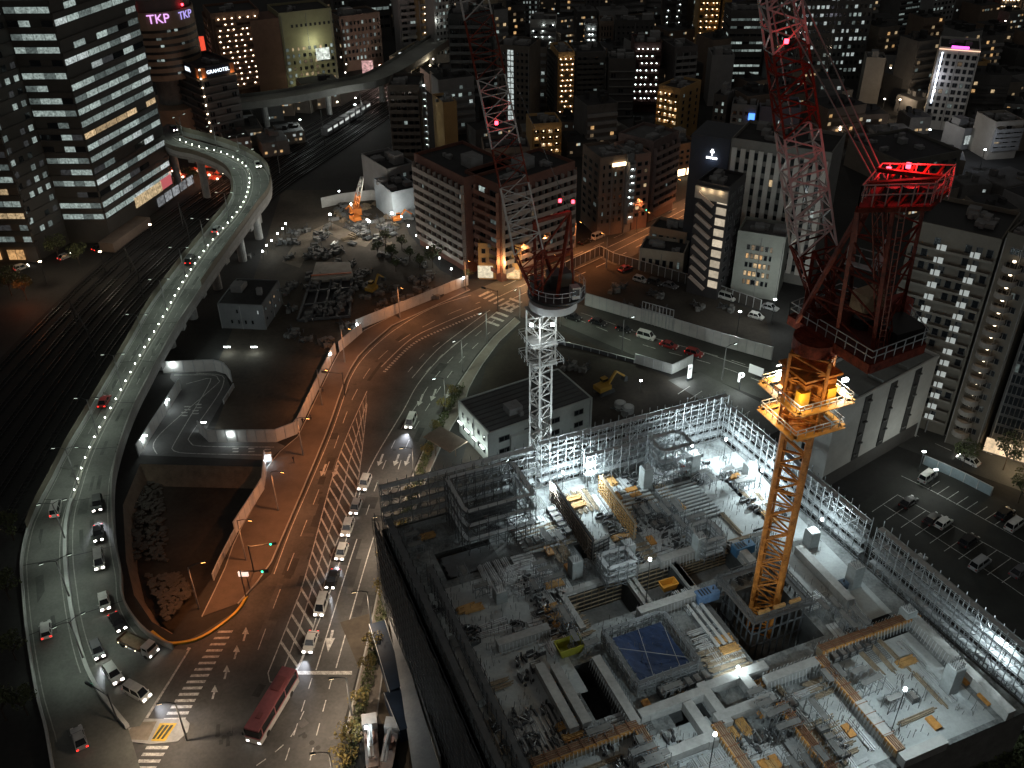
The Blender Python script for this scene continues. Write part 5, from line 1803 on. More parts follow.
for p0, p1, orr in (((821, 650), (916, 611), 1), ((821, 655), (900, 750), 1), ((780, 702), (840, 775), 1), ((531, 764), (637, 722), 1), ((638, 726), (672, 778), 1), ((718, 722), (750, 772), 1), ((598, 655), (634, 722), 0), ((640, 714), (706, 688), 0),
                    ((700, 682), (730, 722), 0), ((768, 682), (816, 656), 0), ((700, 690), (765, 662), 0), ((902, 757), (945, 738), 0), ((908, 610), (958, 658), 0), ((960, 660), (1012, 712), 0), ((715, 716), (775, 696), 0), ((640, 612), (700, 588), 0), ((735, 540), (765, 575), 0), ((800, 545), (850, 600), 0), ((498, 644), (548, 624), 0), ((554, 664), (588, 722), 0), ((536, 664), (578, 726), 0), ((660, 560), (700, 545), 0), ((742, 668), (768, 712), 0), ((690, 700), (712, 742), 0), ((860, 700), (888, 735), 0), ((646, 760), (716, 735), 0), ((455, 640), (480, 700), 0)):
    beam(p0, p1, w=1.2 + BI * .005, h=1.45 + BI * .006, orange=bool(orr), rods=bool(orr) or BI % 3 == 0); BI += 1
# concrete columns with formwork heads
COLS = [(645, 487, 4.2), (692, 474, 4.4), (627, 560, 3.6), (698, 556, 4.2), (852, 585, 4.0), (948, 690, 4.6), (905, 622, 2.6), (810, 545, 3), (520, 505, 4.2), (748, 480, 3.4), (575, 575, 3.2), (500, 600, 2.2)]
for x, y, h in COLS:
    p = G(x, y, DZ)
    mb = MB(surf('column_form', (.24, .26, .26), .7, .25, .5))
    mb.box((p.x, p.y, DZ), (1.7, 1.7, h), AA)
    c = mb.build('column', site)
    mb = MB(surf('column_cap', (.50, .53, .54), .7, .25, .6))
    mb.box((p.x, p.y, DZ + h), (1.5, 1.5, .12), AA)
    mb.build('column_head', c) if False else mb.build('column_head', site)
    mb = MB(STEELD)
    for i in range(5):
        for j in range(5):
            if 0 < i < 4 and 0 < j < 4: continue
            q = p + DA * (-.6 + .3 * i) + DB * (-.6 + .3 * j)
            mb.bar(q + V(0, 0, DZ + h - DZ + 0), q + V(0, 0, h + 1.0 + R.uniform(-.2, .3)), .05)
    mb.build('rebar_cage', site)
# tall wall formwork
def form_wall(p0, p1, h, m1, m2, label):
    A, B_ = W_(*ab(*p0)), W_(*ab(*p1))
    A.z = B_.z = DZ
    o = thing('wall_formwork', label, 'formwork', (A + B_) / 2)
    mb = MB(m1)
    mb.bar(A + V(0, 0, h / 2), B_ + V(0, 0, h / 2), .35, h)
    mb.build('panel', o)
    d = (B_ - A).normalized()
    k = V(-d.y, d.x, 0)
    mb = MB(m2)
    L_ = (B_ - A).length
    for s in (-1, 1):
        for i in range(int(h / .7)): mb.bar(A + k * s * .28 + V(0, 0, .4 + i * .7), B_ + k * s * .28 + V(0, 0, .4 + i * .7), .16, .14)
        for i in range(int(L_ / .9) + 1): mb.bar(A + d * i * .9 + k * s * .4, A + d * i * .9 + k * s * .4 + V(0, 0, h), .1)
    mb.build('waler', o)
    mb = MB(STEEL)
    for i in range(int(L_ / 2.2) + 1):
        c = A + d * i * 2.2
        mb.bar(c + k * 2.0, c + k * .4 + V(0, 0, h * .8), .08)
    mb.build('prop', o)
form_wall((552, 500), (592, 560), 4.2, surf('form_black', (.035, .035, .037), .7, .3, .6), BROWNW, 'long black wall formwork panel leading away from the bright lamps by the white mast')
form_wall((600, 492), (634, 540), 3.6, TIMBD, TIMB, 'timber-ribbed wall formwork standing beside the ribbed steel deck plates')
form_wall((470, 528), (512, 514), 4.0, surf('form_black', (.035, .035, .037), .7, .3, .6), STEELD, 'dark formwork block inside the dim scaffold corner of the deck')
form_wall((592, 560), (608, 552), 3.6, CONC, STEELD, 'short grey formwork end wall closing the long black panel')
# ribbed steel deck plates
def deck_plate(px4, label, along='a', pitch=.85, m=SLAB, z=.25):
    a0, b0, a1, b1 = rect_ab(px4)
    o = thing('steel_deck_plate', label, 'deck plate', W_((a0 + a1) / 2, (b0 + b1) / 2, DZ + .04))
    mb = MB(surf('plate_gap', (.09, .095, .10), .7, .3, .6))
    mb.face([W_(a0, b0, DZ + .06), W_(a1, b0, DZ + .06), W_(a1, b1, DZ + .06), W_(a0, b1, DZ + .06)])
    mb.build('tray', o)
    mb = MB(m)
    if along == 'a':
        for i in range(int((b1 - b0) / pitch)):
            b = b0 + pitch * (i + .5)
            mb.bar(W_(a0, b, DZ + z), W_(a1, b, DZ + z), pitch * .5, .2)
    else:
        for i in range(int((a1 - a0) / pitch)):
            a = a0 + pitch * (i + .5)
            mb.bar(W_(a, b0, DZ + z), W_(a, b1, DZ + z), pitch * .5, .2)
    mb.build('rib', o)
deck_plate(((511, 530), (543, 519), (561, 549), (529, 562)), 'brightly lit ribbed steel deck plate below the white mast')
deck_plate(((614, 500), (645, 487), (672, 520), (640, 536)), 'ribbed steel deck plate beside the timber-ribbed formwork', pitch=1.0)
deck_plate(((656, 492), (690, 478), (722, 512), (688, 530)), 'ribbed steel deck plate in the middle between two concrete columns', pitch=.8)
deck_plate(((520, 716), (566, 700), (604, 740), (540, 764)), 'dim striped plank deck in the near left of the floor', 'b', .7, CONC)
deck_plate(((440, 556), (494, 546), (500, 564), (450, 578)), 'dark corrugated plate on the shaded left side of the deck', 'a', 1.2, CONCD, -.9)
deck_plate(((684, 610), (706, 600), (738, 640), (716, 652)), 'stack of long steel channels beside the blue tarpaulin pit', 'b', 1.0, STEEL, .6)
# the blue tarpaulin pit with its scaffold collar
a0, b0, a1, b1 = rect_ab(((613, 640), (660, 620), (688, 662), (641, 682)), DZ + 1.5)
tp = thing('tarpaulin_cover', 'deep blue tarpaulin stretched over the square core and tied with crossed ropes', 'tarpaulin', W_((a0 + a1) / 2, (b0 + b1) / 2, DZ))
mb = MB(TARP)
n = 12
for i in range(n):
    for j in range(n):
        def hh(u, v): return DZ + 1.5 - 1.1 * math.sin(PI * u) * math.sin(PI * v) + .08 * math.sin(u * 23) * math.sin(v * 17)
        q = []
        for u, v in ((i, j), (i + 1, j), (i + 1, j + 1), (i, j + 1)):
            u /= n; v /= n
            q.append(W_(a0 + (a1 - a0) * u, b0 + (b1 - b0) * v, hh(u, v)))
        mb.face(q)
mb.build('sheet', tp)
mb = MB(GREYW)
mb.bar(W_(a0, b0 + 2, DZ + 1.6), W_(a1, b1 - 1, DZ + 1.6), .06)
mb.bar(W_(a0 + 2, b1, DZ + 1.6), W_(a0 + 4, b0, DZ + 1.6), .06)
mb.bar(W_(a1 - 1.5, b1, DZ + 1.6), W_(a1, b0 + 1, DZ + 1.6), .06)
mb.build('rope', tp)
def scaffold(label, pts, h, levels, depth=1.2, bay=1.45, m=plain('scaffold_steel', (.20, .212, .22), .5, .3), z=DZ - 1, diag=True, deckm=None, name='scaffold', proud=.9):
    """scaffold run along a path; one frame mesh per lift, one walkway mesh per lift"""
    o = thing(name, label, 'scaffold', pts[0])
    L_ = plen(pts)
    n = max(2, int(L_ / bay) + 1)
    p = resample(pts, n)
    nn = normals(p)
    t = .1
    lh = h / levels
    for l in range(levels):
        z0, z1 = z + lh * l, z + lh * (l + 1)
        mb = MB(m)
        for i in range(n):
            for s in (-1, 1):
                c = p[i] + nn[i] * (s * depth / 2)
                top = z1 + (proud * R.uniform(.4, 1.3) if l == levels - 1 else 0)
                mb.bar((c.x, c.y, z0), (c.x, c.y, top), t)
            a, b = p[i] - nn[i] * depth / 2, p[i] + nn[i] * depth / 2
            mb.bar((a.x, a.y, z1), (b.x, b.y, z1), t * .8)
            if i < n - 1:
                for s in (-1, 1):
                    c, d = p[i] + nn[i] * (s * depth / 2), p[i + 1] + nn[i + 1] * (s * depth / 2)
                    mb.bar((c.x, c.y, z1), (d.x, d.y, z1), t * .8)
                    mb.bar((c.x, c.y, z1 - lh * .45), (d.x, d.y, z1 - lh * .45), t * .7)
                    if diag and (i + l) % 2 == 0: mb.bar((c.x, c.y, z0), (d.x, d.y, z1), t * .6)
                    elif diag and (i + l) % 3 == 0: mb.bar((c.x, c.y, z1), (d.x, d.y, z0), t * .6)
        mb.build('tube_frame', o)
        mb = MB(deckm or surf('walkway', (.34, .36, .37), .6, .3, .7))
        for i in range(n - 1):
            a, b = p[i], p[i + 1]
            mb.bar((a.x, a.y, z1 + .06), (b.x, b.y, z1 + .06), depth * .72, .06)
        mb.build('walkway', o)
    return o
E_ = .9
scaffold('long bright scaffold along the far edge of the deck up to its far corner', [W_(27, -E_), W_(LA + E_, -E_)], 9.6, 5, 1.5)
scaffold('inner scaffold row just inside the far edge of the deck', [W_(34, 2.0), W_(LA - 12, 2.0)], 6.0, 3, 1.2, z=DZ)
scaffold('dim scaffold at the far left corner of the deck beside the dark netting', [W_(0, -E_), W_(26, -E_)], 9.0, 4, 1.6, m=plain('dull_steel', (.20, .21, .215), .5, .3))
scaffold('scaffold running down the right edge of the deck nearest the far corner', [W_(LA + E_, 0), W_(LA + E_ + SK * 34 / LB_, 34)], 8.0, 4, 1.3)
scaffold('scaffold along the right edge of the deck toward the parking lot lamp', [W_(LA + E_ + SK * 36 / LB_, 36), W_(LA + E_ + SK, LB_)], 8.5, 4, 1.3)
scaffold('outer dull scaffold row overlooking the parking lot', [W_(LA + 5.6, 22), W_(LA + 4.2 + SK, LB_)], 19.5, 5, 1.3, 2.4, m=plain('dull_steel', (.20, .21, .215), .5, .3), z=.0)
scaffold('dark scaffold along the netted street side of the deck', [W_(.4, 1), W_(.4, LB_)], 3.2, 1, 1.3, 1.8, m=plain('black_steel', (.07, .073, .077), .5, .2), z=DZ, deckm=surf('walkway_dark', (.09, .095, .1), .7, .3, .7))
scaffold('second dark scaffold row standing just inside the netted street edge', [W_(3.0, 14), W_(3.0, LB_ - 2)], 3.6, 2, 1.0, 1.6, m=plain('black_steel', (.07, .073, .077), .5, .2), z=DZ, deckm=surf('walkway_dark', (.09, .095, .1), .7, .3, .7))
for i, (px4, h, lb) in enumerate(((((452, 520), (516, 500), (528, 536), (466, 556)), 8.5, 'dense dark scaffold cage in the shaded left corner of the deck'),
                 (((650, 474), (676, 464), (684, 478), (658, 490)), 7.5, 'tall grey scaffold cage against the far scaffold row'),
                 (((600, 575), (625, 566), (633, 580), (606, 590)), 4.0, 'low scaffold cage at the end of the timber-ribbed formwork'),
                 (((690, 545), (708, 538), (718, 556), (700, 564)), 4.0, 'scaffold cage round the central concrete column'))):
    a0, b0, a1, b1 = rect_ab(px4)
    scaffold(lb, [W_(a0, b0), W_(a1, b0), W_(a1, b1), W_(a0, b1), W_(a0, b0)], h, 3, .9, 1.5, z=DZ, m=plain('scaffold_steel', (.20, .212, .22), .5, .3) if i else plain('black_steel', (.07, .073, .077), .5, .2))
a0, b0, a1, b1 = rect_ab(((613, 640), (660, 620), (688, 662), (641, 682)), DZ + 1.5)
e = .9
scaffold('scaffold collar standing round the blue tarpaulin core', [W_(a0 - e, b0 - e), W_(a1 + e, b0 - e), W_(a1 + e, b1 + e), W_(a0 - e, b1 + e), W_(a0 - e, b0 - e)], 2.4, 2, .6, 1.2, z=DZ, proud=.5, deckm=surf('walkway_dark', (.09, .095, .1), .7, .3, .7))
a0, b0, a1, b1 = rect_ab(((718, 580), (769, 560), (813, 600), (756, 624)), DZ + 2)
cs_ = thing('shaft_frame', 'tall steel cage of upright posts ringing the foot of the orange crane mast', 'steel frame', W_((a0 + a1) / 2, (b0 + b1) / 2, DZ - 6))
def ring(z, e=0.0): return [W_(a0 - e, b0 - e, z), W_(a1 + e, b0 - e, z), W_(a1 + e, b1 + e, z), W_(a0 - e, b1 + e, z)]
for sd in range(4):
    q = ring(0)
    A, B_ = q[sd], q[(sd + 1) % 4]
    k_ = (B_ - A).normalized()
    for i in range(8):
        p = A.lerp(B_, i / 8)
        mb = MB(plain('cage_steel', (.085, .09, .095), .5, .3))
        mb.bar((p.x, p.y, DZ - 6), (p.x, p.y, DZ + 2), .2)
        mb.bar((p.x, p.y, DZ + 2), (p.x, p.y, DZ + 3.1), .07)
        mb.build('post', cs_)
mb = MB(plain('cage_steel', (.085, .09, .095), .5, .3))
for z, w in ((DZ + 2, .34), (DZ - .4, .2), (DZ - 3, .2)):
    q = ring(z)
    for i in range(4): mb.bar(q[i], q[(i + 1) % 4], w)
for z in (DZ + 2.6, DZ + 3.1):
    q = ring(z)
    for i in range(4): mb.bar(q[i], q[(i + 1) % 4], .07)
mb.build('ring_beam', cs_)
mb = MB(surf('walkway_dark', (.09, .095, .1), .7, .3, .7))
q, q2 = ring(DZ + 2.1, .5), ring(DZ + 2.1, -.9)
for i in range(4): mb.face([q[i], q[(i + 1) % 4], q2[(i + 1) % 4], q2[i]])
mb.build('walkway', cs_)
mb = MB(TIMB)
for i in range(9):
    p = q2[2].lerp(q2[3], i / 9)
    if i % 3: mb.box((p.x, p.y, DZ + 2.14), (.9, .4, .5), AA)
mb.build('packing', cs_)
# reinforcing bars standing out of the deck: nobody could count them
mb = MB(plain('rebar_steel', (.16, .155, .15), .6, .4))
rr = random.Random(9)
for k in range(5200):
    a, b = rr.uniform(1, LA - 1), rr.uniform(1, LB_ - 2)
    if any(r4[0] < a < r4[2] and r4[1] < b < r4[3] for r4, dp in HOLES.values()): continue
    if math.sin(a * .55) * math.sin(b * .42) < .05 and rr.random() < .8: continue
    p = W_(a, b, DZ)
    mb.bar(p, p + V(rr.uniform(-.12, .12), rr.uniform(-.12, .12), rr.uniform(.5, 1.6)), .042)
mb.build('rebar', site, 'stuff')
# netting hung on the street side, with hoarding at its foot
nt_ = thing('safety_net', 'tall dark grey safety netting hung down the street side of the unfinished building', 'safety net', W_(-1.2, 40))
mb = MB(NET)
sg = 26
for i in range(sg):
    b0_, b1_ = -1.5 + (LB_ + 3) * i / sg, -1.5 + (LB_ + 3) * (i + 1) / sg
    for j in range(6):
        z0, z1 = 3.6 + (DZ + 2.2 - 3.6) * j / 6, 3.6 + (DZ + 2.2 - 3.6) * (j + 1) / 6
        w0, w1 = (.22 if i % 2 else 0), (.22 if (i + 1) % 2 else 0)
        mb.face([W_(-1.3 - w0, b0_, z0), W_(-1.3 - w1, b1_, z0), W_(-1.3 - w1, b1_, z1), W_(-1.3 - w0, b0_, z1)])
mb.build('net_sheet', nt_)
mb = MB(STEELD)
for i in range(sg + 1): mb.bar(W_(-1.2, -1.5 + (LB_ + 3) * i / sg, 0), W_(-1.2, -1.5 + (LB_ + 3) * i / sg, DZ + 3.0), .1)
for z in (DZ + 2.3, DZ - 4, DZ - 10): mb.bar(W_(-1.15, -1.5, z), W_(-1.15, LB_ + 1.5, z), .1)
mb.build('net_frame', nt_)
mb = MB(plain('net_pipe', (.13, .135, .14), .6, .2))
for i in range(44): mb.bar(W_(-1.75, -1.0 + 1.55 * i, 2.0), W_(-1.75, -1.0 + 1.55 * i, DZ + 2.6 + (i % 3) * .3), .085)
for k in range(11): mb.bar(W_(-1.75, -1.0, 3.4 + 1.75 * k), W_(-1.75, LB_ + 1.0, 3.4 + 1.75 * k), .085)
mb.build('pipe_grid', nt_)
mb = MB(CONCD)
mb.face([W_(-.5, -.5, 0), W_(-.5, LB_, 0), W_(-.5, LB_, DZ), W_(-.5, -.5, DZ)])
mb.face([W_(-.5, -.5, 0), W_(LA + .3, -.5, 0), W_(LA + .3, -.5, DZ), W_(-.5, -.5, DZ)])
mb.face([W_(LA + .3, -.5, 0), W_(LA + .3 + SK, LB_, 0), W_(LA + .3 + SK, LB_, DZ), W_(LA + .3, -.5, DZ)])
mb.face([W_(-.5, LB_ + .1, 0), W_(LA + .3 + SK, LB_ + .1, 0), W_(LA + .3 + SK, LB_ + .1, DZ), W_(-.5, LB_ + .1, DZ)])
mb.build('core_wall', site)
sheet('site_yard_ground', [[W_(-9, -2, .05), W_(LA + 8, -2, .05), W_(LA + 8, LB_, .05), W_(-6, LB_, .05)]], EARTH)
cp_ = thing('protective_canopy', 'pale sloping protective canopy along the foot of the dark safety netting', 'canopy', G(410, 700, 3))
mb = MB(surf('canopy_pale', (.34, .35, .36), .7, .2, .5))
mb.face([G(386, 600, 3.2), G(389, 600, 3.3), G(416, 690, 3.4), G(445, 785, 3.5), G(415, 785, 2.6), G(401, 690, 2.9)])
mb.build('roof', cp_)
mb = MB(STEELD)
for x, y in ((392, 625), (401, 660), (411, 700), (422, 740)): mb.bar(G(x, y, 0), G(x, y, 0) + V(0, 0, 2.9), .14)
mb.build('post', cp_)
hoarding([(388, 606), (416, 690), (441, 770)], 3.4, 'tall white hoarding running beneath the dark safety netting', WHITE, z=0)
for i, (p0, p1, lb) in enumerate((((377, 622), (398, 690), 'long dark navy site shelter with a bright blue sheeted end'), ((392, 690), (408, 728), 'shorter dark navy site shelter nearest the pump lorries'))):
    A, B_ = G(*p0, 2.8), G(*p1, 2.8)
    A.z = B_.z = 0
    d = (B_ - A).normalized()
    o = thing('site_shelter', lb, 'site shelter', A)
    mb = MB(surf('navy_sheet', (.010, .022, .045), .5, .3, .5))
    mb.bar(A + V(0, 0, 1.4), B_ + V(0, 0, 1.4), 2.6, 2.8)
    mb.build('body', o)
    mb = MB(STEEL)
    for s in (-1.3, 1.3): mb.bar(A + V(-d.y * s, d.x * s, 2.86), B_ + V(-d.y * s, d.x * s, 2.86), .1)
    mb.build('roof_trim', o)
    if i == 0:
        mb = MB(surf('blue_sheet', (.04, .16, .36), .5, .25, .8))
        C_ = A - d * 1.6
        k = V(-d.y, d.x, 0)
        mb.face([A + k * 1.3 + V(0, 0, 2.8), A - k * 1.3 + V(0, 0, 2.8), C_ - k * 1.2 + V(0, 0, 1.0), C_ + k * 1.2 + V(0, 0, 1.0)])
        mb.face([A - k * 1.3, C_ - k * 1.2, C_ - k * 1.2 + V(0, 0, 1.0), A - k * 1.3 + V(0, 0, 2.8)])
        mb.face([A + k * 1.3, C_ + k * 1.2, C_ + k * 1.2 + V(0, 0, 1.0), A + k * 1.3 + V(0, 0, 2.8)])
        mb.face([C_ - k * 1.2, C_ + k * 1.2, C_ + k * 1.2 + V(0, 0, 1.0), C_ - k * 1.2 + V(0, 0, 1.0)])
        mb.build('end_sheet', o)

# ---- loose things on the deck, one of each kind then copies
rr = random.Random(21)
_tp = rect_ab(((613, 640), (660, 620), (688, 662), (641, 682)), DZ + 1.5)
def in_hole(a, b, m=.6): return (_tp[0] - 1.8 < a < _tp[2] + 1.8 and _tp[1] - 1.8 < b < _tp[3] + 1.8) or any(r4[0] - m < a < r4[2] + m and r4[1] - m < b < r4[3] + m for r4, dp in HOLES.values())
def proto(name, label, cat, group, parts):
    o = thing(name, label, cat, (0, 0, -50), group)
    for pn, mb in parts: mb.build(pn, o, local=True)
    return o
def mk_timber():
    mb = MB(TIMB)
    for i in range(5):
        for j in range(3): mb.box((rr.uniform(-.15, .15), -.5 + .25 * i + rr.uniform(-.03, .03), .12 + .14 * j), (2.6 + rr.uniform(-.3, .3), .2, .12))
    m2 = MB(TIMBD)
    for x in (-.9, .9): m2.box((x, 0, 0), (.12, 1.3, .11))
    return [('board', mb), ('bearer', m2)]
def mk_pipe():
    mb = MB(STEEL)
    for i in range(7): mb.bar((-2.4 + rr.uniform(-.2, .2), -.45 + .15 * i, .12 + .1 * (i % 2)), (2.4 + rr.uniform(-.2, .2), -.45 + .15 * i + rr.uniform(-.08, .08), .12 + .1 * (i % 2)), .1)
    m2 = MB(TIMBD)
    for x in (-1.4, 1.4): m2.box((x, 0, 0), (.12, 1.2, .08))
    return [('pipe', mb), ('bearer', m2)]
def mk_crate():
    mb = MB(STEELD)
    for x in (-.7, .7):
        for y in (-.5, .5): mb.box((x, y, 0), (.08, .08, 1.1))
    for z in (.1, .55, 1.05):
        for y in (-.5, .5): mb.bar((-.7, y, z), (.7, y, z), .06)
        for x in (-.7, .7): mb.bar((x, -.5, z), (x, .5, z), .06)
    m2 = MB(surf('crate_load', (.17, .16, .15), .8, .4, 2))
    m2.box((0, 0, .12), (1.25, .85, .7))
    return [('cage', mb), ('load', m2)]
def mk_ply():
    mb = MB(PLY)
    for i in range(6): mb.box((rr.uniform(-.05, .05), rr.uniform(-.05, .05), .1 + .06 * i), (1.9, 1.0, .05))
    m2 = MB(TIMBD)
    for x in (-.7, .7): m2.box((x, 0, 0), (.1, .9, .1))
    return [('sheet', mb), ('bearer', m2)]
def mk_dark():
    mb = MB(surf('dark_kit', (.05, .052, .055), .7, .4, 2))
    for i in range(9): mb.box((rr.uniform(-1.1, 1.1), rr.uniform(-.8, .8), 0), (rr.uniform(.1, 1.0), rr.uniform(.1, .4), rr.uniform(.15, .8)), rr.uniform(-.2, .2))
    m2 = MB(STEEL)
    for i in range(5): m2.bar((rr.uniform(-1.4, 1.4), rr.uniform(-.9, .9), .1), (rr.uniform(-1.4, 1.4), rr.uniform(-.9, .9), rr.uniform(.3, 1.3)), .06)
    return [('kit', mb), ('rod', m2)]
def mk_board():
    mb = MB(surf('grey_panel', (.40, .42, .43), .7, .25, 1))
    for i in range(4): mb.box((0, -.9 + .6 * i, .06 + .02 * i), (3.4, .5, .07))
    m2 = MB(STEELD)
    for x in (-1.2, 1.2): m2.box((x, 0, 0), (.1, 2.4, .06))
    return [('panel', mb), ('bearer', m2)]
def mk_long():
    mb = MB(TIMBD)
    for i in range(4): mb.bar((-2.9 + rr.uniform(-.4, .4), -.3 + .2 * i, .12 + rr.uniform(0, .12)), (2.9 + rr.uniform(-.4, .4), -.3 + .2 * i + rr.uniform(-.1, .1), .12 + rr.uniform(0, .12)), .13)
    m2 = MB(STEEL)
    for x in (-1.6, 1.6): m2.bar((x, -.6, .06), (x, .6, .06), .1)
    return [('beam', mb), ('bearer', m2)]
def mk_trestle():
    mb = MB(plain('scaffold_steel', (.20, .212, .22), .5, .3))
    hh = rr.uniform(1.4, 2.4)
    nx = rr.choice([2, 3, 4])
    for i in range(nx + 1):
        for y in (-.6, .6): mb.bar((i * 1.1, y, 0), (i * 1.1, y, hh + rr.uniform(0, .5)), .07)
        mb.bar((i * 1.1, -.6, hh * .5), (i * 1.1, .6, hh * .5), .06)
    for y in (-.6, .6):
        for z in (.4, hh): mb.bar((0, y, z), (nx * 1.1, y, z), .06)
        mb.bar((0, y, 0), (1.1, y, hh), .05)
    m2 = MB(CONCD)
    m2.box((nx * .55, 0, hh), (nx * 1.1, .8, .06))
    return [('frame', mb), ('platform', m2)]
def mk_mat():
    mb = MB(plain('rebar_steel', (.16, .155, .15), .6, .4))
    for i in range(9): mb.bar((-1.6, -1.2 + .3 * i, .08), (1.6, -1.2 + .3 * i, .08), .045)
    for i in range(11): mb.bar((-1.5 + .3 * i, -1.3, .12), (-1.5 + .3 * i, 1.3, .12), .045)
    m2 = MB(CONCD)
    for x in (-1, 1): m2.box((x, 0, 0), (.1, .1, .06))
    return [('mesh', mb), ('spacer', m2)]
KINDS = [('timber_stack', 'small stack of yellow timber boards lying on the concrete deck', 'timber stack', 'timber stacks on the deck', mk_timber, 26),
 ('pipe_bundle', 'bundle of loose grey scaffold tubes lying on the concrete deck', 'pipe bundle', 'tube bundles on the deck', mk_pipe, 90),
 ('parts_crate', 'small steel cage crate of fittings on the concrete deck', 'crate', 'cage crates on the deck', mk_crate, 50),
 ('plywood_stack', 'flat stack of orange plywood sheets lying on the concrete deck', 'plywood stack', 'plywood stacks on the deck', mk_ply, 20),
 ('tool_heap', 'dark heap of tools and fittings left on the concrete deck', 'tool heap', 'dark tool heaps on the deck', mk_dark, 110),
 ('panel_pile', 'low pile of pale grey panels lying on the concrete deck', 'panel pile', 'pale panel piles on the deck', mk_board, 60),
 ('timber_bundle', 'long bundle of grey-brown timbers lying along the concrete deck', 'timber bundle', 'long timber bundles on the deck', mk_long, 90),
 ('trestle', 'small grey tube trestle platform standing on the concrete deck', 'trestle', 'tube trestles on the deck', mk_trestle, 90),
 ('rebar_mat', 'square mat of tied reinforcing bars lying on the concrete deck', 'rebar mat', 'rebar mats on the deck', mk_mat, 60)]
for nm, lb, ct, gp, fn, cnt in KINDS:
    protos = []
    done = 0
    step = {'timber_stack': 1.8, 'pipe_bundle': 1.3, 'parts_crate': 1.3, 'plywood_stack': 1.5, 'tool_heap': 2.2, 'panel_pile': 2.6, 'timber_bundle': 1.0, 'trestle': 2.0, 'rebar_mat': 2.9}[nm]
    while done < cnt:
        a, b = rr.uniform(1.5, LA - 2.5), rr.uniform(2.5, LB_ - 2)
        if nm == 'tool_heap' and rr.random() < .5: a = rr.uniform(1.0, 16)
        ax = rr.choice([0, 1])                                      # a row laid along one of the two building axes
        for k_ in range(rr.randrange(2, 7) if nm not in ('plywood_stack', 'timber_stack') else rr.randrange(1, 3)):
            aa, bb = (a, b + step * k_) if ax else (a + step * k_, b)
            if in_hole(aa, bb, 1.2) or aa > LA - 1.5 or bb > LB_ - 1 or done >= cnt: break
            if any(s0 < aa < s2 and s1 < bb < s3 for s0, s1, s2, s3 in SLABS) and rr.random() < .82: continue
            q = W_(aa, bb, DZ + .04)
            rz = AA + (0 if ax else PI / 2) + rr.uniform(-.05, .05)
            if len(protos) < 3:
                o = proto(nm, lb, ct, gp, fn())
                protos.append(o)
                o.location = q
                o.rotation_euler = (0, 0, rz)
            else: copy_tree(rr.choice(protos), q, rz)
            done += 1
for x, y, k_, rz in ((934, 684, 'pipe', -1.2), (941, 688, 'pipe', -1.2), (929, 690, 'long', -1.2), (893, 655, 'long', -1.15), (860, 735, 'pipe', -1.2), (848, 732, 'ply', -1.2), (963, 680, 'ply', -1.1), (906, 663, 'timber', .4), (933, 724, 'ply', -1.2), (690, 755, 'pipe', .38), (600, 765, 'long', .38), (985, 700, 'ply', -1.2), (912, 655, 'pipe', -1.2)):
    nm = {'pipe': 'pipe_bundle', 'long': 'timber_bundle', 'ply': 'plywood_stack', 'timber': 'timber_stack'}[k_]
    src = bpy.data.objects[nm]
    copy_tree(src, G(x, y, DZ + .05), rz)
# named single things on the deck
def at_deck(px, py, dz=0): return G(px, py, DZ) + V(0, 0, dz)
def skip_bin(px, py, m, label, s=1.0, rz=AA):
    p = at_deck(px, py, .04)
    o = thing('skip_bin', label, 'skip', p)
    ca, sa = math.cos(rz), math.sin(rz)
    mb = MB(m)
    def q(x, y, z): return (p.x + (x * ca - y * sa) * s, p.y + (x * sa + y * ca) * s, p.z + z * s)
    for (x0, y0), (x1, y1) in (((-1.4, -.8), (1.4, -.8)), ((1.4, -.8), (1.4, .8)), ((1.4, .8), (-1.4, .8)), ((-1.4, .8), (-1.4, -.8))):
        mb.face([q(x0 * .8, y0 * .85, 0), q(x1 * .8, y1 * .85, 0), q(x1, y1, 1.2), q(x0, y0, 1.2)])
    mb.face([q(-1.1, -.68, .02), q(1.1, -.68, .02), q(1.1, .68, .02), q(-1.1, .68, .02)])
    mb.build('body', o)
    mb = MB(m)
    for (x0, y0), (x1, y1) in (((-1.4, -.8), (1.4, -.8)), ((1.4, -.8), (1.4, .8)), ((1.4, .8), (-1.4, .8)), ((-1.4, .8), (-1.4, -.8))): mb.bar(q(x0, y0, 1.2), q(x1, y1, 1.2), .12)
    mb.build('rim', o)
skip_bin(569, 651, plain('lime_paint', (.30, .29, .03), .6), 'lime yellow tipping skip on the deck left of the blue tarpaulin', 1.3)
skip_bin(668, 588, plain('orange_skip', (.55, .25, .03), .5), 'orange skip inside the middle formwork pit', .9)
def machine(px, py, label, m, s=1.0, rz=AA):
    p = at_deck(px, py, .04)
    o = thing('site_generator', label, 'generator', p)
    mb = MB(m)
    mb.box((p.x, p.y, p.z + .2), (2.8 * s, 1.3 * s, 1.3 * s), rz)
    mb.build('housing', o)
    mb = MB(STEELD)
    for t in (-.9, .9): mb.box((p.x + math.cos(rz) * t * s, p.y + math.sin(rz) * t * s, p.z), (.3, 1.4 * s, .2), rz)
    mb.cyl((p.x + math.cos(rz) * .8 * s, p.y + math.sin(rz) * .8 * s, p.z + 1.5 * s), .12, .5, 8)
    mb.build('skid', o)
    mb = MB(BLACK)
    for i in range(4): mb.box((p.x + math.cos(rz) * (-1 + i * .4) * s, p.y + math.sin(rz) * (-1 + i * .4) * s, p.z + 1.5 * s), (.2, 1.0 * s, .04), rz)
    mb.build('grille', o)
machine(742, 553, 'blue sheeted generator left of the orange crane mast', surf('gen_blue', (.05, .14, .26), .5, .25, .8), 1.2)
machine(838, 590, 'dark blue compressor on the pale strip right of the orange mast', surf('comp_blue', (.05, .08, .12), .4, .25, .8), .9)
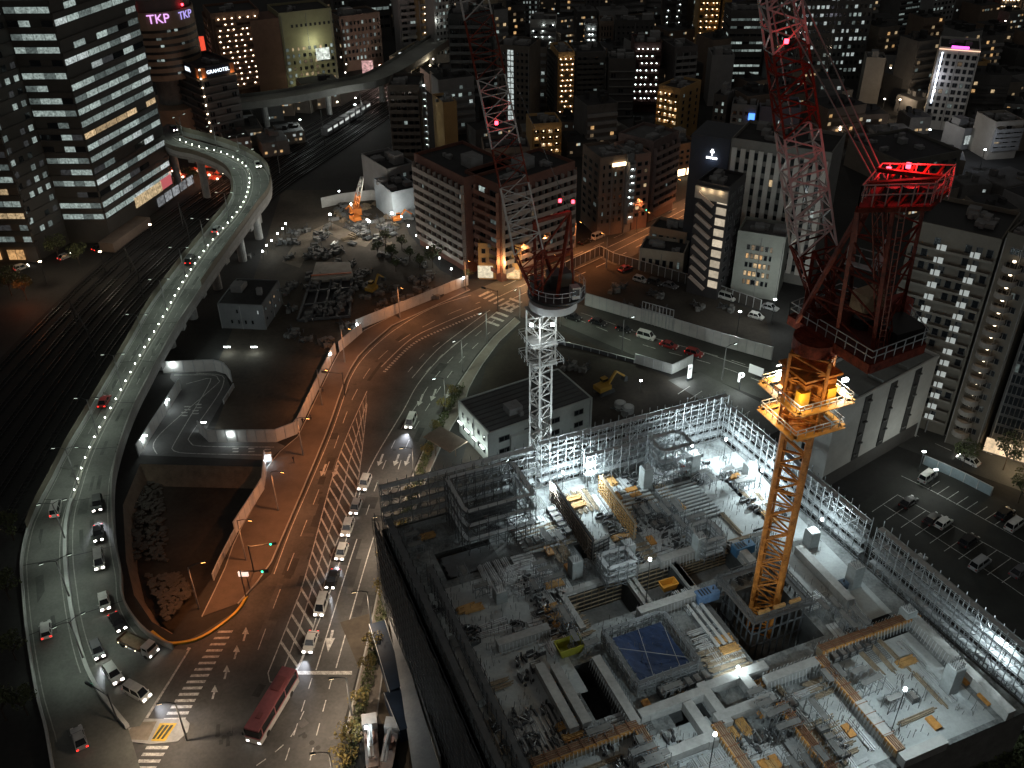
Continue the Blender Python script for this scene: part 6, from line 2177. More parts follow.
machine(706, 600, 'blue sheeted bundle at the far corner of the tarpaulin core', surf('gen_blue2', (.10, .18, .32), .6, .35, .8), 1.2)
machine(790, 462, 'white site cabinet close to the right edge scaffold', WHITE, 1.0)
machine(468, 660, 'grey compressor among timber on the dim left deck', GREYW, .8)
machine(690, 470, 'red pump cabinet beside the pale far corner slab', surf('rust_red', (.28, .05, .03), .6, .3, .8), 1.0)
# brighter corner and large pale boards seen in the far corner
def floodlight(px, py, z, watts, label, aim=None, h=3.0, col=(.82, .97, 1.0), spot=None):
    p = G(px, py, z)
    o = thing('floodlight', label, 'floodlight', p - V(0, 0, h))
    mb = MB(STEELD)
    mb.cyl((p.x, p.y, p.z - h), .06, h, 6)
    for k in range(3):
        a = k * 2 * PI / 3
        mb.bar((p.x, p.y, p.z - h + .9), (p.x + .7 * math.cos(a), p.y + .7 * math.sin(a), p.z - h), .05)
    mb.build('stand', o)
    mb = MB(L_COOLH)
    mb.cyl((p.x, p.y, p.z), .22, .3, 10, .18)
    mb.build('lens', o)
    if aim is None: light('POINT', p + V(0, 0, .75), watts * .56, col, o, .3)
    else: light('SPOT', p + V(0, 0, .7), watts, col, o, .3, spot or 130, aim)
    return o
FL = [(552, 490, DZ + 3.2, 10000, 'floodlight at the head of the long black formwork panel'), (563, 473, DZ + 3.6, 3600, 'floodlight on the far scaffold just right of the white mast'), (588, 473, DZ + 3.6, 10500, 'floodlight between the black and the timber formwork walls'),
      (692, 446, DZ + 4.6, 9500, 'floodlight on top of the concrete column near the far corner'), (762, 471, DZ + 3.4, 8500, 'floodlight on the right edge scaffold just left of the orange mast'), (738, 668, DZ + 1.5, 1300, 'low work lamp under the steel channels by the blue tarpaulin'),
      (1013, 637, DZ + 5.5, 6500, 'floodlight on the scaffold beside the parking lot'), (726, 440, DZ + 4.0, 6500, 'floodlight deep in the far corner scaffold'), (822, 520, DZ + 4.5, 4800, 'floodlight behind the right edge columns'), (508, 462, DZ - 3, 1700, 'floodlight below the far scaffold by the site office'), (905, 690, DZ + 8, 8200, 'floodlight hung over the pale near right slab'),
      (650, 560, DZ + 9, 3600, 'floodlight above the three formwork pits'), (715, 735, DZ + 8, 5200, 'floodlight over the near beams at the bottom of the picture')]
for x, y, z, w, lb in FL: floodlight(x, y, z, w, lb, h=z - DZ if z > DZ else z)
# ------------------------------------------------------------------ tower cranes
def lattice(mb, p, q, w0, w1, n, t, up=(0, 0, 1), d0=None, d1=None, turn=0.0, thin=.6):
    p, q = Vector(p), Vector(q)
    d = (q - p).normalized()
    u = Vector(up)
    if abs(d.dot(u)) > .97: u = Vector((math.cos(AA + turn), math.sin(AA + turn), 0))
    a = d.cross(u).normalized()
    b = a.cross(d).normalized()
    d0, d1 = d0 or w0, d1 or w1
    R_ = []
    for i in range(n + 1):
        k = i / n
        c = p.lerp(q, k)
        w, h = (w0 + (w1 - w0) * k) / 2, (d0 + (d1 - d0) * k) / 2
        R_.append([c - a * w - b * h, c + a * w - b * h, c + a * w + b * h, c - a * w + b * h])
    for j in range(4): mb.bar(R_[0][j], R_[n][j], t)
    for i in range(n + 1):
        for j in range(4): mb.bar(R_[i][j], R_[i][(j + 1) % 4], t * thin)
    for i in range(n):
        for j in range(4):
            k = (j + 1) % 4
            s, e = (j, k) if i % 2 else (k, j)
            mb.bar(R_[i][s], R_[i + 1][e], t * thin)
def rail(mb, pts, h=1.1, t=.06, post=1.2, mid=True):
    L_ = plen(pts)
    for i in range(len(pts) - 1):
        for z in ((h, h * .55) if mid else (h,)): mb.bar(Vector(pts[i]) + V(0, 0, z), Vector(pts[i + 1]) + V(0, 0, z), t)
    n = max(2, int(L_ / post) + 1)
    for q in resample(pts, n): mb.bar(q, q + V(0, 0, h), t)
def jib(o, base, tip, w0, w1, bands, t, dep):
    base, tip = Vector(base), Vector(tip)
    for k0, k1, m in bands:
        mb = MB(m)
        a, b = base.lerp(tip, k0), base.lerp(tip, k1)
        f = lambda k: (w0 + (w1 - w0) * k) * (.35 + .65 * min(1, k / .12))
        n = max(2, int((b - a).length / 2.2))
        lattice(mb, a, b, f(k0), f(k1), n, t, (0, -1, .3), f(k0) * dep, f(k1) * dep)
        mb.build('jib_section', o)

# -- white-masted crane outside the far edge
wc0 = G(540, 472, 19)
wx, wy = wc0.x, wc0.y
WT = 50.5
wc = thing('tower_crane', 'luffing tower crane with a white lattice mast and red and white jib behind the deck', 'tower crane', V(wx, wy, 0))
mb = MB(WHITEC)
lattice(mb, (wx, wy, 0), (wx, wy, WT - 6), 2.45, 2.45, 20, .3, turn=.28)
mb.build('mast', wc)
mb = MB(WHITEC)
lattice(mb, (wx, wy, WT - 9), (wx, wy, WT), 3.2, 3.2, 5, .26, turn=.28)
for z in (WT - 9, WT - 5.5, WT - .1): mb.box((wx, wy, z), (4.0, 4.0, .18), AA)
mb.build('climbing_frame', wc)
mb = MB(STEEL)
for z in (WT - 8.8, WT - 5.3):
    q = [V(wx, wy, z) + DA * a + DB * b for a, b in ((-2.7, -2.7), (2.7, -2.7), (2.7, 2.7), (-2.7, 2.7), (-2.7, -2.7))]
    rail(mb, q)
mb.build('guard_rail', wc)
sl = V(wx + 1.8, wy + .6, 0)
mb = MB(surf('slew_grey', (.40, .41, .42), .5, .15, .5))
mb.cyl((sl.x, sl.y, 51.0), 3.7, 1.2, 28)
mb.build('slew_ring', wc)
mb = MB(STEELD)
mb.cyl((sl.x + .6, sl.y + 1.5, 52.3), 4.5, .4, 24)
mb.box((sl.x + 1.0, sl.y + 3.4, 52.9), (3.4, 2.4, 2.2), .3)
mb.box((sl.x - 2.2, sl.y + 2.0, 52.9), (2, 2.2, 1.8), .3)
mb.build('machinery_deck', wc)
mb = MB(STEEL)
rail(mb, [V(sl.x + .6 + 4.4 * math.cos(k * PI / 10), sl.y + 1.5 + 4.4 * math.sin(k * PI / 10), 52.9) for k in range(21)], 1.5)
mb.build('guard_rail', wc)
mb = MB(WHITEC)
mb.box((sl.x + 3.2, sl.y - 1.2, 53.0), (1.3, 1.4, 1.9), .3)
mb.mat(GLASS)
mb.box((sl.x + 3.35, sl.y - 1.92, 53.6), (1.1, .1, 1.0), .3)
mb.build('cab', wc)
mb = MB(REDC)
ft_ = [V(sl.x - 2.6, sl.y - .5, 53.0), V(sl.x + .6, sl.y - .8, 53.0)]
bt_ = [V(sl.x + .4, sl.y + 4.0, 53.0), V(sl.x + 3.2, sl.y + 3.4, 53.0)]
tp0, tp1 = G(534, 222, 65.0), G(570, 212, 65.0)
for f in ft_: mb.bar(f, tp0 if f is ft_[0] else tp1, .45)
for f in bt_: mb.bar(f, tp0 if f is bt_[0] else tp1, .4)
mb.bar(tp0, tp1, .5)
mb.bar(ft_[0].lerp(tp0, .5), ft_[1].lerp(tp1, .5), .28)
mb.bar(ft_[0].lerp(tp0, .5), ft_[1].lerp(tp1, 1), .22)
mb.bar(ft_[0], ft_[1].lerp(tp1, .5), .25)
mb.bar(bt_[0].lerp(tp0, .5), bt_[1].lerp(tp1, .5), .25)
mb.bar(bt_[0].lerp(tp0, .5), ft_[0].lerp(tp0, .5), .22)
mb.bar(bt_[1].lerp(tp1, .5), ft_[1].lerp(tp1, .5), .22)
mb.build('a_frame', wc)
jb, jt = V(sl.x - 2.4, sl.y - .6, 53.6), G(466, -40, 100)
jib(wc, jb, jt, 4.4, 3.4, ((0, .16, REDC), (.16, .38, WHITEC), (.38, .50, REDC), (.50, .70, WHITEC), (.70, .86, REDC), (.86, 1, WHITEC)), .2, .8)
mb = MB(STEELD)
for s in (0, 1): mb.bar(tp0 if s else tp1, jb.lerp(jt, .97), .07)
mb.build('pendant_cable', wc)
for px, py, z in ((560, 202, 65.7), (573, 203, 65.7), (487, 104, None)):
    p = G(px, py, z) if z else jb.lerp(jt, .56) - V(.6, .8, 0)
    mb = MB(L_RED)
    mb.cyl((p.x, p.y, p.z), .24, .4, 8)
    mb.build('obstruction_lamp', wc)
    light('POINT', p + V(0, -.7, .9), 90, (1, .04, .03), wc, .3)
for dx in (-1.6, 1.6):
    p = V(wx + dx, wy - 3.0, WT - 1)
    mb = MB(L_COOLH)
    mb.box((p.x, p.y, p.z), (.5, .3, .35))
    mb.build('work_lamp', wc)
    light('POINT', p + V(0, -1.0, -1.5), 420, (.92, 1.0, .98), wc, .3)
light('POINT', V(wx - 1, wy - 4, 39), 200, (.92, 1.0, .98), wc, .3)

# -- big orange crane standing in the shaft
oc0 = G(766, 597, DZ)
ox, oy = oc0.x, oc0.y
oc = thing('tower_crane', 'huge orange-masted luffing tower crane with dark red superstructure rising from the deck', 'tower crane', V(ox, oy, DZ - 6))
MW = 3.25
mb = MB(ORANGE)
lattice(mb, (ox, oy, DZ - 6), (ox, oy, 57.5), MW, MW, 20, .52, turn=.72, thin=.36)
mb.build('mast', oc)
mb = MB(ORANGE)
lattice(mb, (ox, oy, 50.5), (ox, oy, 61), MW + 1.4, MW + 1.4, 6, .34, turn=.72)
for z in (50.6, 54.5, 58.2): mb.box((ox, oy, z), (MW + 2.2, MW + 2.2, .3), AA)
mb.box((ox, oy, 55.2), (MW + 1.4, MW + 1.4, 2.4), AA)
mb.build('climbing_frame', oc)
mb = MB(plain('yellow_unit', (.60, .33, .03), .5))
for a, b in ((1.2, 2.6), (2.6, -.6), (-2.4, 2.2)):
    q = V(ox, oy, 0) + DA * a + DB * b
    mb.box((q.x, q.y, 54.9), (1.3, 1.1, 2.0), AA)
mb.build('hydraulic_unit', oc)
for z, e in ((50.9, 3.6), (54.8, 3.9)):
    mb = MB(plain('orange_walkway', (.50, .26, .06), .5))
    q = [V(ox, oy, z) + DA * a + DB * b for a, b in ((-e, -e), (e, -e), (e, e), (-e, e), (-e, -e))]
    for i in range(4): mb.bar(q[i], q[i + 1], 1.0, .12)
    mb.build('walkway', oc)
    mb = MB(STEEL)
    rail(mb, q, 1.2, .08)
    mb.build('guard_rail', oc)
mb = MB(REDC)
mb.cyl((ox, oy, 61), 2.7, 1.7, 24)
mb.build('slew_ring', oc)
ZD = 63.0
c_ = [G(789, 316, ZD), G(870, 366, ZD), G(925, 345, ZD), G(906, 318, ZD), G(838, 297, ZD)]
mb = MB(surf('crane_deck_dark', (.10, .022, .016), .6, .3, .6))
mb.prism([(p.x, p.y) for p in c_], ZD - .9, ZD)
mb.build('machinery_deck', oc)
mb = MB(REDC)
for i in range(5): mb.bar(c_[i] + V(0, 0, -.45), c_[(i + 1) % 5] + V(0, 0, -.45), .3, 1.2)
mb.build('deck_beam', oc)
mb = MB(STEEL)
rail(mb, [p + V(0, 0, .02) for p in c_] + [c_[0]], 1.9, .09, 1.5)
mb.build('guard_rail', oc)
mb = MB(BLACK)
q = G(897, 336, ZD)
mb.box((q.x, q.y, ZD), (4.6, 4.2, 1.8), .4)
q2 = G(862, 325, ZD)
mb.cyl((q2.x, q2.y, ZD), 1.5, 1.4, 14)
mb.build('winch_house', oc)
mb = MB(surf('crane_counterweight', (.18, .03, .02), .7, .3, .6))
q = G(885, 318, ZD)
mb.box((q.x, q.y, ZD), (6.0, 2.0, 2.4), .4)
mb.build('counterweight', oc)
ZT = 84.0
t_ = [G(858, 207, ZT), G(930, 205, ZT), G(950, 186, ZT), G(878, 184, ZT)]
mb = MB(REDC)
for i in range(4): mb.bar(t_[i] + V(0, 0, -.3), t_[(i + 1) % 4] + V(0, 0, -.3), .35, .5)
for k in (.2, .4, .6, .8): mb.bar(t_[0].lerp(t_[1], k) + V(0, 0, -.2), t_[3].lerp(t_[2], k) + V(0, 0, -.2), .3, .4)
mb.bar(t_[0].lerp(t_[3], .3) + V(0, 0, 1.6), t_[1].lerp(t_[2], .3) + V(0, 0, 2.0), .5)
mb.bar(t_[0].lerp(t_[3], .7) + V(0, 0, 2.2), t_[1].lerp(t_[2], .7) + V(0, 0, 1.4), .4)
for k in (.15, .35, .55, .75): mb.bar(t_[0].lerp(t_[1], k) + V(0, 0, -.2), t_[3].lerp(t_[2], k + .1) + V(0, 0, 2.0), .22)
mb.build('top_platform', oc)
mb = MB(surf('grating', (.05, .012, .010), .8, .3, .8))
mb.face([p + V(0, 0, -.02) for p in t_])
mb.build('grating', oc)
mb = MB(STEELD)
for k in (.3, .55, .8):
    q = t_[0].lerp(t_[1], k).lerp(t_[3].lerp(t_[2], k), .5)
    mb.cyl((q.x, q.y, ZT + .1), .8, .9, 12)
mb.build('sheave', oc)
mb = MB(plain('pale_red_rail', (.50, .30, .28), .5))
rail(mb, t_ + [t_[0]], 2.2, .10, 1.3)
rail(mb, [t_[1], G(948, 200, ZT + 1), t_[2]], 2.4, .08, 1.0)
mb.build('guard_rail', oc)
mb = MB(REDC)
P0, P1 = G(797, 322, ZD), G(826, 300, ZD)
mb.bar(P0, t_[0].lerp(t_[3], .5) + V(0, 0, -.4), .42)
mb.bar(P1, t_[3] + V(0, 0, -.4), .5)
Q0, Q1 = G(872, 352, ZD), G(900, 320, ZD)
mb.bar(Q0, t_[0].lerp(t_[1], .5) + V(0, 0, -.4), .4)
mb.bar(Q1, t_[2].lerp(t_[3], .3) + V(0, 0, -.4), .4)
mb.bar(G(836, 338, ZD), t_[0] + V(0, 0, -.4), .42)
mb.bar(G(850, 300, ZD), t_[0] + V(0, 0, -.4), .42)
A0, A1, B0, B1 = P0, t_[0], Q0, t_[0].lerp(t_[1], .5)
for k in (.25, .5, .75):
    mb.bar(P0.lerp(t_[0].lerp(t_[3], .5), k), Q0.lerp(B1, k), .22)
    mb.bar(Q0.lerp(B1, k), Q1.lerp(t_[2].lerp(t_[3], .3), k), .22)
for k in (0, .25, .5):
    mb.bar(Q0.lerp(B1, k), Q1.lerp(t_[2].lerp(t_[3], .3), k + .25), .18)
    mb.bar(P0.lerp(t_[0].lerp(t_[3], .5), k + .25), Q0.lerp(B1, k), .18)
for k in (.12, .37, .62, .87):
    mb.bar(P1.lerp(t_[3], k), Q1.lerp(t_[2].lerp(t_[3], .3), k), .13)
    mb.bar(P0.lerp(t_[0].lerp(t_[3], .5), k), P1.lerp(t_[3], min(1, k + .12)), .13)
    mb.bar(P1.lerp(t_[3], k), Q1.lerp(t_[2].lerp(t_[3], .3), max(0, k - .12)), .16)
    mb.bar(P0.lerp(t_[0].lerp(t_[3], .5), k), Q0.lerp(B1, max(0, k - .2)), .13)
lattice(mb, G(884, 342, ZD), t_[0].lerp(t_[1], .3), 1.4, 1.0, 9, .12)
mb.build('a_frame', oc)
mb = MB(surf('rust_ladder', (.20, .05, .03), .7, .3, .8))
for k in range(22):
    c = Q0.lerp(B1, k / 22)
    mb.bar(c + V(.5, -.3, 0), c + V(1.1, -.3, 0), .08)
for x_ in (.5, 1.1): mb.bar(Q0 + V(x_, -.3, 0), B1 + V(x_, -.3, 0), .1)
mb.build('ladder', oc)
wr2 = random.Random(3)
mb = MB(surf('winch_red', (.12, .03, .02), .6, .3, .8))
for k in range(14):
    c = c_[0].lerp(c_[2], wr2.uniform(.15, .9)).lerp(c_[4], wr2.uniform(0, .4))
    mb.box((c.x, c.y, ZD), (wr2.uniform(.5, 1.8), wr2.uniform(.5, 1.4), wr2.uniform(.4, 2.2)), .4)
mb.build('winch_gear', oc)
mb = MB(surf('crane_panel', (.34, .25, .16), .7, .3, .6))
q = G(868, 300, 69)
mb.box((q.x, q.y, 68), (3.2, 2.2, 2.2), .5)
mb.build('operator_cab', oc)
mb = MB(STEEL)
q = [G(846, 262, 74), G(874, 270, 74), G(882, 256, 74)]
rail(mb, q, 2, .09, 1.2)
mb.bar(q[0], q[1], 1, .1)
mb.bar(q[1], q[2], 1, .1)
mb.build('landing', oc)
jb2, jt2 = G(822, 312, ZD + 1), G(774, -45, 104)
jib(oc, jb2, jt2, 4.6, 3.4, ((0, .22, REDC), (.22, .56, WHITEC), (.56, .78, REDC), (.78, 1, WHITEC)), .25, .8)
mb = MB(REDC)
d_ = (jt2 - jb2).normalized()
for px, py, z in ((806, 300, 66), (834, 292, 66)):
    a = G(px, py, z)
    mb.bar(a, jb2.lerp(jt2, .2), .4)
    mb.bar(a, a + V(0, 0, -3), .4)
    mb.bar(a, jb2.lerp(jt2, .12), .3)
mb.build('jib_foot', oc)
mb = MB(plain('pale_cable', (.30, .29, .28), .5, .3))
for s in (-1.5, 0, 1.5): mb.bar(t_[3] + V(s * .4, 0, .6), jb2.lerp(jt2, .96) + V(s, 0, 0), .11)
mb.bar(G(812, 235, 72), jt2 + V(-.8, 0, -1), .14)
mb.build('pendant_cable', oc)
for p, w in ((G(908, 168, ZT + 1.6), 1100), (G(888, 172, ZT + 1.4), 500)):
    mb = MB(L_RED)
    mb.cyl((p.x, p.y, p.z), .26, .5, 8)
    mb.build('obstruction_lamp', oc)
    light('POINT', p + V(.4, -1.2, 1.2), w * .85, (1, .025, .03), oc, .4)
p = jb2.lerp(jt2, .80) + V(-.4, -2, 0)
mb = MB(L_RED)
mb.cyl((p.x, p.y, p.z), .24, .4, 8)
mb.build('obstruction_lamp', oc)
light('POINT', p + V(0, -.8, .9), 45, (1, .04, .03), oc, .4)
for px, py, z, w, c in ((779, 376, 55, 1500, (1, .92, .75)), (845, 381, 55.5, 1600, (.95, 1, .97)), (782, 392, 53, 900, (1, .80, .5)), (818, 387, 54.5, 800, (1, .9, .7))):
    p = G(px, py, z)
    mb = MB(L_COOLH)
    mb.box((p.x, p.y, p.z), (.7, .4, .35), .4)
    mb.build('work_lamp', oc)
    light('POINT', p + V(0, -.7, .9), w * 1.25, (c[0], c[1] * .86, c[2] * .66), oc, .3)
for k in range(4):
    mb = MB(L_COOL)
    p = G(777 + k, 366 + k * 5, 56 - k)
    mb.bar(p, p + V(1.6, .5, .2), .12)
    mb.build('strip_lamp', oc)
for dx_, dy_, z_ in ((-2.2, -4.6, 56.5), (2.8, -4.2, 56.8), (-4.4, -1.0, 53.2)): light('POINT', V(ox + dx_, oy + dy_, z_), 420, (1, .74, .40), oc, .3)  # bare lights added in front of the collar to brighten it
for z in (26, 33, 40, 47): light('POINT', V(ox - 4, oy - 5, z), 110, (1, .78, .5), oc, .4)

# ------------------------------------------------------------------ street lighting
sod = lamp_mast(9.5, (1,), L_ORNG, 2.2, (1.0, .345, .115), 4700, .3, 150)
sod['label'] = 'orange sodium lamp on a pole beside the main road'
sod['group'] = 'orange sodium lamps along the main road'
SP = [(199, 608, -20), (246, 560, 10), (278, 510, 15), (303, 455, 15), (322, 405, 20), (345, 362, 25), (400, 318, 55), (466, 290, 60), (520, 273, 60), (575, 250, 60), (632, 226, 60), (672, 206, 60), (560, 291, 240), (606, 268, 240), (652, 246, 240), (697, 222, 240), (708, 190, 60), (540, 264, 60)]
for i, (x, y, a) in enumerate(SP):
    p = G(x, y, .14)
    rz = math.radians(-a)
    if i == 0:
        sod.location = p
        sod.rotation_euler = (0, 0, rz)
    else: copy_tree(sod, p, rz)
led = lamp_mast(9, (-1,), L_COOL, 2.0, (.84, 1.0, .80), 2000, .3, 150)
led['label'] = 'slim dark lamp pole with a pale green-white head along the road bend'
led['group'] = 'pale lamp poles along the bend and side street'
for i, (x, y, a) in enumerate(((463, 372, 40), (487, 343, 50), (446, 412, 20), (560, 326, 200), (622, 352, 200), (722, 380, 200), (925, 432, 200), (520, 318, 60))):
    p = G(x, y, .14)
    if i == 0:
        led.location = p
        led.rotation_euler = (0, 0, math.radians(a))
    else: copy_tree(led, p, math.radians(a))
tan = lamp_mast(8.5, (-1,), L_WARM, 1.8, (1.0, .76, .54), 5600, .3, 150)
tan['label'] = 'dark lamp pole with a warm head on the hedge side of the main road'
tan['group'] = 'warm lamp poles on the hedge side'
for i, (x, y) in enumerate(((352, 715), (372, 628), (391, 552), (415, 482), (336, 790), (187, 740))):  # the last poles are added to brighten the lower road
    p = G(x, y, .14)
    if i == 0: tan.location = p
    else: copy_tree(tan, p, .2)
tan.rotation_euler = (0, 0, .2)
sm_l = thing('works_lamp', 'small bright white lamp on a short post along the site paths', 'lamp', (0, 0, 0), 'small white lamps strung along the site paths')
mb = MB(STEELD)
mb.cyl((0, 0, 0), .05, 3.0, 6)
mb.build('post', sm_l, local=True)
mb = MB(L_COOLH)
mb.cyl((0, 0, 3.0), .24, .3, 8, .2)
mb.build('lens', sm_l, local=True)
d = bpy.data.lights.new('lamp_light', 'POINT')
d.energy = 150
d.color = (.92, 1.0, .96)
d.shadow_soft_size = .2
lo = bpy.data.objects.new('lamp_light', d)
COL.objects.link(lo)
lo.location = (0, 0, 3.6)
adopt(lo, sm_l)
WL = [(287, 233), (284, 238), (279, 243), (273, 250), (268, 255), (264, 261), (383, 197), (388, 212), (394, 220), (402, 226), (409, 235), (417, 245), (428, 257), (440, 268), (452, 279), (464, 288), (352, 213), (368, 229), (393, 217), (358, 335), (271, 308), (266, 313), (332, 365), (340, 200), (545, 352), (640, 392)]
for i, (x, y) in enumerate(WL):
    p = G(x, y)
    if i == 0: sm_l.location = p
    else: copy_tree(sm_l, p)
for x, y, w in ((369, 222, 1500), (392, 214, 700), (330, 215, 1200), (405, 195, 220)):
    p = G(x, y, 5)
    o = thing('floodlight', {369: 'bright white floodlight among the materials in the works yard', 392: 'white floodlight at the yard gate by the apartment block', 330: 'white floodlight behind the pale yard wall', 405: 'dim floodlight by the pale blue shed'}[x], 'floodlight', V(p.x, p.y, 0))
    mb = MB(STEELD)
    mb.cyl((p.x, p.y, 0), .08, 5, 6)
    mb.build('pole', o)
    mb = MB(L_COOLH)
    mb.cyl((p.x, p.y, 5), .38, .4, 8)
    mb.build('lens', o)
    light('POINT', p + V(0, 0, .9), w * 2.6, (1, .90, .76), o, .3)
# lamps on the white hoardings
wl = thing('wall_lamp', 'small white lamp fixed on the white panel hoarding of the access drive', 'wall lamp', (0, 0, 0), 'white lamps on the access drive hoarding')
mb = MB(glow('wall_lamp_lens', (.9, 1, .97), 18))
mb.box((0, 0, 0), (1.0, .25, .3))
mb.build('lens', wl, local=True)
mb = MB(STEELD)
mb.box((0, .1, .3), (1.1, .3, .08))
mb.build('hood', wl, local=True)
d = bpy.data.lights.new('lamp_light', 'POINT')
d.energy = 190
d.color = (.9, 1.0, .98)
lo = bpy.data.objects.new('lamp_light', d)
COL.objects.link(lo)
lo.location = (0, -.7, -.3)
adopt(lo, wl)
for i, (x, y, z) in enumerate(((175, 372, 2.6), (170, 408, 2.4), (148, 444, 2.4), (233, 440, 2.4), (206, 430, 2.2))):
    p = G(x, y, 0) + V(.0, -.35, z)
    if i == 0: wl.location = p
    else: copy_tree(wl, p)

# traffic signals
ts = thing('traffic_signal', 'dark pole with an overhanging arm and traffic light at the crossing', 'traffic light', (0, 0, 0), 'traffic lights on arms at the crossings')
mb = MB(STEELD)
mb.cyl((0, 0, 0), .12, 6.4, 8)
mb.bar((0, 0, 6.0), (4.6, 0, 6.3), .12)
mb.build('pole', ts, local=True)
mb = MB(STEELD)
mb.box((4.2, 0, 5.9), (1.3, .3, .5))
mb.mat(glow('signal_green', (.05, 1, .5), 5))
mb.box((3.8, -.17, 6.0), (.3, .06, .3))
mb.build('signal_head', ts, local=True)
for i, (x, y, a) in enumerate(((246, 597, 0), (254, 572, 10), (118, 722, 150), (345, 396, 170), (498, 312, 150), (636, 232, 40))):
    p = G(x, y, .14)
    if i == 0:
        ts.location = p
        ts.rotation_euler = (0, 0, math.radians(a))
    else: copy_tree(ts, p, math.radians(a))
so = thing('lit_notice', 'small white-lit notice box on two posts beside the sidewalk crossing', 'sign', G(247, 590))
p = G(247, 590)
mb = MB(STEELD)
for s in (-.5, .5): mb.bar((p.x + s, p.y, 0), (p.x + s, p.y, 3.4), .12)
mb.build('post', so)
mb = MB(glow('notice', (1, .85, .75), 1.0))
mb.box((p.x, p.y, 3.4), (1.7, .3, 1.0))
mb.build('panel', so)
vm_ = thing('vending_machine', 'glowing blue-white vending machine at the mouth of the access drive', 'vending machine', G(269, 461))
p = G(269, 461)
mb = MB(WHITE)
mb.box((p.x, p.y, 0), (1.4, .9, 2.0), .2)
mb.build('case', vm_)
mb = MB(glow('vend_front', (.65, .85, 1), 2.2))
mb.box((p.x - .02, p.y - .5, .5), (1.2, .08, 1.3), .2)
mb.build('front', vm_)
light('POINT', V(p.x, p.y - 1.4, 1.4), 160, (.75, .9, 1), vm_, .3)

# ------------------------------------------------------------------ vehicles
CARP = {k: plain('car_' + k, c, .3, .0, .5, .6) for k, c in (('white', (.62, .62, .60)), ('black', (.02, .02, .022)), ('silver', (.35, .36, .37)), ('red', (.25, .02, .02)), ('grey', (.12, .12, .13)))}
CGLASS = plain('car_glass', (.012, .014, .017), .1, 0, .7)
def car_proto(kind, paint, head, tail, beam):
    L_, Wd, H, hb, c0, c1, c2, c3 = {'sedan': (4.5, 1.74, 1.42, .80, -1.9, -1.15, .35, 1.05), 'hatch': (4.0, 1.7, 1.52, .85, -1.85, -1.55, .45, 1.15), 'van': (4.7, 1.72, 1.95, 1.0, -2.25, -2.1, 1.05, 1.75), 'suv': (4.5, 1.82, 1.68, .95, -2.1, -1.75, .5, 1.15)}[kind]
    o = thing('car', '', 'car', (0, 0, -60))
    m = CARP[paint]
    hl, hw = L_ / 2, Wd / 2
    mb = MB(m)
    prof = [(-hl, .35), (-hl + .02, hb - .1), (-hl + .15, hb), (c3, hb), (hl - .25, hb - .14), (hl - .02, hb - .32), (hl, .35), (hl - .2, .22), (-hl + .2, .22)]
    def side(y, ins): return [(x, y, z) for x, z in prof]
    n = len(prof)
    A, B_ = side(-hw, 0), side(hw, 0)
    mb.face(A)
    mb.face(list(reversed(B_)))
    for i in range(n):
        j = (i + 1) % n
        mb.face([A[j], A[i], B_[i], B_[j]])
    tw = hw - .2
    mb.face([(c1, -tw, H), (c2, -tw, H), (c2, tw, H), (c1, tw, H)])
    for s in (-1, 1):
        for a, b in ((c0, c1), (c3, c2)): mb.bar((a, s * (hw - .05), hb), (b, s * tw, H), .09)
        mb.bar(((c0 + c3) / 2 - .2, s * (hw - .05), hb), ((c1 + c2) / 2 - .1, s * tw, H), .09)
        mb.bar((c1, s * tw, H), (c2, s * tw, H), .08)
    mb.build('body', o, local=True)
    mb = MB(CGLASS)
    b4 = [(c0 + .03, -hw + .06, hb), (c3 - .03, -hw + .06, hb), (c3 - .03, hw - .06, hb), (c0 + .03, hw - .06, hb)]
    t4 = [(c1 + .02, -tw + .01, H - .02), (c2 - .02, -tw + .01, H - .02), (c2 - .02, tw - .01, H - .02), (c1 + .02, tw - .01, H - .02)]
    for i in range(4): mb.face([b4[i], b4[(i + 1) % 4], t4[(i + 1) % 4], t4[i]])
    mb.build('glazing', o, local=True)
    for x in (-hl + .8, hl - .8):
        for s in (-1, 1):
            mb = MB(RUBBER)
            k = [(x + .31 * math.cos(t * PI / 6), s * (hw + .01), .31 + .31 * math.sin(t * PI / 6)) for t in range(12)]
            k2 = [(a, b - s * .22, c) for a, b, c in k]
            mb.face(k)
            for i in range(12): mb.face([k[i], k[(i + 1) % 12], k2[(i + 1) % 12], k2[i]])
            wo = mb.build('wheel', o, local=True)
            mb = MB(STEEL)
            mb.face([(x + .17 * math.cos(t * PI / 4), s * (hw + .02), .31 + .17 * math.sin(t * PI / 4)) for t in range(8)])
            mb.build('rim', wo, local=True)
    for s in (-1, 1):
        mb = MB(L_HEAD if head else L_HEADO)
        mb.box((hl - .08, s * (hw - .3), hb - .36), (.2, .42, .2))
        mb.build('headlight', o, local=True)
        mb = MB(L_TAIL if tail else L_TAILO)
        mb.box((-hl + .03, s * (hw - .2), hb - .3), (.12, .32, .22))
        mb.build('taillight', o, local=True)
        mb = MB(m)
        mb.box((c3 - .25, s * (hw + .08), hb), (.16, .2, .14))
        mb.build('wing_mirror', o, local=True)
    if beam:
        d = bpy.data.lights.new('headlight_beam', 'SPOT')
        d.energy = 3600
        d.color = (.86, .90, 1.0)
        d.spot_size = math.radians(62)
        d.spot_blend = .9
        d.shadow_soft_size = .3
        lo = bpy.data.objects.new('headlight_beam', d)
        COL.objects.link(lo)
        lo.location = (hl + .15, 0, .75)
        lo.rotation_euler = V(1, 0, -.09).to_track_quat('-Z', 'Y').to_euler()
        adopt(lo, o)
    return o
_CP = {}
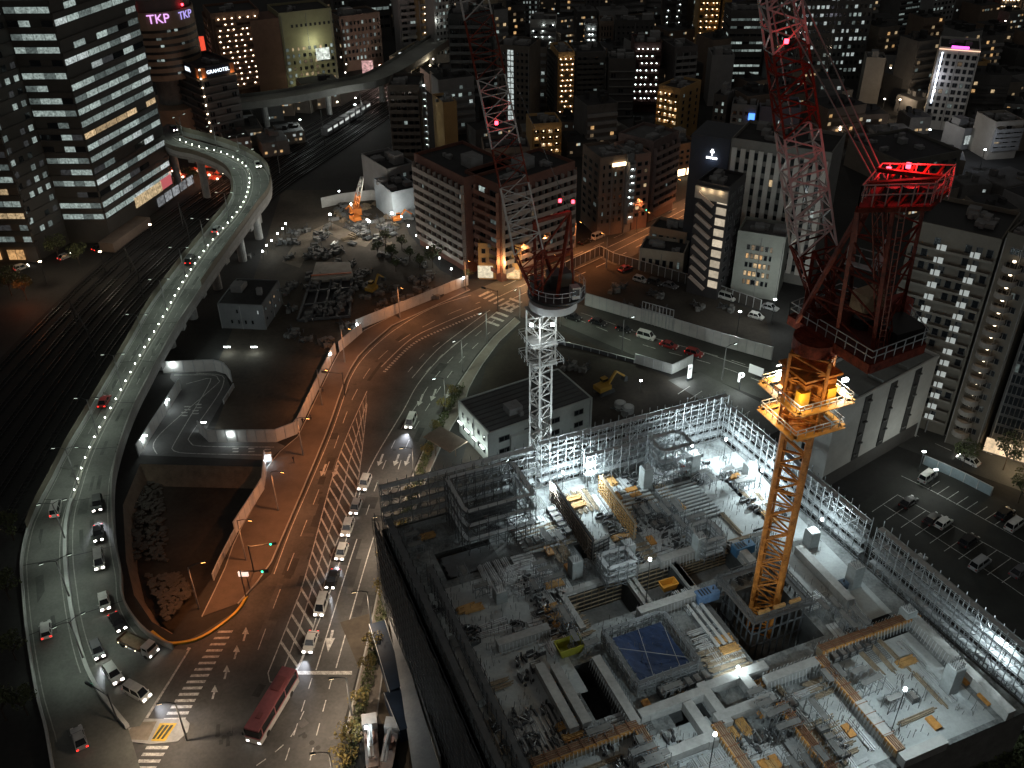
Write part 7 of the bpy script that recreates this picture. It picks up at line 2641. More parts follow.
def car(kind, paint, p, q, label, z=None, head=True, tail=True, beam=False):
    """p: traced ground position, q: a traced point ahead of it"""
    z0 = z if z is not None else .03
    A, B_ = G(*p, z0), G(*q, z0)
    d = B_ - A
    rz = math.atan2(d.y, d.x)
    key = (kind, paint, head, tail, beam)
    if key not in _CP:
        o = car_proto(*key)
        _CP[key] = o
        o.location = A
        o.rotation_euler = (0, 0, rz)
        o['label'] = label
    else: o = copy_tree(_CP[key], A, rz, label)
    return o
def vcar(kind, paint, p, q, label, **k): return car(kind, paint, p, q, label, z=vz(p[1]) + .05, **k)
vcar('suv', 'black', (98, 506), (98, 530), 'black car leading the upper end of the queue down the ramp', beam=True)
vcar('sedan', 'black', (99, 535), (100, 560), 'black saloon second in the ramp queue, just above the white van', beam=False)
vcar('van', 'white', (100, 563), (102, 590), 'small white van in the ramp queue with pink-lit front')
vcar('hatch', 'white', (105, 604), (109, 625), 'white hatchback in the ramp queue below the small white van', beam=False)
vcar('sedan', 'black', (118, 624), (128, 640), 'dark saloon directly behind the open flatbed lorry', beam=True)
vcar('hatch', 'grey', (98, 652), (104, 668), 'grey hatchback in the inner ramp lane beside the flatbed lorry', beam=True)
vcar('suv', 'white', (114, 676), (124, 690), 'white SUV in the inner ramp lane behind the white estate car', beam=False)
vcar('van', 'white', (138, 695), (154, 704), 'white estate car first at the ramp stop line', beam=True)
vcar('van', 'white', (57, 511), (62, 490), 'white van with red tail lights climbing the ramp', head=False)
vcar('hatch', 'white', (47, 632), (45, 605), 'pale car with red tail lights entering the foot of the ramp', head=False)
vcar('sedan', 'silver', (80, 740), (72, 715), 'silver car turning in at the bottom left corner', head=False)
vcar('sedan', 'red', (105, 403), (114, 386), 'dark red car with glowing tail lights halfway up the viaduct', head=False)
vcar('hatch', 'silver', (217, 231), (224, 221), 'small silver car with red tail lights high on the viaduct', head=False)
vcar('van', 'black', (191, 262), (196, 255), 'dark van high on the viaduct beside the lamps', head=False)
vcar('sedan', 'white', (258, 166), (262, 174), 'car with bright headlights rounding the far viaduct bend')
vcar('sedan', 'black', (174, 130), (184, 138), 'car with bright headlights coming out under the round tower')
car('van', 'white', (411, 424), (404, 440), 'white van with headlights nearest the road bend', beam=True)
car('suv', 'white', (365, 485), (360, 497), 'white car alone at the tip of the hatched median')
car('hatch', 'silver', (356, 509), (352, 520), 'silver car just ahead of the lone white car', beam=False)
car('suv', 'white', (348, 530), (343, 545), 'white SUV in the middle of the queue beside the hatched median')
car('hatch', 'white', (342, 554), (337, 568), 'white hatchback behind the black car beside the hatched median', beam=True)
car('sedan', 'black', (333, 581), (328, 596), 'black car in the queue beside the hatched median', beam=True)
car('van', 'white', (322, 608), (317, 624), 'white estate car behind the front saloon at the hatched median', beam=False)
car('sedan', 'white', (311, 644), (305, 662), 'white saloon first in the queue above the stop line', beam=True)
car('suv', 'black', (573, 319), (587, 323), 'black car nearest the white crane on the side street', head=False)
car('sedan', 'black', (598, 324), (612, 328), 'black saloon second in the side street queue', head=False)
car('hatch', 'black', (624, 331), (638, 335), 'black hatchback directly behind the white van on the side street', head=False)
car('van', 'white', (646, 338), (660, 342), 'white van in the middle of the side street queue', head=False)
car('sedan', 'red', (669, 347), (683, 351), 'dark red saloon ahead of the white van on the side street', head=False)
car('suv', 'red', (694, 355), (708, 359), 'red car leading the side street queue by the lit sign', head=False)
PK = [('van', 'white', (927, 479), 'white van parked at the far end of the lot below the blue fence'), ('sedan', 'black', (908, 504), 'black saloon parked in the far row of the lot beside a white bay line'), ('sedan', 'black', (932, 521), 'black car parked left of the small white car'), ('hatch', 'white', (943, 525), 'small white car parked between dark cars in the middle row'),
      ('suv', 'black', (968, 543), 'black SUV parked in the middle row nearer the pale van'), ('van', 'silver', (979, 566), 'silver van parked in the near row of the lot'), ('van', 'white', (1014, 527), 'white van parked at the right edge of the lot'), ('suv', 'black', (1004, 516), 'black SUV parked beside the white van at the right edge'), ('sedan', 'grey', (1019, 573), 'grey car parked at the lower right end of the lot'), ('sedan', 'silver', (916, 563), 'silver car parked close under the outer scaffold')]
for k, c, p, lb in PK: car(k, c, p, (p[0] + 9, p[1] - 6.5), lb, head=False, tail=False)
car('sedan', 'white', (968, 462), (960, 458), 'white saloon driving on the road past the grey apartment block', tail=False)
for k, c, p, lb in (('van', 'white', (727, 299), 'white van parked beside the grey-green block'), ('sedan', 'silver', (770, 309), 'silver car parked at the corner of the grey-green block forecourt'), ('hatch', 'white', (756, 318), 'white hatchback parked by the far hoarding end'), ('suv', 'black', (655, 284), 'black SUV parked in front of the barred cream building'), ('sedan', 'grey', (670, 287), 'grey saloon parked in front of the barred cream building'), ('hatch', 'silver', (640, 281), 'silver hatchback parked in front of the barred cream building'),
                    ('van', 'white', (598, 238), 'white van parked by the lit shopfront on the orange street'), ('sedan', 'black', (585, 243), 'black saloon parked by the brick wing on the orange street'), ('sedan', 'red', (625, 270), 'dark red saloon on the near side of the orange street')):
    car(k, c, p, (p[0] + 10, p[1] + 3) if p[1] > 275 else (p[0] + 9, p[1] - 4), lb, head=False, tail=False)
for k, c, p, q, lb in (('hatch', 'white', (22, 269), (32, 266), 'white hatchback on the dim street beside the orange trees'), ('sedan', 'silver', (66, 258), (78, 253), 'silver saloon with headlights on the station street'), ('sedan', 'black', (100, 249), (112, 244), 'black saloon with headlights below the office tower')):
    car(k, c, p, q, lb)

# the coach
bp, bq = G(274, 712, .03), G(250, 752, .03)
d = (bq - bp)
rz = math.atan2(d.y, d.x)
bus = thing('coach', 'long dark red coach with white lower sides turning across the stop line', 'coach', bp, None, rz)
mb = MB(plain('coach_red', (.40, .13, .14), .35, 0, .5, .5))
BL, BW, BH = 12.0, 2.5, 3.4
mb.box((0, 0, 3.05), (BL - .3, BW - .16, .34))
mb.box((0, 0, 1.15), (BL, BW, .5))
for x in (-BL / 2 + .15, -2, 1.2, BL / 2 - .9):
    for s in (-1, 1): mb.box((x, s * (BW / 2 - .06), 1.6), (.22, .1, 1.5))
mb.build('body', bus, local=True)
mb = MB(CARP['white'])
mb.box((0, 0, .35), (BL + .02, BW + .02, 1.05))
mb.build('skirt', bus, local=True)
mb = MB(CGLASS)
mb.box((0, 0, 1.64), (BL - .1, BW - .08, 1.42))
mb.build('glazing', bus, local=True)
mb = MB(plain('coach_roof_unit', (.30, .10, .10), .4))
mb.box((-2.6, 0, 3.4), (2.6, 1.5, .22))
mb.box((3.4, 0, 3.4), (1.0, .8, .14))
mb.build('roof_unit', bus, local=True)
for x in (-3.4, 3.9):
    for s in (-1, 1):
        mb = MB(RUBBER)
        k = [(x + .5 * math.cos(t * PI / 6), s * (BW / 2 + .02), .5 + .5 * math.sin(t * PI / 6)) for t in range(12)]
        k2 = [(a, b - s * .35, c) for a, b, c in k]
        mb.face(k)
        for i in range(12): mb.face([k[i], k[(i + 1) % 12], k2[(i + 1) % 12], k2[i]])
        mb.build('wheel', bus, local=True)
for s in (-1, 1):
    mb = MB(L_HEAD)
    mb.box((BL / 2, s * .95, .62), (.1, .4, .2))
    mb.build('headlight', bus, local=True)
    mb = MB(L_TAIL)
    mb.box((-BL / 2, s * 1.0, .9), (.1, .3, .3))
    mb.build('taillight', bus, local=True)
    mb = MB(BLACK)
    mb.box((BL / 2 + .2, s * 1.35, 2.2), (.2, .2, .5))
    mb.build('mirror', bus, local=True)
# flatbed lorry on the ramp corner
lp, lq = G(140, 649, .22), G(162, 660, .22)
d = lq - lp
lor = thing('lorry', 'open flatbed lorry with amber side lamps turning at the foot of the ramp', 'lorry', lp, None, math.atan2(d.y, d.x))
mb = MB(TIMBD)
mb.box((-1.2, 0, .95), (5.0, 2.2, .14))
mb.mat(plain('lorry_frame', (.10, .08, .06), .6))
for y in (-1.1, 1.1): mb.box((-1.2, y, 1.05), (5.0, .08, .45))
for x in (-3.7, 1.3): mb.box((x, 0, 1.05), (.08, 2.2, .5))
mb.box((-.6, 0, .55), (7.0, .9, .35))
mb.build('flatbed', lor, local=True)
mb = MB(CARP['white'])
mb.box((2.6, 0, .5), (1.7, 2.1, 1.1))
mb.box((2.45, 0, 1.6), (1.35, 1.9, .85))
mb.build('cab', lor, local=True)
mb = MB(CGLASS)
mb.box((3.16, 0, 1.65), (.1, 1.75, .7))
mb.box((2.5, 0, 1.75), (.9, 1.96, .5))
mb.build('windscreen', lor, local=True)
for x in (-2.8, 2.5):
    for s in (-1, 1):
        mb = MB(RUBBER)
        k = [(x + .42 * math.cos(t * PI / 6), s * 1.1, .42 + .42 * math.sin(t * PI / 6)) for t in range(12)]
        k2 = [(a, b - s * .3, c) for a, b, c in k]
        mb.face(k)
        for i in range(12): mb.face([k[i], k[(i + 1) % 12], k2[(i + 1) % 12], k2[i]])
        mb.build('wheel', lor, local=True)
for s in (-1, 1):
    mb = MB(L_HEAD)
    mb.box((3.46, s * .8, .75), (.1, .3, .2))
    mb.build('headlight', lor, local=True)
    for x in (-3.4, -1.6, .4):
        mb = MB(L_WARM)
        mb.box((x, s * 1.16, .85), (.16, .08, .14))
        mb.build('marker_lamp', lor, local=True)

# ------------------------------------------------------------------ trees and shrubs
tr = random.Random(5)
def tree_proto(h, r, m, n=520, leaf=.55, trunk=.16, flat=.8):
    o = thing('tree', '', 'tree', (0, 0, -70))
    mb = MB(BARK)
    def limb(p, q, r0, r1):
        mb.bar(p, q, r0 * 2)
    th = h * .45
    mb.cyl((0, 0, 0), trunk, th, 7, trunk * .6)
    tips = []
    for k in range(7):
        a = k * 2 * PI / 7 + tr.uniform(-.3, .3)
        q = V(math.cos(a) * r * .6, math.sin(a) * r * .6, h * tr.uniform(.6, .9))
        limb((0, 0, th * tr.uniform(.7, 1)), q, trunk * .4, .03)
        tips.append(q)
    mb.build('trunk', o, local=True)
    mb = MB(m)
    cl = [(t + V(tr.uniform(-.3, .3), tr.uniform(-.3, .3), tr.uniform(-.2, .4)) * r * .5, r * tr.uniform(.35, .6)) for t in tips] + [(V(0, 0, h * .85), r * .6)]
    for k in range(n):
        c, rr_ = tr.choice(cl)
        v = V(tr.gauss(0, 1), tr.gauss(0, 1), tr.gauss(0, 1) * flat).normalized() * rr_ * tr.uniform(.55, 1.08)
        p = c + v
        a, b = V(tr.gauss(0, 1), tr.gauss(0, 1), tr.gauss(0, 1)).normalized(), V(tr.gauss(0, 1), tr.gauss(0, 1), tr.gauss(0, 1)).normalized()
        s = leaf * tr.uniform(.5, 1.2)
        mb.face([p - a * s * .5, p + b * s * .35, p + a * s * .5, p - b * s * .35])
    mb.build('crown', o, local=True)
    return o
tgt = [tree_proto(5.5, 2.3, LEAF), tree_proto(4.2, 1.8, LEAFY, 380, .45), tree_proto(8, 3.4, LEAF, 700, .7)]
used = [False] * 3
def tree(k, px, py, label, group=None, s=1.0):
    p = G(px, py)
    if not used[k]:
        used[k] = True
        o = tgt[k]
        o.location = p
        o['label'] = label
        if group: o['group'] = group
    else: o = copy_tree(tgt[k], p, tr.uniform(0, 6), label, group)
    o.scale = (s, s, s)
    return o
for x, y, s in ((388, 566, 1), (384, 597, .9), (374, 650, .9), (368, 672, .8), (360, 708, .9), (352, 745, 1.1), (346, 768, 1.1), (400, 530, .8), (412, 500, .8), (428, 458, .8), (436, 432, .7), (444, 412, .9), (452, 398, .8)):
    tree(1, x, y, 'small yellowish street tree in the hedge strip beside the building site', 'street trees in the hedge strip', s)
for x, y, s, lb in ((962, 468, .8, 'dark round tree on the verge by the blue fence'), (1003, 470, .9, 'dark tree beside the warm-lit lobby of the glazed block'), (1018, 503, .8, 'dark tree at the right edge by the parking lot'), (433, 268, .8, 'dark tree at the corner of the brick apartment block'), (468, 283, .7, 'small tree beside the corner crossing'), (12, 296, 1, 'tree glowing orange at the left edge of the street'), (27, 300, .9, 'tree glowing orange beside the railway fence'), (60, 262, 1, 'dark tree in front of the office tower'), (80, 266, .8, 'dark tree left of the station street lamps'), (194, 186, .8, 'dark tree between the red-lit stalls under the viaduct')):
    tree(2 if s > .75 else 0, x, y, lb, None, s)
for x, y, s in ((392, 262, .9), (402, 250, .8), (386, 246, .9), (410, 262, .8), (420, 270, .8), (396, 272, .7), (378, 256, .8)):
    tree(0, x, y, 'dark overgrown bush in the works yard beside the lamp-lit lane', 'bushes in the works yard', s)
for x, y, s in ((14, 540, 1.1), (10, 600, 1.1), (16, 660, 1.0), (28, 715, 1.0), (6, 720, 1.2)):
    tree(0, x, y, 'dark tree standing below the outer edge of the ramp', 'dark trees below the ramp', s)
bkr = random.Random(77)
for k in range(26):
    x, y = bkr.uniform(880, 1060), bkr.uniform(735, 800)
    if (x - 870) * -.37 + 800 > y: continue
    p = G(x, y, 6)
    o = copy_tree(tgt[0], V(p.x, p.y, 4.5), bkr.uniform(0, 6), 'dark shrub on the unlit bank below the near right corner of the deck', 'shrubs on the unlit bank')
    o.scale = (1.3, 1.3, 1.2)
bk_ = MB(DIRT)
q = [W_(LA * .5, LB_ + 1.2, 4.5), W_(LA + 24, LB_ + 1.2, 4.5), W_(LA + 24, LB_ + 40, 4.5), W_(LA * .5, LB_ + 40, 4.5)]
bk_.prism([(p.x, p.y) for p in q], 0, 4.5)
bk_.build('bank_ground', None, 'structure')
# clipped hedge strip
hd = MB(LEAF)
hp = resample(smooth(trace([(348, 768), (366, 690), (381, 620), (395, 550), (412, 500), (430, 448), (447, 412), (461, 388)]), 5), 500)
for p in hp:
    for k in range(7):
        q = p + V(tr.uniform(-.9, .9), tr.uniform(-.5, .5), tr.uniform(.15, 1.1))
        a, b = V(tr.gauss(0, 1), tr.gauss(0, 1), tr.gauss(0, 1)).normalized(), V(tr.gauss(0, 1), tr.gauss(0, 1), tr.gauss(0, 1)).normalized()
        hd.face([q - a * .28, q + b * .2, q + a * .28, q - b * .2])
hd.solo('hedge', 'long dark hedge between the main road and the building site', 'hedge')
for x, y in ((18, 290), (26, 294)):
    light('POINT', G(x, y, 5), 300, (1, .22, .06), None, .4, name='street_glow')

# ------------------------------------------------------------------ site office, yard machines, lots
off = tower('two-storey grey site office with a dark flat roof beside the white mast', (458, 401), (489, 434), 8, 8, 25, surf('office_pale', (.42, .45, .43), .7, .15, .3),
    ('grid', dict(fl=2, cols=5, z0=1, z1=7.2, lit=.0, ww=.35, wh=.4, m0=1)), ('grid', dict(fl=2, cols=4, z0=1, z1=7.2, lit=.1, pal=[WC2], ww=.4, wh=.4)), 'site office', 'site_office', seed=301, roofm=surf('office_roof', (.085, .09, .09), .7, .25, .3), units=1, parapet=.2)
mb = MB(MATS['office_pale'])
q = G(519, 452)
mb.box((q.x, q.y, 0), (5, 4, 6), AA)
mb.build('annex', off.o)
mb = MB(surf('roof_seam', (.05, .052, .052), .7, .25, .5))
for k in range(9):
    q0 = off.a + off.d * (off.width * (k + .5) / 9) + V(0, 0, 8.03)
    mb.bar(q0 + off.inn * .5, q0 + off.inn * 24, .25, .1)
mb.build('roof_seam', off.o)
mb = MB(surf('canopy_brown', (.16, .12, .09), .8, .3, .5))
q = G(446, 452)
mb.box((q.x, q.y, 3.2), (8, 5, .25), -.75)
for a, b in ((-3, -2), (3, -2), (3, 2), (-3, 2)): mb.box((q.x + a * .7, q.y + b * .7, 0), (.2, .2, 3.2))
mb.build('entrance_canopy', off.o)
for k in range(4):
    p = off.a + off.d * off.width * (.15 + .24 * k) - off.inn * .8 + V(0, 0, 3.9)
    mb = MB(L_COOL)
    mb.bar(p - off.d * .8, p + off.d * .8, .18)
    mb.build('strip_lamp', off.o)
    light('POINT', p - off.inn * 1.2 + V(0, 0, -.4), 240, (.88, 1.0, .92), off.o, .3)
ho2 = tower('plain grey flat-roofed works hut with a lit wall lamp under the viaduct', (222, 328), (266, 330), 0, 7, 14, surf('hut_grey', (.13, .135, .14), .7, .15, .3), ('grid', dict(fl=2, cols=6, z0=.6, z1=6.6, lit=.15, pal=[WC3], ww=.3, wh=.35, skip=.55)), ('grid', dict(fl=2, cols=4, z0=1, z1=6.5, lit=.7, pal=[WW1, WC2], ww=.2, wh=.25)), 'works hut', 'works_hut', seed=302, roofm=ROOF, parapet=.2)
for t in (.05, .5):
    p = G(224 + t * 60, 347, 1.6)
    mb = MB(glow('wall_lamp_lens', (.9, 1, .97), 18))
    mb.bar(p - V(.8, 0, 0), p + V(.8, 0, 0), .2)
    mb.build('strip_lamp', ho2.o)
    light('POINT', p + V(0, -.6, .6), 220, (.85, 1, .97), ho2.o, .3)
def excavator(px, py, rz, m, label, s=1.0):
    p = G(px, py, .04)
    o = thing('excavator', label, 'excavator', p, None, rz)
    mb = MB(STEELD)
    for y in (-1.1, 1.1): mb.hexa([(-1.9 * s, (y - .3) * s, .1), (1.9 * s, (y - .3) * s, .1), (1.9 * s, (y + .3) * s, .1), (-1.9 * s, (y + .3) * s, .1), (-1.6 * s, (y - .3) * s, .9 * s), (1.6 * s, (y - .3) * s, .9 * s), (1.6 * s, (y + .3) * s, .9 * s), (-1.6 * s, (y + .3) * s, .9 * s)])
    mb.build('track', o, 'thing', local=True) if False else mb.build('undercarriage', o, local=True)
    mb = MB(m)
    mb.box((-.5 * s, 0, 1.0 * s), (3.0 * s, 2.4 * s, 1.0 * s))
    mb.build('body', o, local=True)
    mb = MB(m)
    mb.box((.4 * s, .7 * s, 2.0 * s), (1.3 * s, 1.0 * s, 1.1 * s))
    mb.mat(CGLASS)
    mb.box((.42 * s, .7 * s, 2.3 * s), (1.34 * s, 1.04 * s, .6 * s))
    mb.build('cab', o, local=True)
    mb = MB(m)
    mb.bar((.8 * s, -.2 * s, 1.7 * s), (2.8 * s, -.2 * s, 4.2 * s), .45 * s)
    mb.bar((2.8 * s, -.2 * s, 4.2 * s), (5.2 * s, -.2 * s, 2.2 * s), .36 * s)
    mb.build('boom', o, local=True)
    mb = MB(STEELD)
    mb.hexa([(4.8 * s, -.8 * s, 1.2 * s), (5.7 * s, -.8 * s, 1.0 * s), (5.7 * s, .4 * s, 1.0 * s), (4.8 * s, .4 * s, 1.2 * s), (4.9 * s, -.8 * s, 2.2 * s), (5.6 * s, -.8 * s, 2.2 * s), (5.6 * s, .4 * s, 2.2 * s), (4.9 * s, .4 * s, 2.2 * s)])
    mb.build('bucket', o, local=True)
YEL = plain('machine_yellow', (.34, .20, .03), .5)
ORG = plain('machine_orange', (.60, .18, .03), .5)
excavator(373, 292, 1.1, YEL, 'yellow excavator with raised boom in the middle of the works yard')
excavator(604, 392, .6, YEL, 'yellow excavator parked in the dug site behind the white mast', 1.1)
excavator(355, 222, 2.2, ORG, 'orange excavator among the floodlit materials', 1.1)
excavator(398, 222, .4, ORG, 'orange excavator at the end of the floodlit material heap', .9)
# crawler crane in the yard
cp = G(356, 216)
cc_ = thing('crawler_crane', 'orange crawler crane with a pale lattice boom in the floodlit yard', 'crane', cp)
mb = MB(ORG)
mb.box((cp.x, cp.y, 1.0), (3.4, 4.4, 2.2), .3)
mb.build('body', cc_)
mb = MB(STEELD)
for s in (-1.9, 1.9): mb.box((cp.x + s, cp.y, .05), (.8, 5, .95), .3)
mb.build('crawler', cc_)
mb = MB(ORG)
bt = G(362, 178, 24)
lattice(mb, cp + V(0, 0, 2.6), (cp + V(0, 0, 2.6)).lerp(bt, .5), 1.2, 1.2, 6, .22)
mb.build('boom', cc_)
mb = MB(WHITEC)
lattice(mb, (cp + V(0, 0, 2.6)).lerp(bt, .5), bt, 1.2, .7, 6, .2)
mb.build('boom_tip', cc_)
# material stacks in the yard
yr = random.Random(8)
ystack = []
for k in range(3):
    o = thing('material_stack', 'stack of mixed building materials lying in the floodlit yard', 'material stack', (0, 0, -80), 'material stacks in the floodlit yard')
    mb = MB((CONCD, TIMBD, plain('scaffold_steel', (.20, .212, .22), .5, .3))[k])
    for i in range(6): mb.box((yr.uniform(-.2, .2), -.8 + .3 * i, .1), (yr.uniform(1.6, 3.4), .2, yr.uniform(.2, .7)))
    mb.build('load', o, local=True)
    mb = MB(TIMBD)
    for x in (-1, 1): mb.box((x, 0, 0), (.2, 1.8, .1))
    mb.build('bearer', o, local=True)
    ystack.append(o)
k = 0
for i in range(70):
    x, y = yr.uniform(318, 412), yr.uniform(203, 246)
    if x > 395 and y > 225: continue
    p = G(x, y, .04)
    if k < 3:
        ystack[k].location = p
        ystack[k].rotation_euler = (0, 0, yr.uniform(0, 3))
    else: copy_tree(ystack[k % 3], p, yr.uniform(0, 3))
    k += 1
wt = hoarding([(322, 208), (345, 203), (372, 200), (390, 202)], 3.5, 'pale concrete wall at the back of the floodlit yard', CONCL, ribs=False, name='yard_wall')
_yp = trace([(282, 262), (300, 236), (330, 222), (352, 232), (372, 240), (366, 247), (345, 242), (328, 234), (312, 245), (300, 268)], .045)
sheet('yard_path', [_yp], surf('pale_track', (.15, .125, .095), .95, .4, .25))
# braced pit with a red beam in the yard
bx = thing('pit_frame', 'braced excavation pit with a red waling beam in the works yard', 'shoring frame', G(325, 300))
q = trace([(312, 280), (352, 277), (350, 318), (298, 322)], .06)
mb = MB(BLACK)
mb.face(q)
mb.build('pit_floor', bx)
mb = MB(plain('waling_red', (.42, .10, .03), .6))
mb.bar(q[0] + V(0, 0, .8), q[1] + V(0, 0, .8), .8, 1.4)
mb.build('waling', bx)
mb = MB(STEELD)
for t in (.25, .5, .75): mb.bar(q[0].lerp(q[1], t) + V(0, 0, .6), q[3].lerp(q[2], t) + V(0, 0, .6), .5)
for t in (.33, .66): mb.bar(q[0].lerp(q[3], t) + V(0, 0, .6), q[1].lerp(q[2], t) + V(0, 0, .6), .5)
for i in range(4): mb.bar(q[i] + V(0, 0, .5), q[(i + 1) % 4] + V(0, 0, .5), .6)
mb.build('strut', bx)
mb = MB(surf('pale_platform', (.30, .27, .23), .8, .25, .4))
q = trace([(316, 262), (350, 262), (353, 276), (311, 279)], 1.4)
mb.prism([(p.x, p.y) for p in q], .1, 1.4)
mb.build('platform', bx)
kit = []
for k in range(3):
    o = thing('yard_kit', 'dark heap of steel and timber in the shaded works yard', 'material heap', (0, 0, -80), 'dark heaps in the shaded works yard')
    mb = MB(STEELD)
    for i in range(9): mb.bar((yr.uniform(-2.5, 2.5), yr.uniform(-1.5, 1.5), .15), (yr.uniform(-2.5, 2.5), yr.uniform(-1.5, 1.5), yr.uniform(.2, 1.6)), .2)
    mb.build('beam', o, local=True)
    mb = MB(CONCD)
    for i in range(4): mb.box((yr.uniform(-2, 2), yr.uniform(-1.5, 1.5), 0), (yr.uniform(.6, 2), yr.uniform(.5, 1.2), yr.uniform(.4, 1.2)), yr.uniform(0, 3))
    mb.build('block', o, local=True)
    kit.append(o)
k = 0
for i in range(120):
    x, y = yr.uniform(235, 440), yr.uniform(215, 345)
    if y < 250 and x < 280 or x > 400 and y < 262 or 216 < x < 282 and y > 265: continue
    if y > 330 - (x - 340) * .25 and x > 330: continue
    p = G(x, y, .04)
    if k < 3: kit[k].location = p
    else: copy_tree(kit[k % 3], p, yr.uniform(0, 3))
    k += 1
for i in range(24):
    x, y = yr.choice([(yr.uniform(610, 745), yr.uniform(285, 315)), (yr.uniform(520, 640), yr.uniform(365, 440))])
    if x > 610 and y < 300 and (x - 610) * .22 + 283 > y: continue
    copy_tree(kit[k % 3], G(x, y, .04), yr.uniform(0, 3), 'dark heap of steel and timber in the vacant or dug lots', 'dark heaps in the vacant and dug lots')
# tanks in the dug site
for x, y, lb in ((620, 408, 'pale round tank in the dug site, nearer one'), (628, 412, 'pale round tank in the dug site beside the first tank')):
    p = G(x, y)
    o = thing('tank', lb, 'tank', p)
    mb = MB(CONC)
    mb.cyl((p.x, p.y, 0), 1.3, 1.5, 16)
    mb.build('shell', o)
    mb = MB(CONCL)
    mb.cyl((p.x, p.y, 1.5), 1.0, .1, 16)
    mb.build('lid', o)
# corner tower (stair frame) and lattice sign frame on the hoarding
lf = thing('sign_frame', 'empty steel sign frame standing above the side street hoarding', 'sign frame', G(657, 326))
mb = MB(STEEL)
A, B_ = G(641, 322), G(672, 331)
for i in range(10): mb.bar(A.lerp(B_, i / 9), A.lerp(B_, i / 9) + V(0, 0, 6), .14)
for z in (4, 6): mb.bar(A + V(0, 0, z), B_ + V(0, 0, z), .16)
mb.build('frame', lf)
# glowing parking letters
for px, py, lb, s in ((739, 390, 'glowing white letter P standing at the parking entrance', 1), ):
    p = G(px, py)
    o = thing('parking_sign', lb, 'sign', p)
    letters('P', p + V(0, 0, 3.4), .25, 3.4, glow('p_white', (.92, 1, .98), 1.05), o, 'lettering', .15)
    mb = MB(STEELD)
    mb.bar(p, p + V(0, 0, 2), .2)
    mb.build('post', o)
    light('POINT', p + V(0, -1.6, 3), 500, (.92, 1, .98), o, .3)
p = G(689, 380)
o = thing('parking_sign', 'glowing white pillar sign at the corner of the ribbed hoarding', 'sign', p)
mb = MB(glow('pillar_white', (.92, 1, .98), .9))
mb.box((p.x, p.y, .6), (.9, .4, 3.6), .4)
mb.build('panel', o)
letters('P', p + V(-.1, -.45, 3.2), .25, 1.2, BLACK, o, 'lettering', .03)
mb = MB(STEELD)
mb.box((p.x, p.y, 0), (1.5, .7, .6), .4)
mb.build('base', o)
light('POINT', p + V(-2, -1.6, 2.4), 900, (.92, 1, .98), o, .3)
p = G(755, 378)
o = thing('price_board', 'tilted white price board by the parking entrance', 'sign', p)
mb = MB(glow('board_white', (.9, .95, .92), .30))
mb.box((p.x, p.y, 1.0), (3.6, .2, 2.2), -.7)
mb.build('panel', o)
mb = MB(STEELD)
mb.bar(p, p + V(0, 0, 1.0), .2)
mb.build('post', o)
pk_ = sheet('coin_parking_ground', [trace([(668, 380), (700, 372), (760, 402), (800, 420), (760, 440), (720, 412)], .05)], ASPH2)
mk = MB(PAINT)
for i in range(6):
    x, y = 690 + i * 12, 386 + i * 5
    line([(x, y), (x - 12, y + 8)], .16, .075)
mk.build('bay_marking', pk_, 'structure')
# big parking lot on the right
pl = sheet('parking_lot_ground', [trace([(838, 520), (918, 462), (990, 494), (1060, 528), (1100, 640), (1000, 620)], .05)], surf('lot_asphalt', (.026, .027, .024), .85, .35, .3, fine=14))
mk = MB(PAINT)
line([(897.6, 494.7), (1014, 559.5), (1040, 574)], .12, .075)
line([(901.5, 475.9), (935, 492.3), (993.7, 524.4), (1030, 545)], .12, .075)
line([(884, 505), (940, 540), (995, 576), (1024, 596)], .12, .075)
for i in range(10):
    t = i / 9
    x, y = 897.6 + 128 * t, 494.7 + 71 * t
    line([(x, y), (x - 25.5 + 1 * i * .2, y + 17)], .12, .075)
for i in range(10):
    t = i / 9
    x, y = 918 + 86 * t, 484 + 46 * t
    line([(x, y), (x + 12, y - 8)], .12, .075)
mk.build('bay_marking', pl, 'structure')
hoarding([(923, 464), (955, 478), (990, 496)], 2.2, 'blue-grey panel fence between the parking lot and the road', surf('blue_fence', (.20, .26, .29), .7, .2, .5))
for x, y, w in ((936, 470, 900), (924, 452, 500)):
    p = G(x, y, 5)
    o = thing('street_lamp', {936: 'pole lamp with a white head over the parking lot fence', 924: 'short lamp at the corner of the pale slotted block'}[x], 'street lamp', V(p.x, p.y, 0))
    mb = MB(STEELD)
    mb.cyl((p.x, p.y, 0), .1, 5, 6)
    mb.build('pole', o)
    mb = MB(L_COOL)
    mb.box((p.x, p.y, 5), (.7, .4, .2))
    mb.build('lamp_head', o)
    light('POINT', p + V(0, -.4, .7), w, (.95, 1, .92), o, .3)
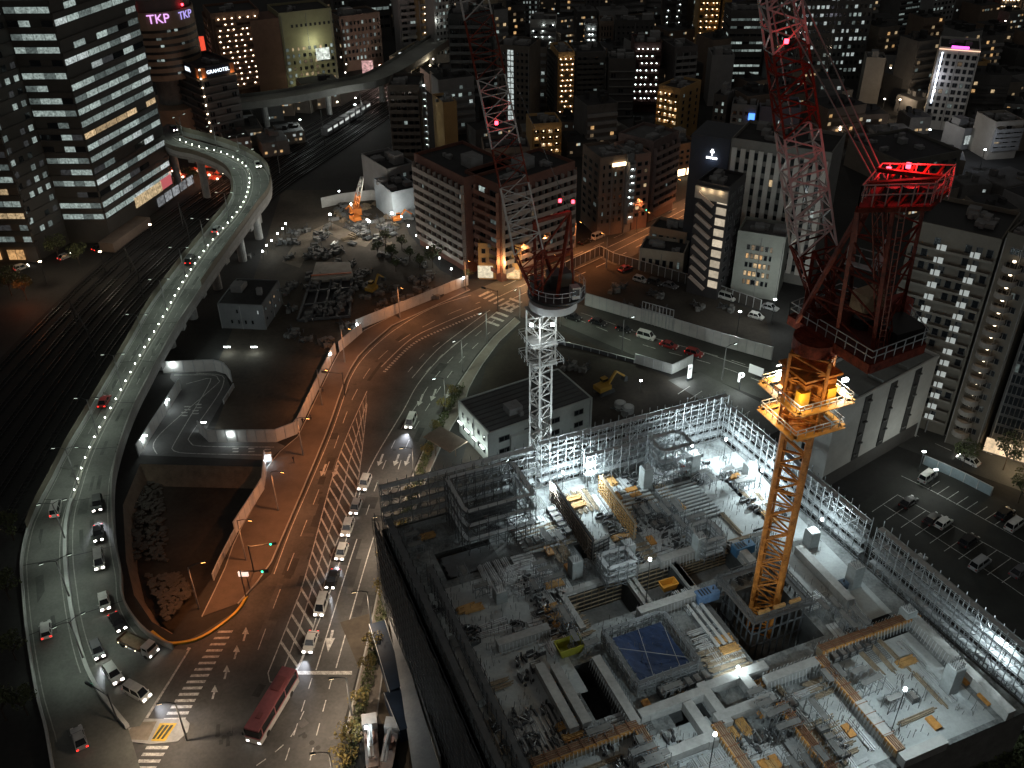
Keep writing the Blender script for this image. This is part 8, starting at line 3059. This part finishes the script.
# floodlit concrete pump yard at the bottom
pp_ = G(378, 750)
for x, y, a, lb in ((372, 748, 1.75, 'white-lit concrete pump lorry with folded boom at the foot of the hoarding'), (390, 752, 1.5, 'second pump lorry standing against the white hoarding')):
    p = G(x, y, .06)
    o = thing('pump_lorry', lb, 'lorry', p, None, a)
    mb = MB(CARP['silver'])
    mb.box((3.2, 0, .5), (1.9, 2.2, 2.1))
    mb.build('cab', o, local=True)
    mb = MB(plain('pump_chassis', (.16, .13, .12), .5))
    mb.box((-.8, 0, .6), (6.4, 2.0, .6))
    mb.build('chassis', o, local=True)
    mb = MB(CARP['silver'])
    mb.bar((2.0, .3, 2.4), (-3.6, .3, 2.9), .36)
    mb.bar((-3.6, -.2, 2.9), (1.6, -.2, 3.3), .3)
    mb.bar((1.6, 0, 3.3), (-2.4, .1, 3.6), .24)
    mb.build('boom', o, local=True)
    mb = MB(plain('pump_drum', (.25, .16, .14), .5))
    mb.cyl((.4, 0, 1.2), .8, 1.2, 12)
    mb.build('hopper', o, local=True)
    for xx in (-3, 2.8):
        for s in (-1, 1):
            mb = MB(RUBBER)
            mb.box((xx, s * 1.0, .05), (.9, .3, .85))
            mb.build('wheel', o, local=True)
floodlight(366, 728, 4.0, 550, 'floodlight on a stand over the pump lorries at the bottom', h=4.0)
# stall tents glowing red under the viaduct bend
for i, (x, y) in enumerate(((172, 176), (182, 182), (203, 168), (212, 172), (222, 178), (208, 180), (196, 176), (216, 184))):
    p = G(x, y)
    o = thing('market_tent', 'small red-lit tent among the glowing stalls under the viaduct bend', 'tent', p, 'red-lit tents under the viaduct bend')
    mb = MB(surf('tent_red', (.42, .07, .04), .8, .25, .8))
    t = [(p.x - 2, p.y - 1.6, 2.3), (p.x + 2, p.y - 1.6, 2.3), (p.x + 2, p.y + 1.6, 2.3), (p.x - 2, p.y + 1.6, 2.3)]
    for k in range(4): mb.face([t[k], t[(k + 1) % 4], (p.x, p.y, 3.3)])
    mb.build('canopy', o)
    mb = MB(STEELD)
    for a, b in ((-1.9, -1.5), (1.9, -1.5), (1.9, 1.5), (-1.9, 1.5)): mb.bar((p.x + a, p.y + b, 0), (p.x + a, p.y + b, 2.3), .08)
    mb.build('pole', o)
    mb = MB(L_WARMS)
    mb.box((p.x + 1.4, p.y - 2.0, 2.4), (.5, .5, .4))
    mb.build('lamp', o)
    light('POINT', (p.x + 1.2, p.y - 2.4, 3.9), 330, (1, .35, .16), o, .3)
# far little street lamps
fl_ = thing('street_lamp', 'tiny white street lamp in the lanes of the far city quarter', 'street lamp', (0, 0, 0), 'tiny lamps in the far city lanes')
mb = MB(STEELD)
mb.cyl((0, 0, 0), .1, 6, 6)
mb.build('pole', fl_, local=True)
mb = MB(glow('far_lamp', (1, .93, .8), 9))
mb.box((0, 0, 6), (.5, .5, .35))
mb.build('lamp_head', fl_, local=True)
first = True
for i in range(60):
    x, y = fr.uniform(230, 1030), fr.uniform(0, 120) if i % 3 else fr.uniform(30, 175)
    if 150 > x or (x < 480 and y > 75 and x > 390) or (x < 430 and y > 130): continue
    g = G(x, y)
    if first:
        fl_.location = g
        first = False
    else: copy_tree(fl_, g)
for i, (x, y, w, c) in enumerate(((380, 70, 9000, (1, .7, .6)), (355, 105, 4000, (.95, 1, .95)), (430, 66, 4000, (1, .85, .6)), (900, 100, 3000, (1, .75, .5)), (700, 180, 2500, (1, .7, .45)), (985, 150, 3000, (.8, .88, 1)), (930, 130, 2200, (1, .95, .9)), (775, 300, 3200, (.95, 1, .95)), (740, 312, 2000, (.95, 1, .95)), (300, 120, 2500, (.9, 1, .95)), (100, 252, 2200, (1, .8, .55)), (40, 262, 1800, (1, .75, .5)), (150, 225, 1500, (1, .9, .8)), (840, 130, 1800, (1, .9, .8)))):
    p = G(x, y, 7)
    o = thing('street_lamp', ['tall lamp in the far entertainment district', 'lamp under the flyover by the railway', 'lamp by the slanting station hall', 'warm lamp left of the pink-topped hotel', 'warm lamp in the side lane by the logo wall', 'blue-white lamp by the glowing shop fronts', 'lamp at the foot of the pink-topped hotel', 'lamp over the forecourt of the grey-green block', 'lamp at the edge of the vacant lot forecourt', 'lamp in the yard left of the flyover piers', 'warm lamp on the station street by the tower', 'warm lamp at the dim brown tower entrance', 'lamp by the shops at the tower foot', 'lamp in the lane below the big office tower'][i], 'street lamp', V(p.x, p.y, 0))
    mb = MB(STEELD)
    mb.cyl((p.x, p.y, 0), .1, 7, 6)
    mb.build('pole', o)
    mb = MB(L_COOL if c[2] > .85 else L_WARMS)
    mb.box((p.x, p.y, 7), (.7, .5, .25))
    mb.build('lamp_head', o)
    light('POINT', p + V(0, 0, .9), w * .7, c, o, .3)

# people on the pavement
def person(px, py, label, rz, coat, legs, z=.15):
    p = G(px, py, z)
    J = [(0, 0, .95), (0, 0, 1.15), (0, .0, 1.42), (0, 0, 1.53), (0, 0.02, 1.66), (.1, .05, .52), (.1, .12, .06), (.1, .22, .04), (-.1, -.03, .52), (-.1, -.16, .08), (-.1, -.06, .04), (.2, 0, 1.40), (.26, -.04, 1.12), (.25, .05, .88), (-.2, 0, 1.40), (-.26, .04, 1.12), (-.25, .1, .88)]
    E_2 = [(0, 1), (1, 2), (2, 3), (3, 4), (0, 5), (5, 6), (6, 7), (0, 8), (8, 9), (9, 10), (2, 11), (11, 12), (12, 13), (2, 14), (14, 15), (15, 16)]
    RD = [.15, .14, .15, .06, .11, .085, .055, .045, .085, .055, .045, .07, .05, .04, .07, .05, .04]
    me = bpy.data.meshes.new('person')
    me.from_pydata(J, E_2, [])
    o = bpy.data.objects.new('tmp_person', me)
    COL.objects.link(o)
    md = o.modifiers.new('s', 'SKIN')
    for i, v in enumerate(me.skin_vertices[0].data):
        v.radius = (RD[i], RD[i])
        v.use_root = (i == 0)
    o.modifiers.new('d', 'SUBSURF').levels = 1
    dg = bpy.context.evaluated_depsgraph_get()
    m2 = bpy.data.meshes.new_from_object(o.evaluated_get(dg))
    bpy.data.objects.remove(o)
    b = bpy.data.objects.new('person', m2)
    m2.materials.clear()
    for m in (coat, legs, plain('skin', (.35, .22, .16), .6), BLACK): m2.materials.append(m)
    for f in m2.polygons:
        zc, yc = f.center.z, f.center.y
        f.material_index = 3 if zc > 1.66 or (zc > 1.56 and yc < 0) else (2 if zc > 1.50 or (zc < .93 and abs(f.center.x) > .19) else (0 if zc > .85 else 1))
    COL.objects.link(b)
    b.location = p
    b.rotation_euler = (0, 0, rz)
    tag(b, label, 'person')
NAVY = plain('cloth_navy', (.02, .025, .04), .9)
GREYC = plain('cloth_grey', (.10, .10, .10), .9)
person(303, 424, 'person in a dark coat walking past the hoarding corner', .4, NAVY, GREYC)
person(311, 420, 'person in grey standing nearer the kerb by the hoarding corner', 2.6, GREYC, NAVY)
person(294, 462, 'person in dark clothes crossing the pavement below the drive mouth', 1.2, NAVY, NAVY)
person(323, 392, 'person in a grey coat walking under the sodium lamp', .2, GREYC, NAVY)
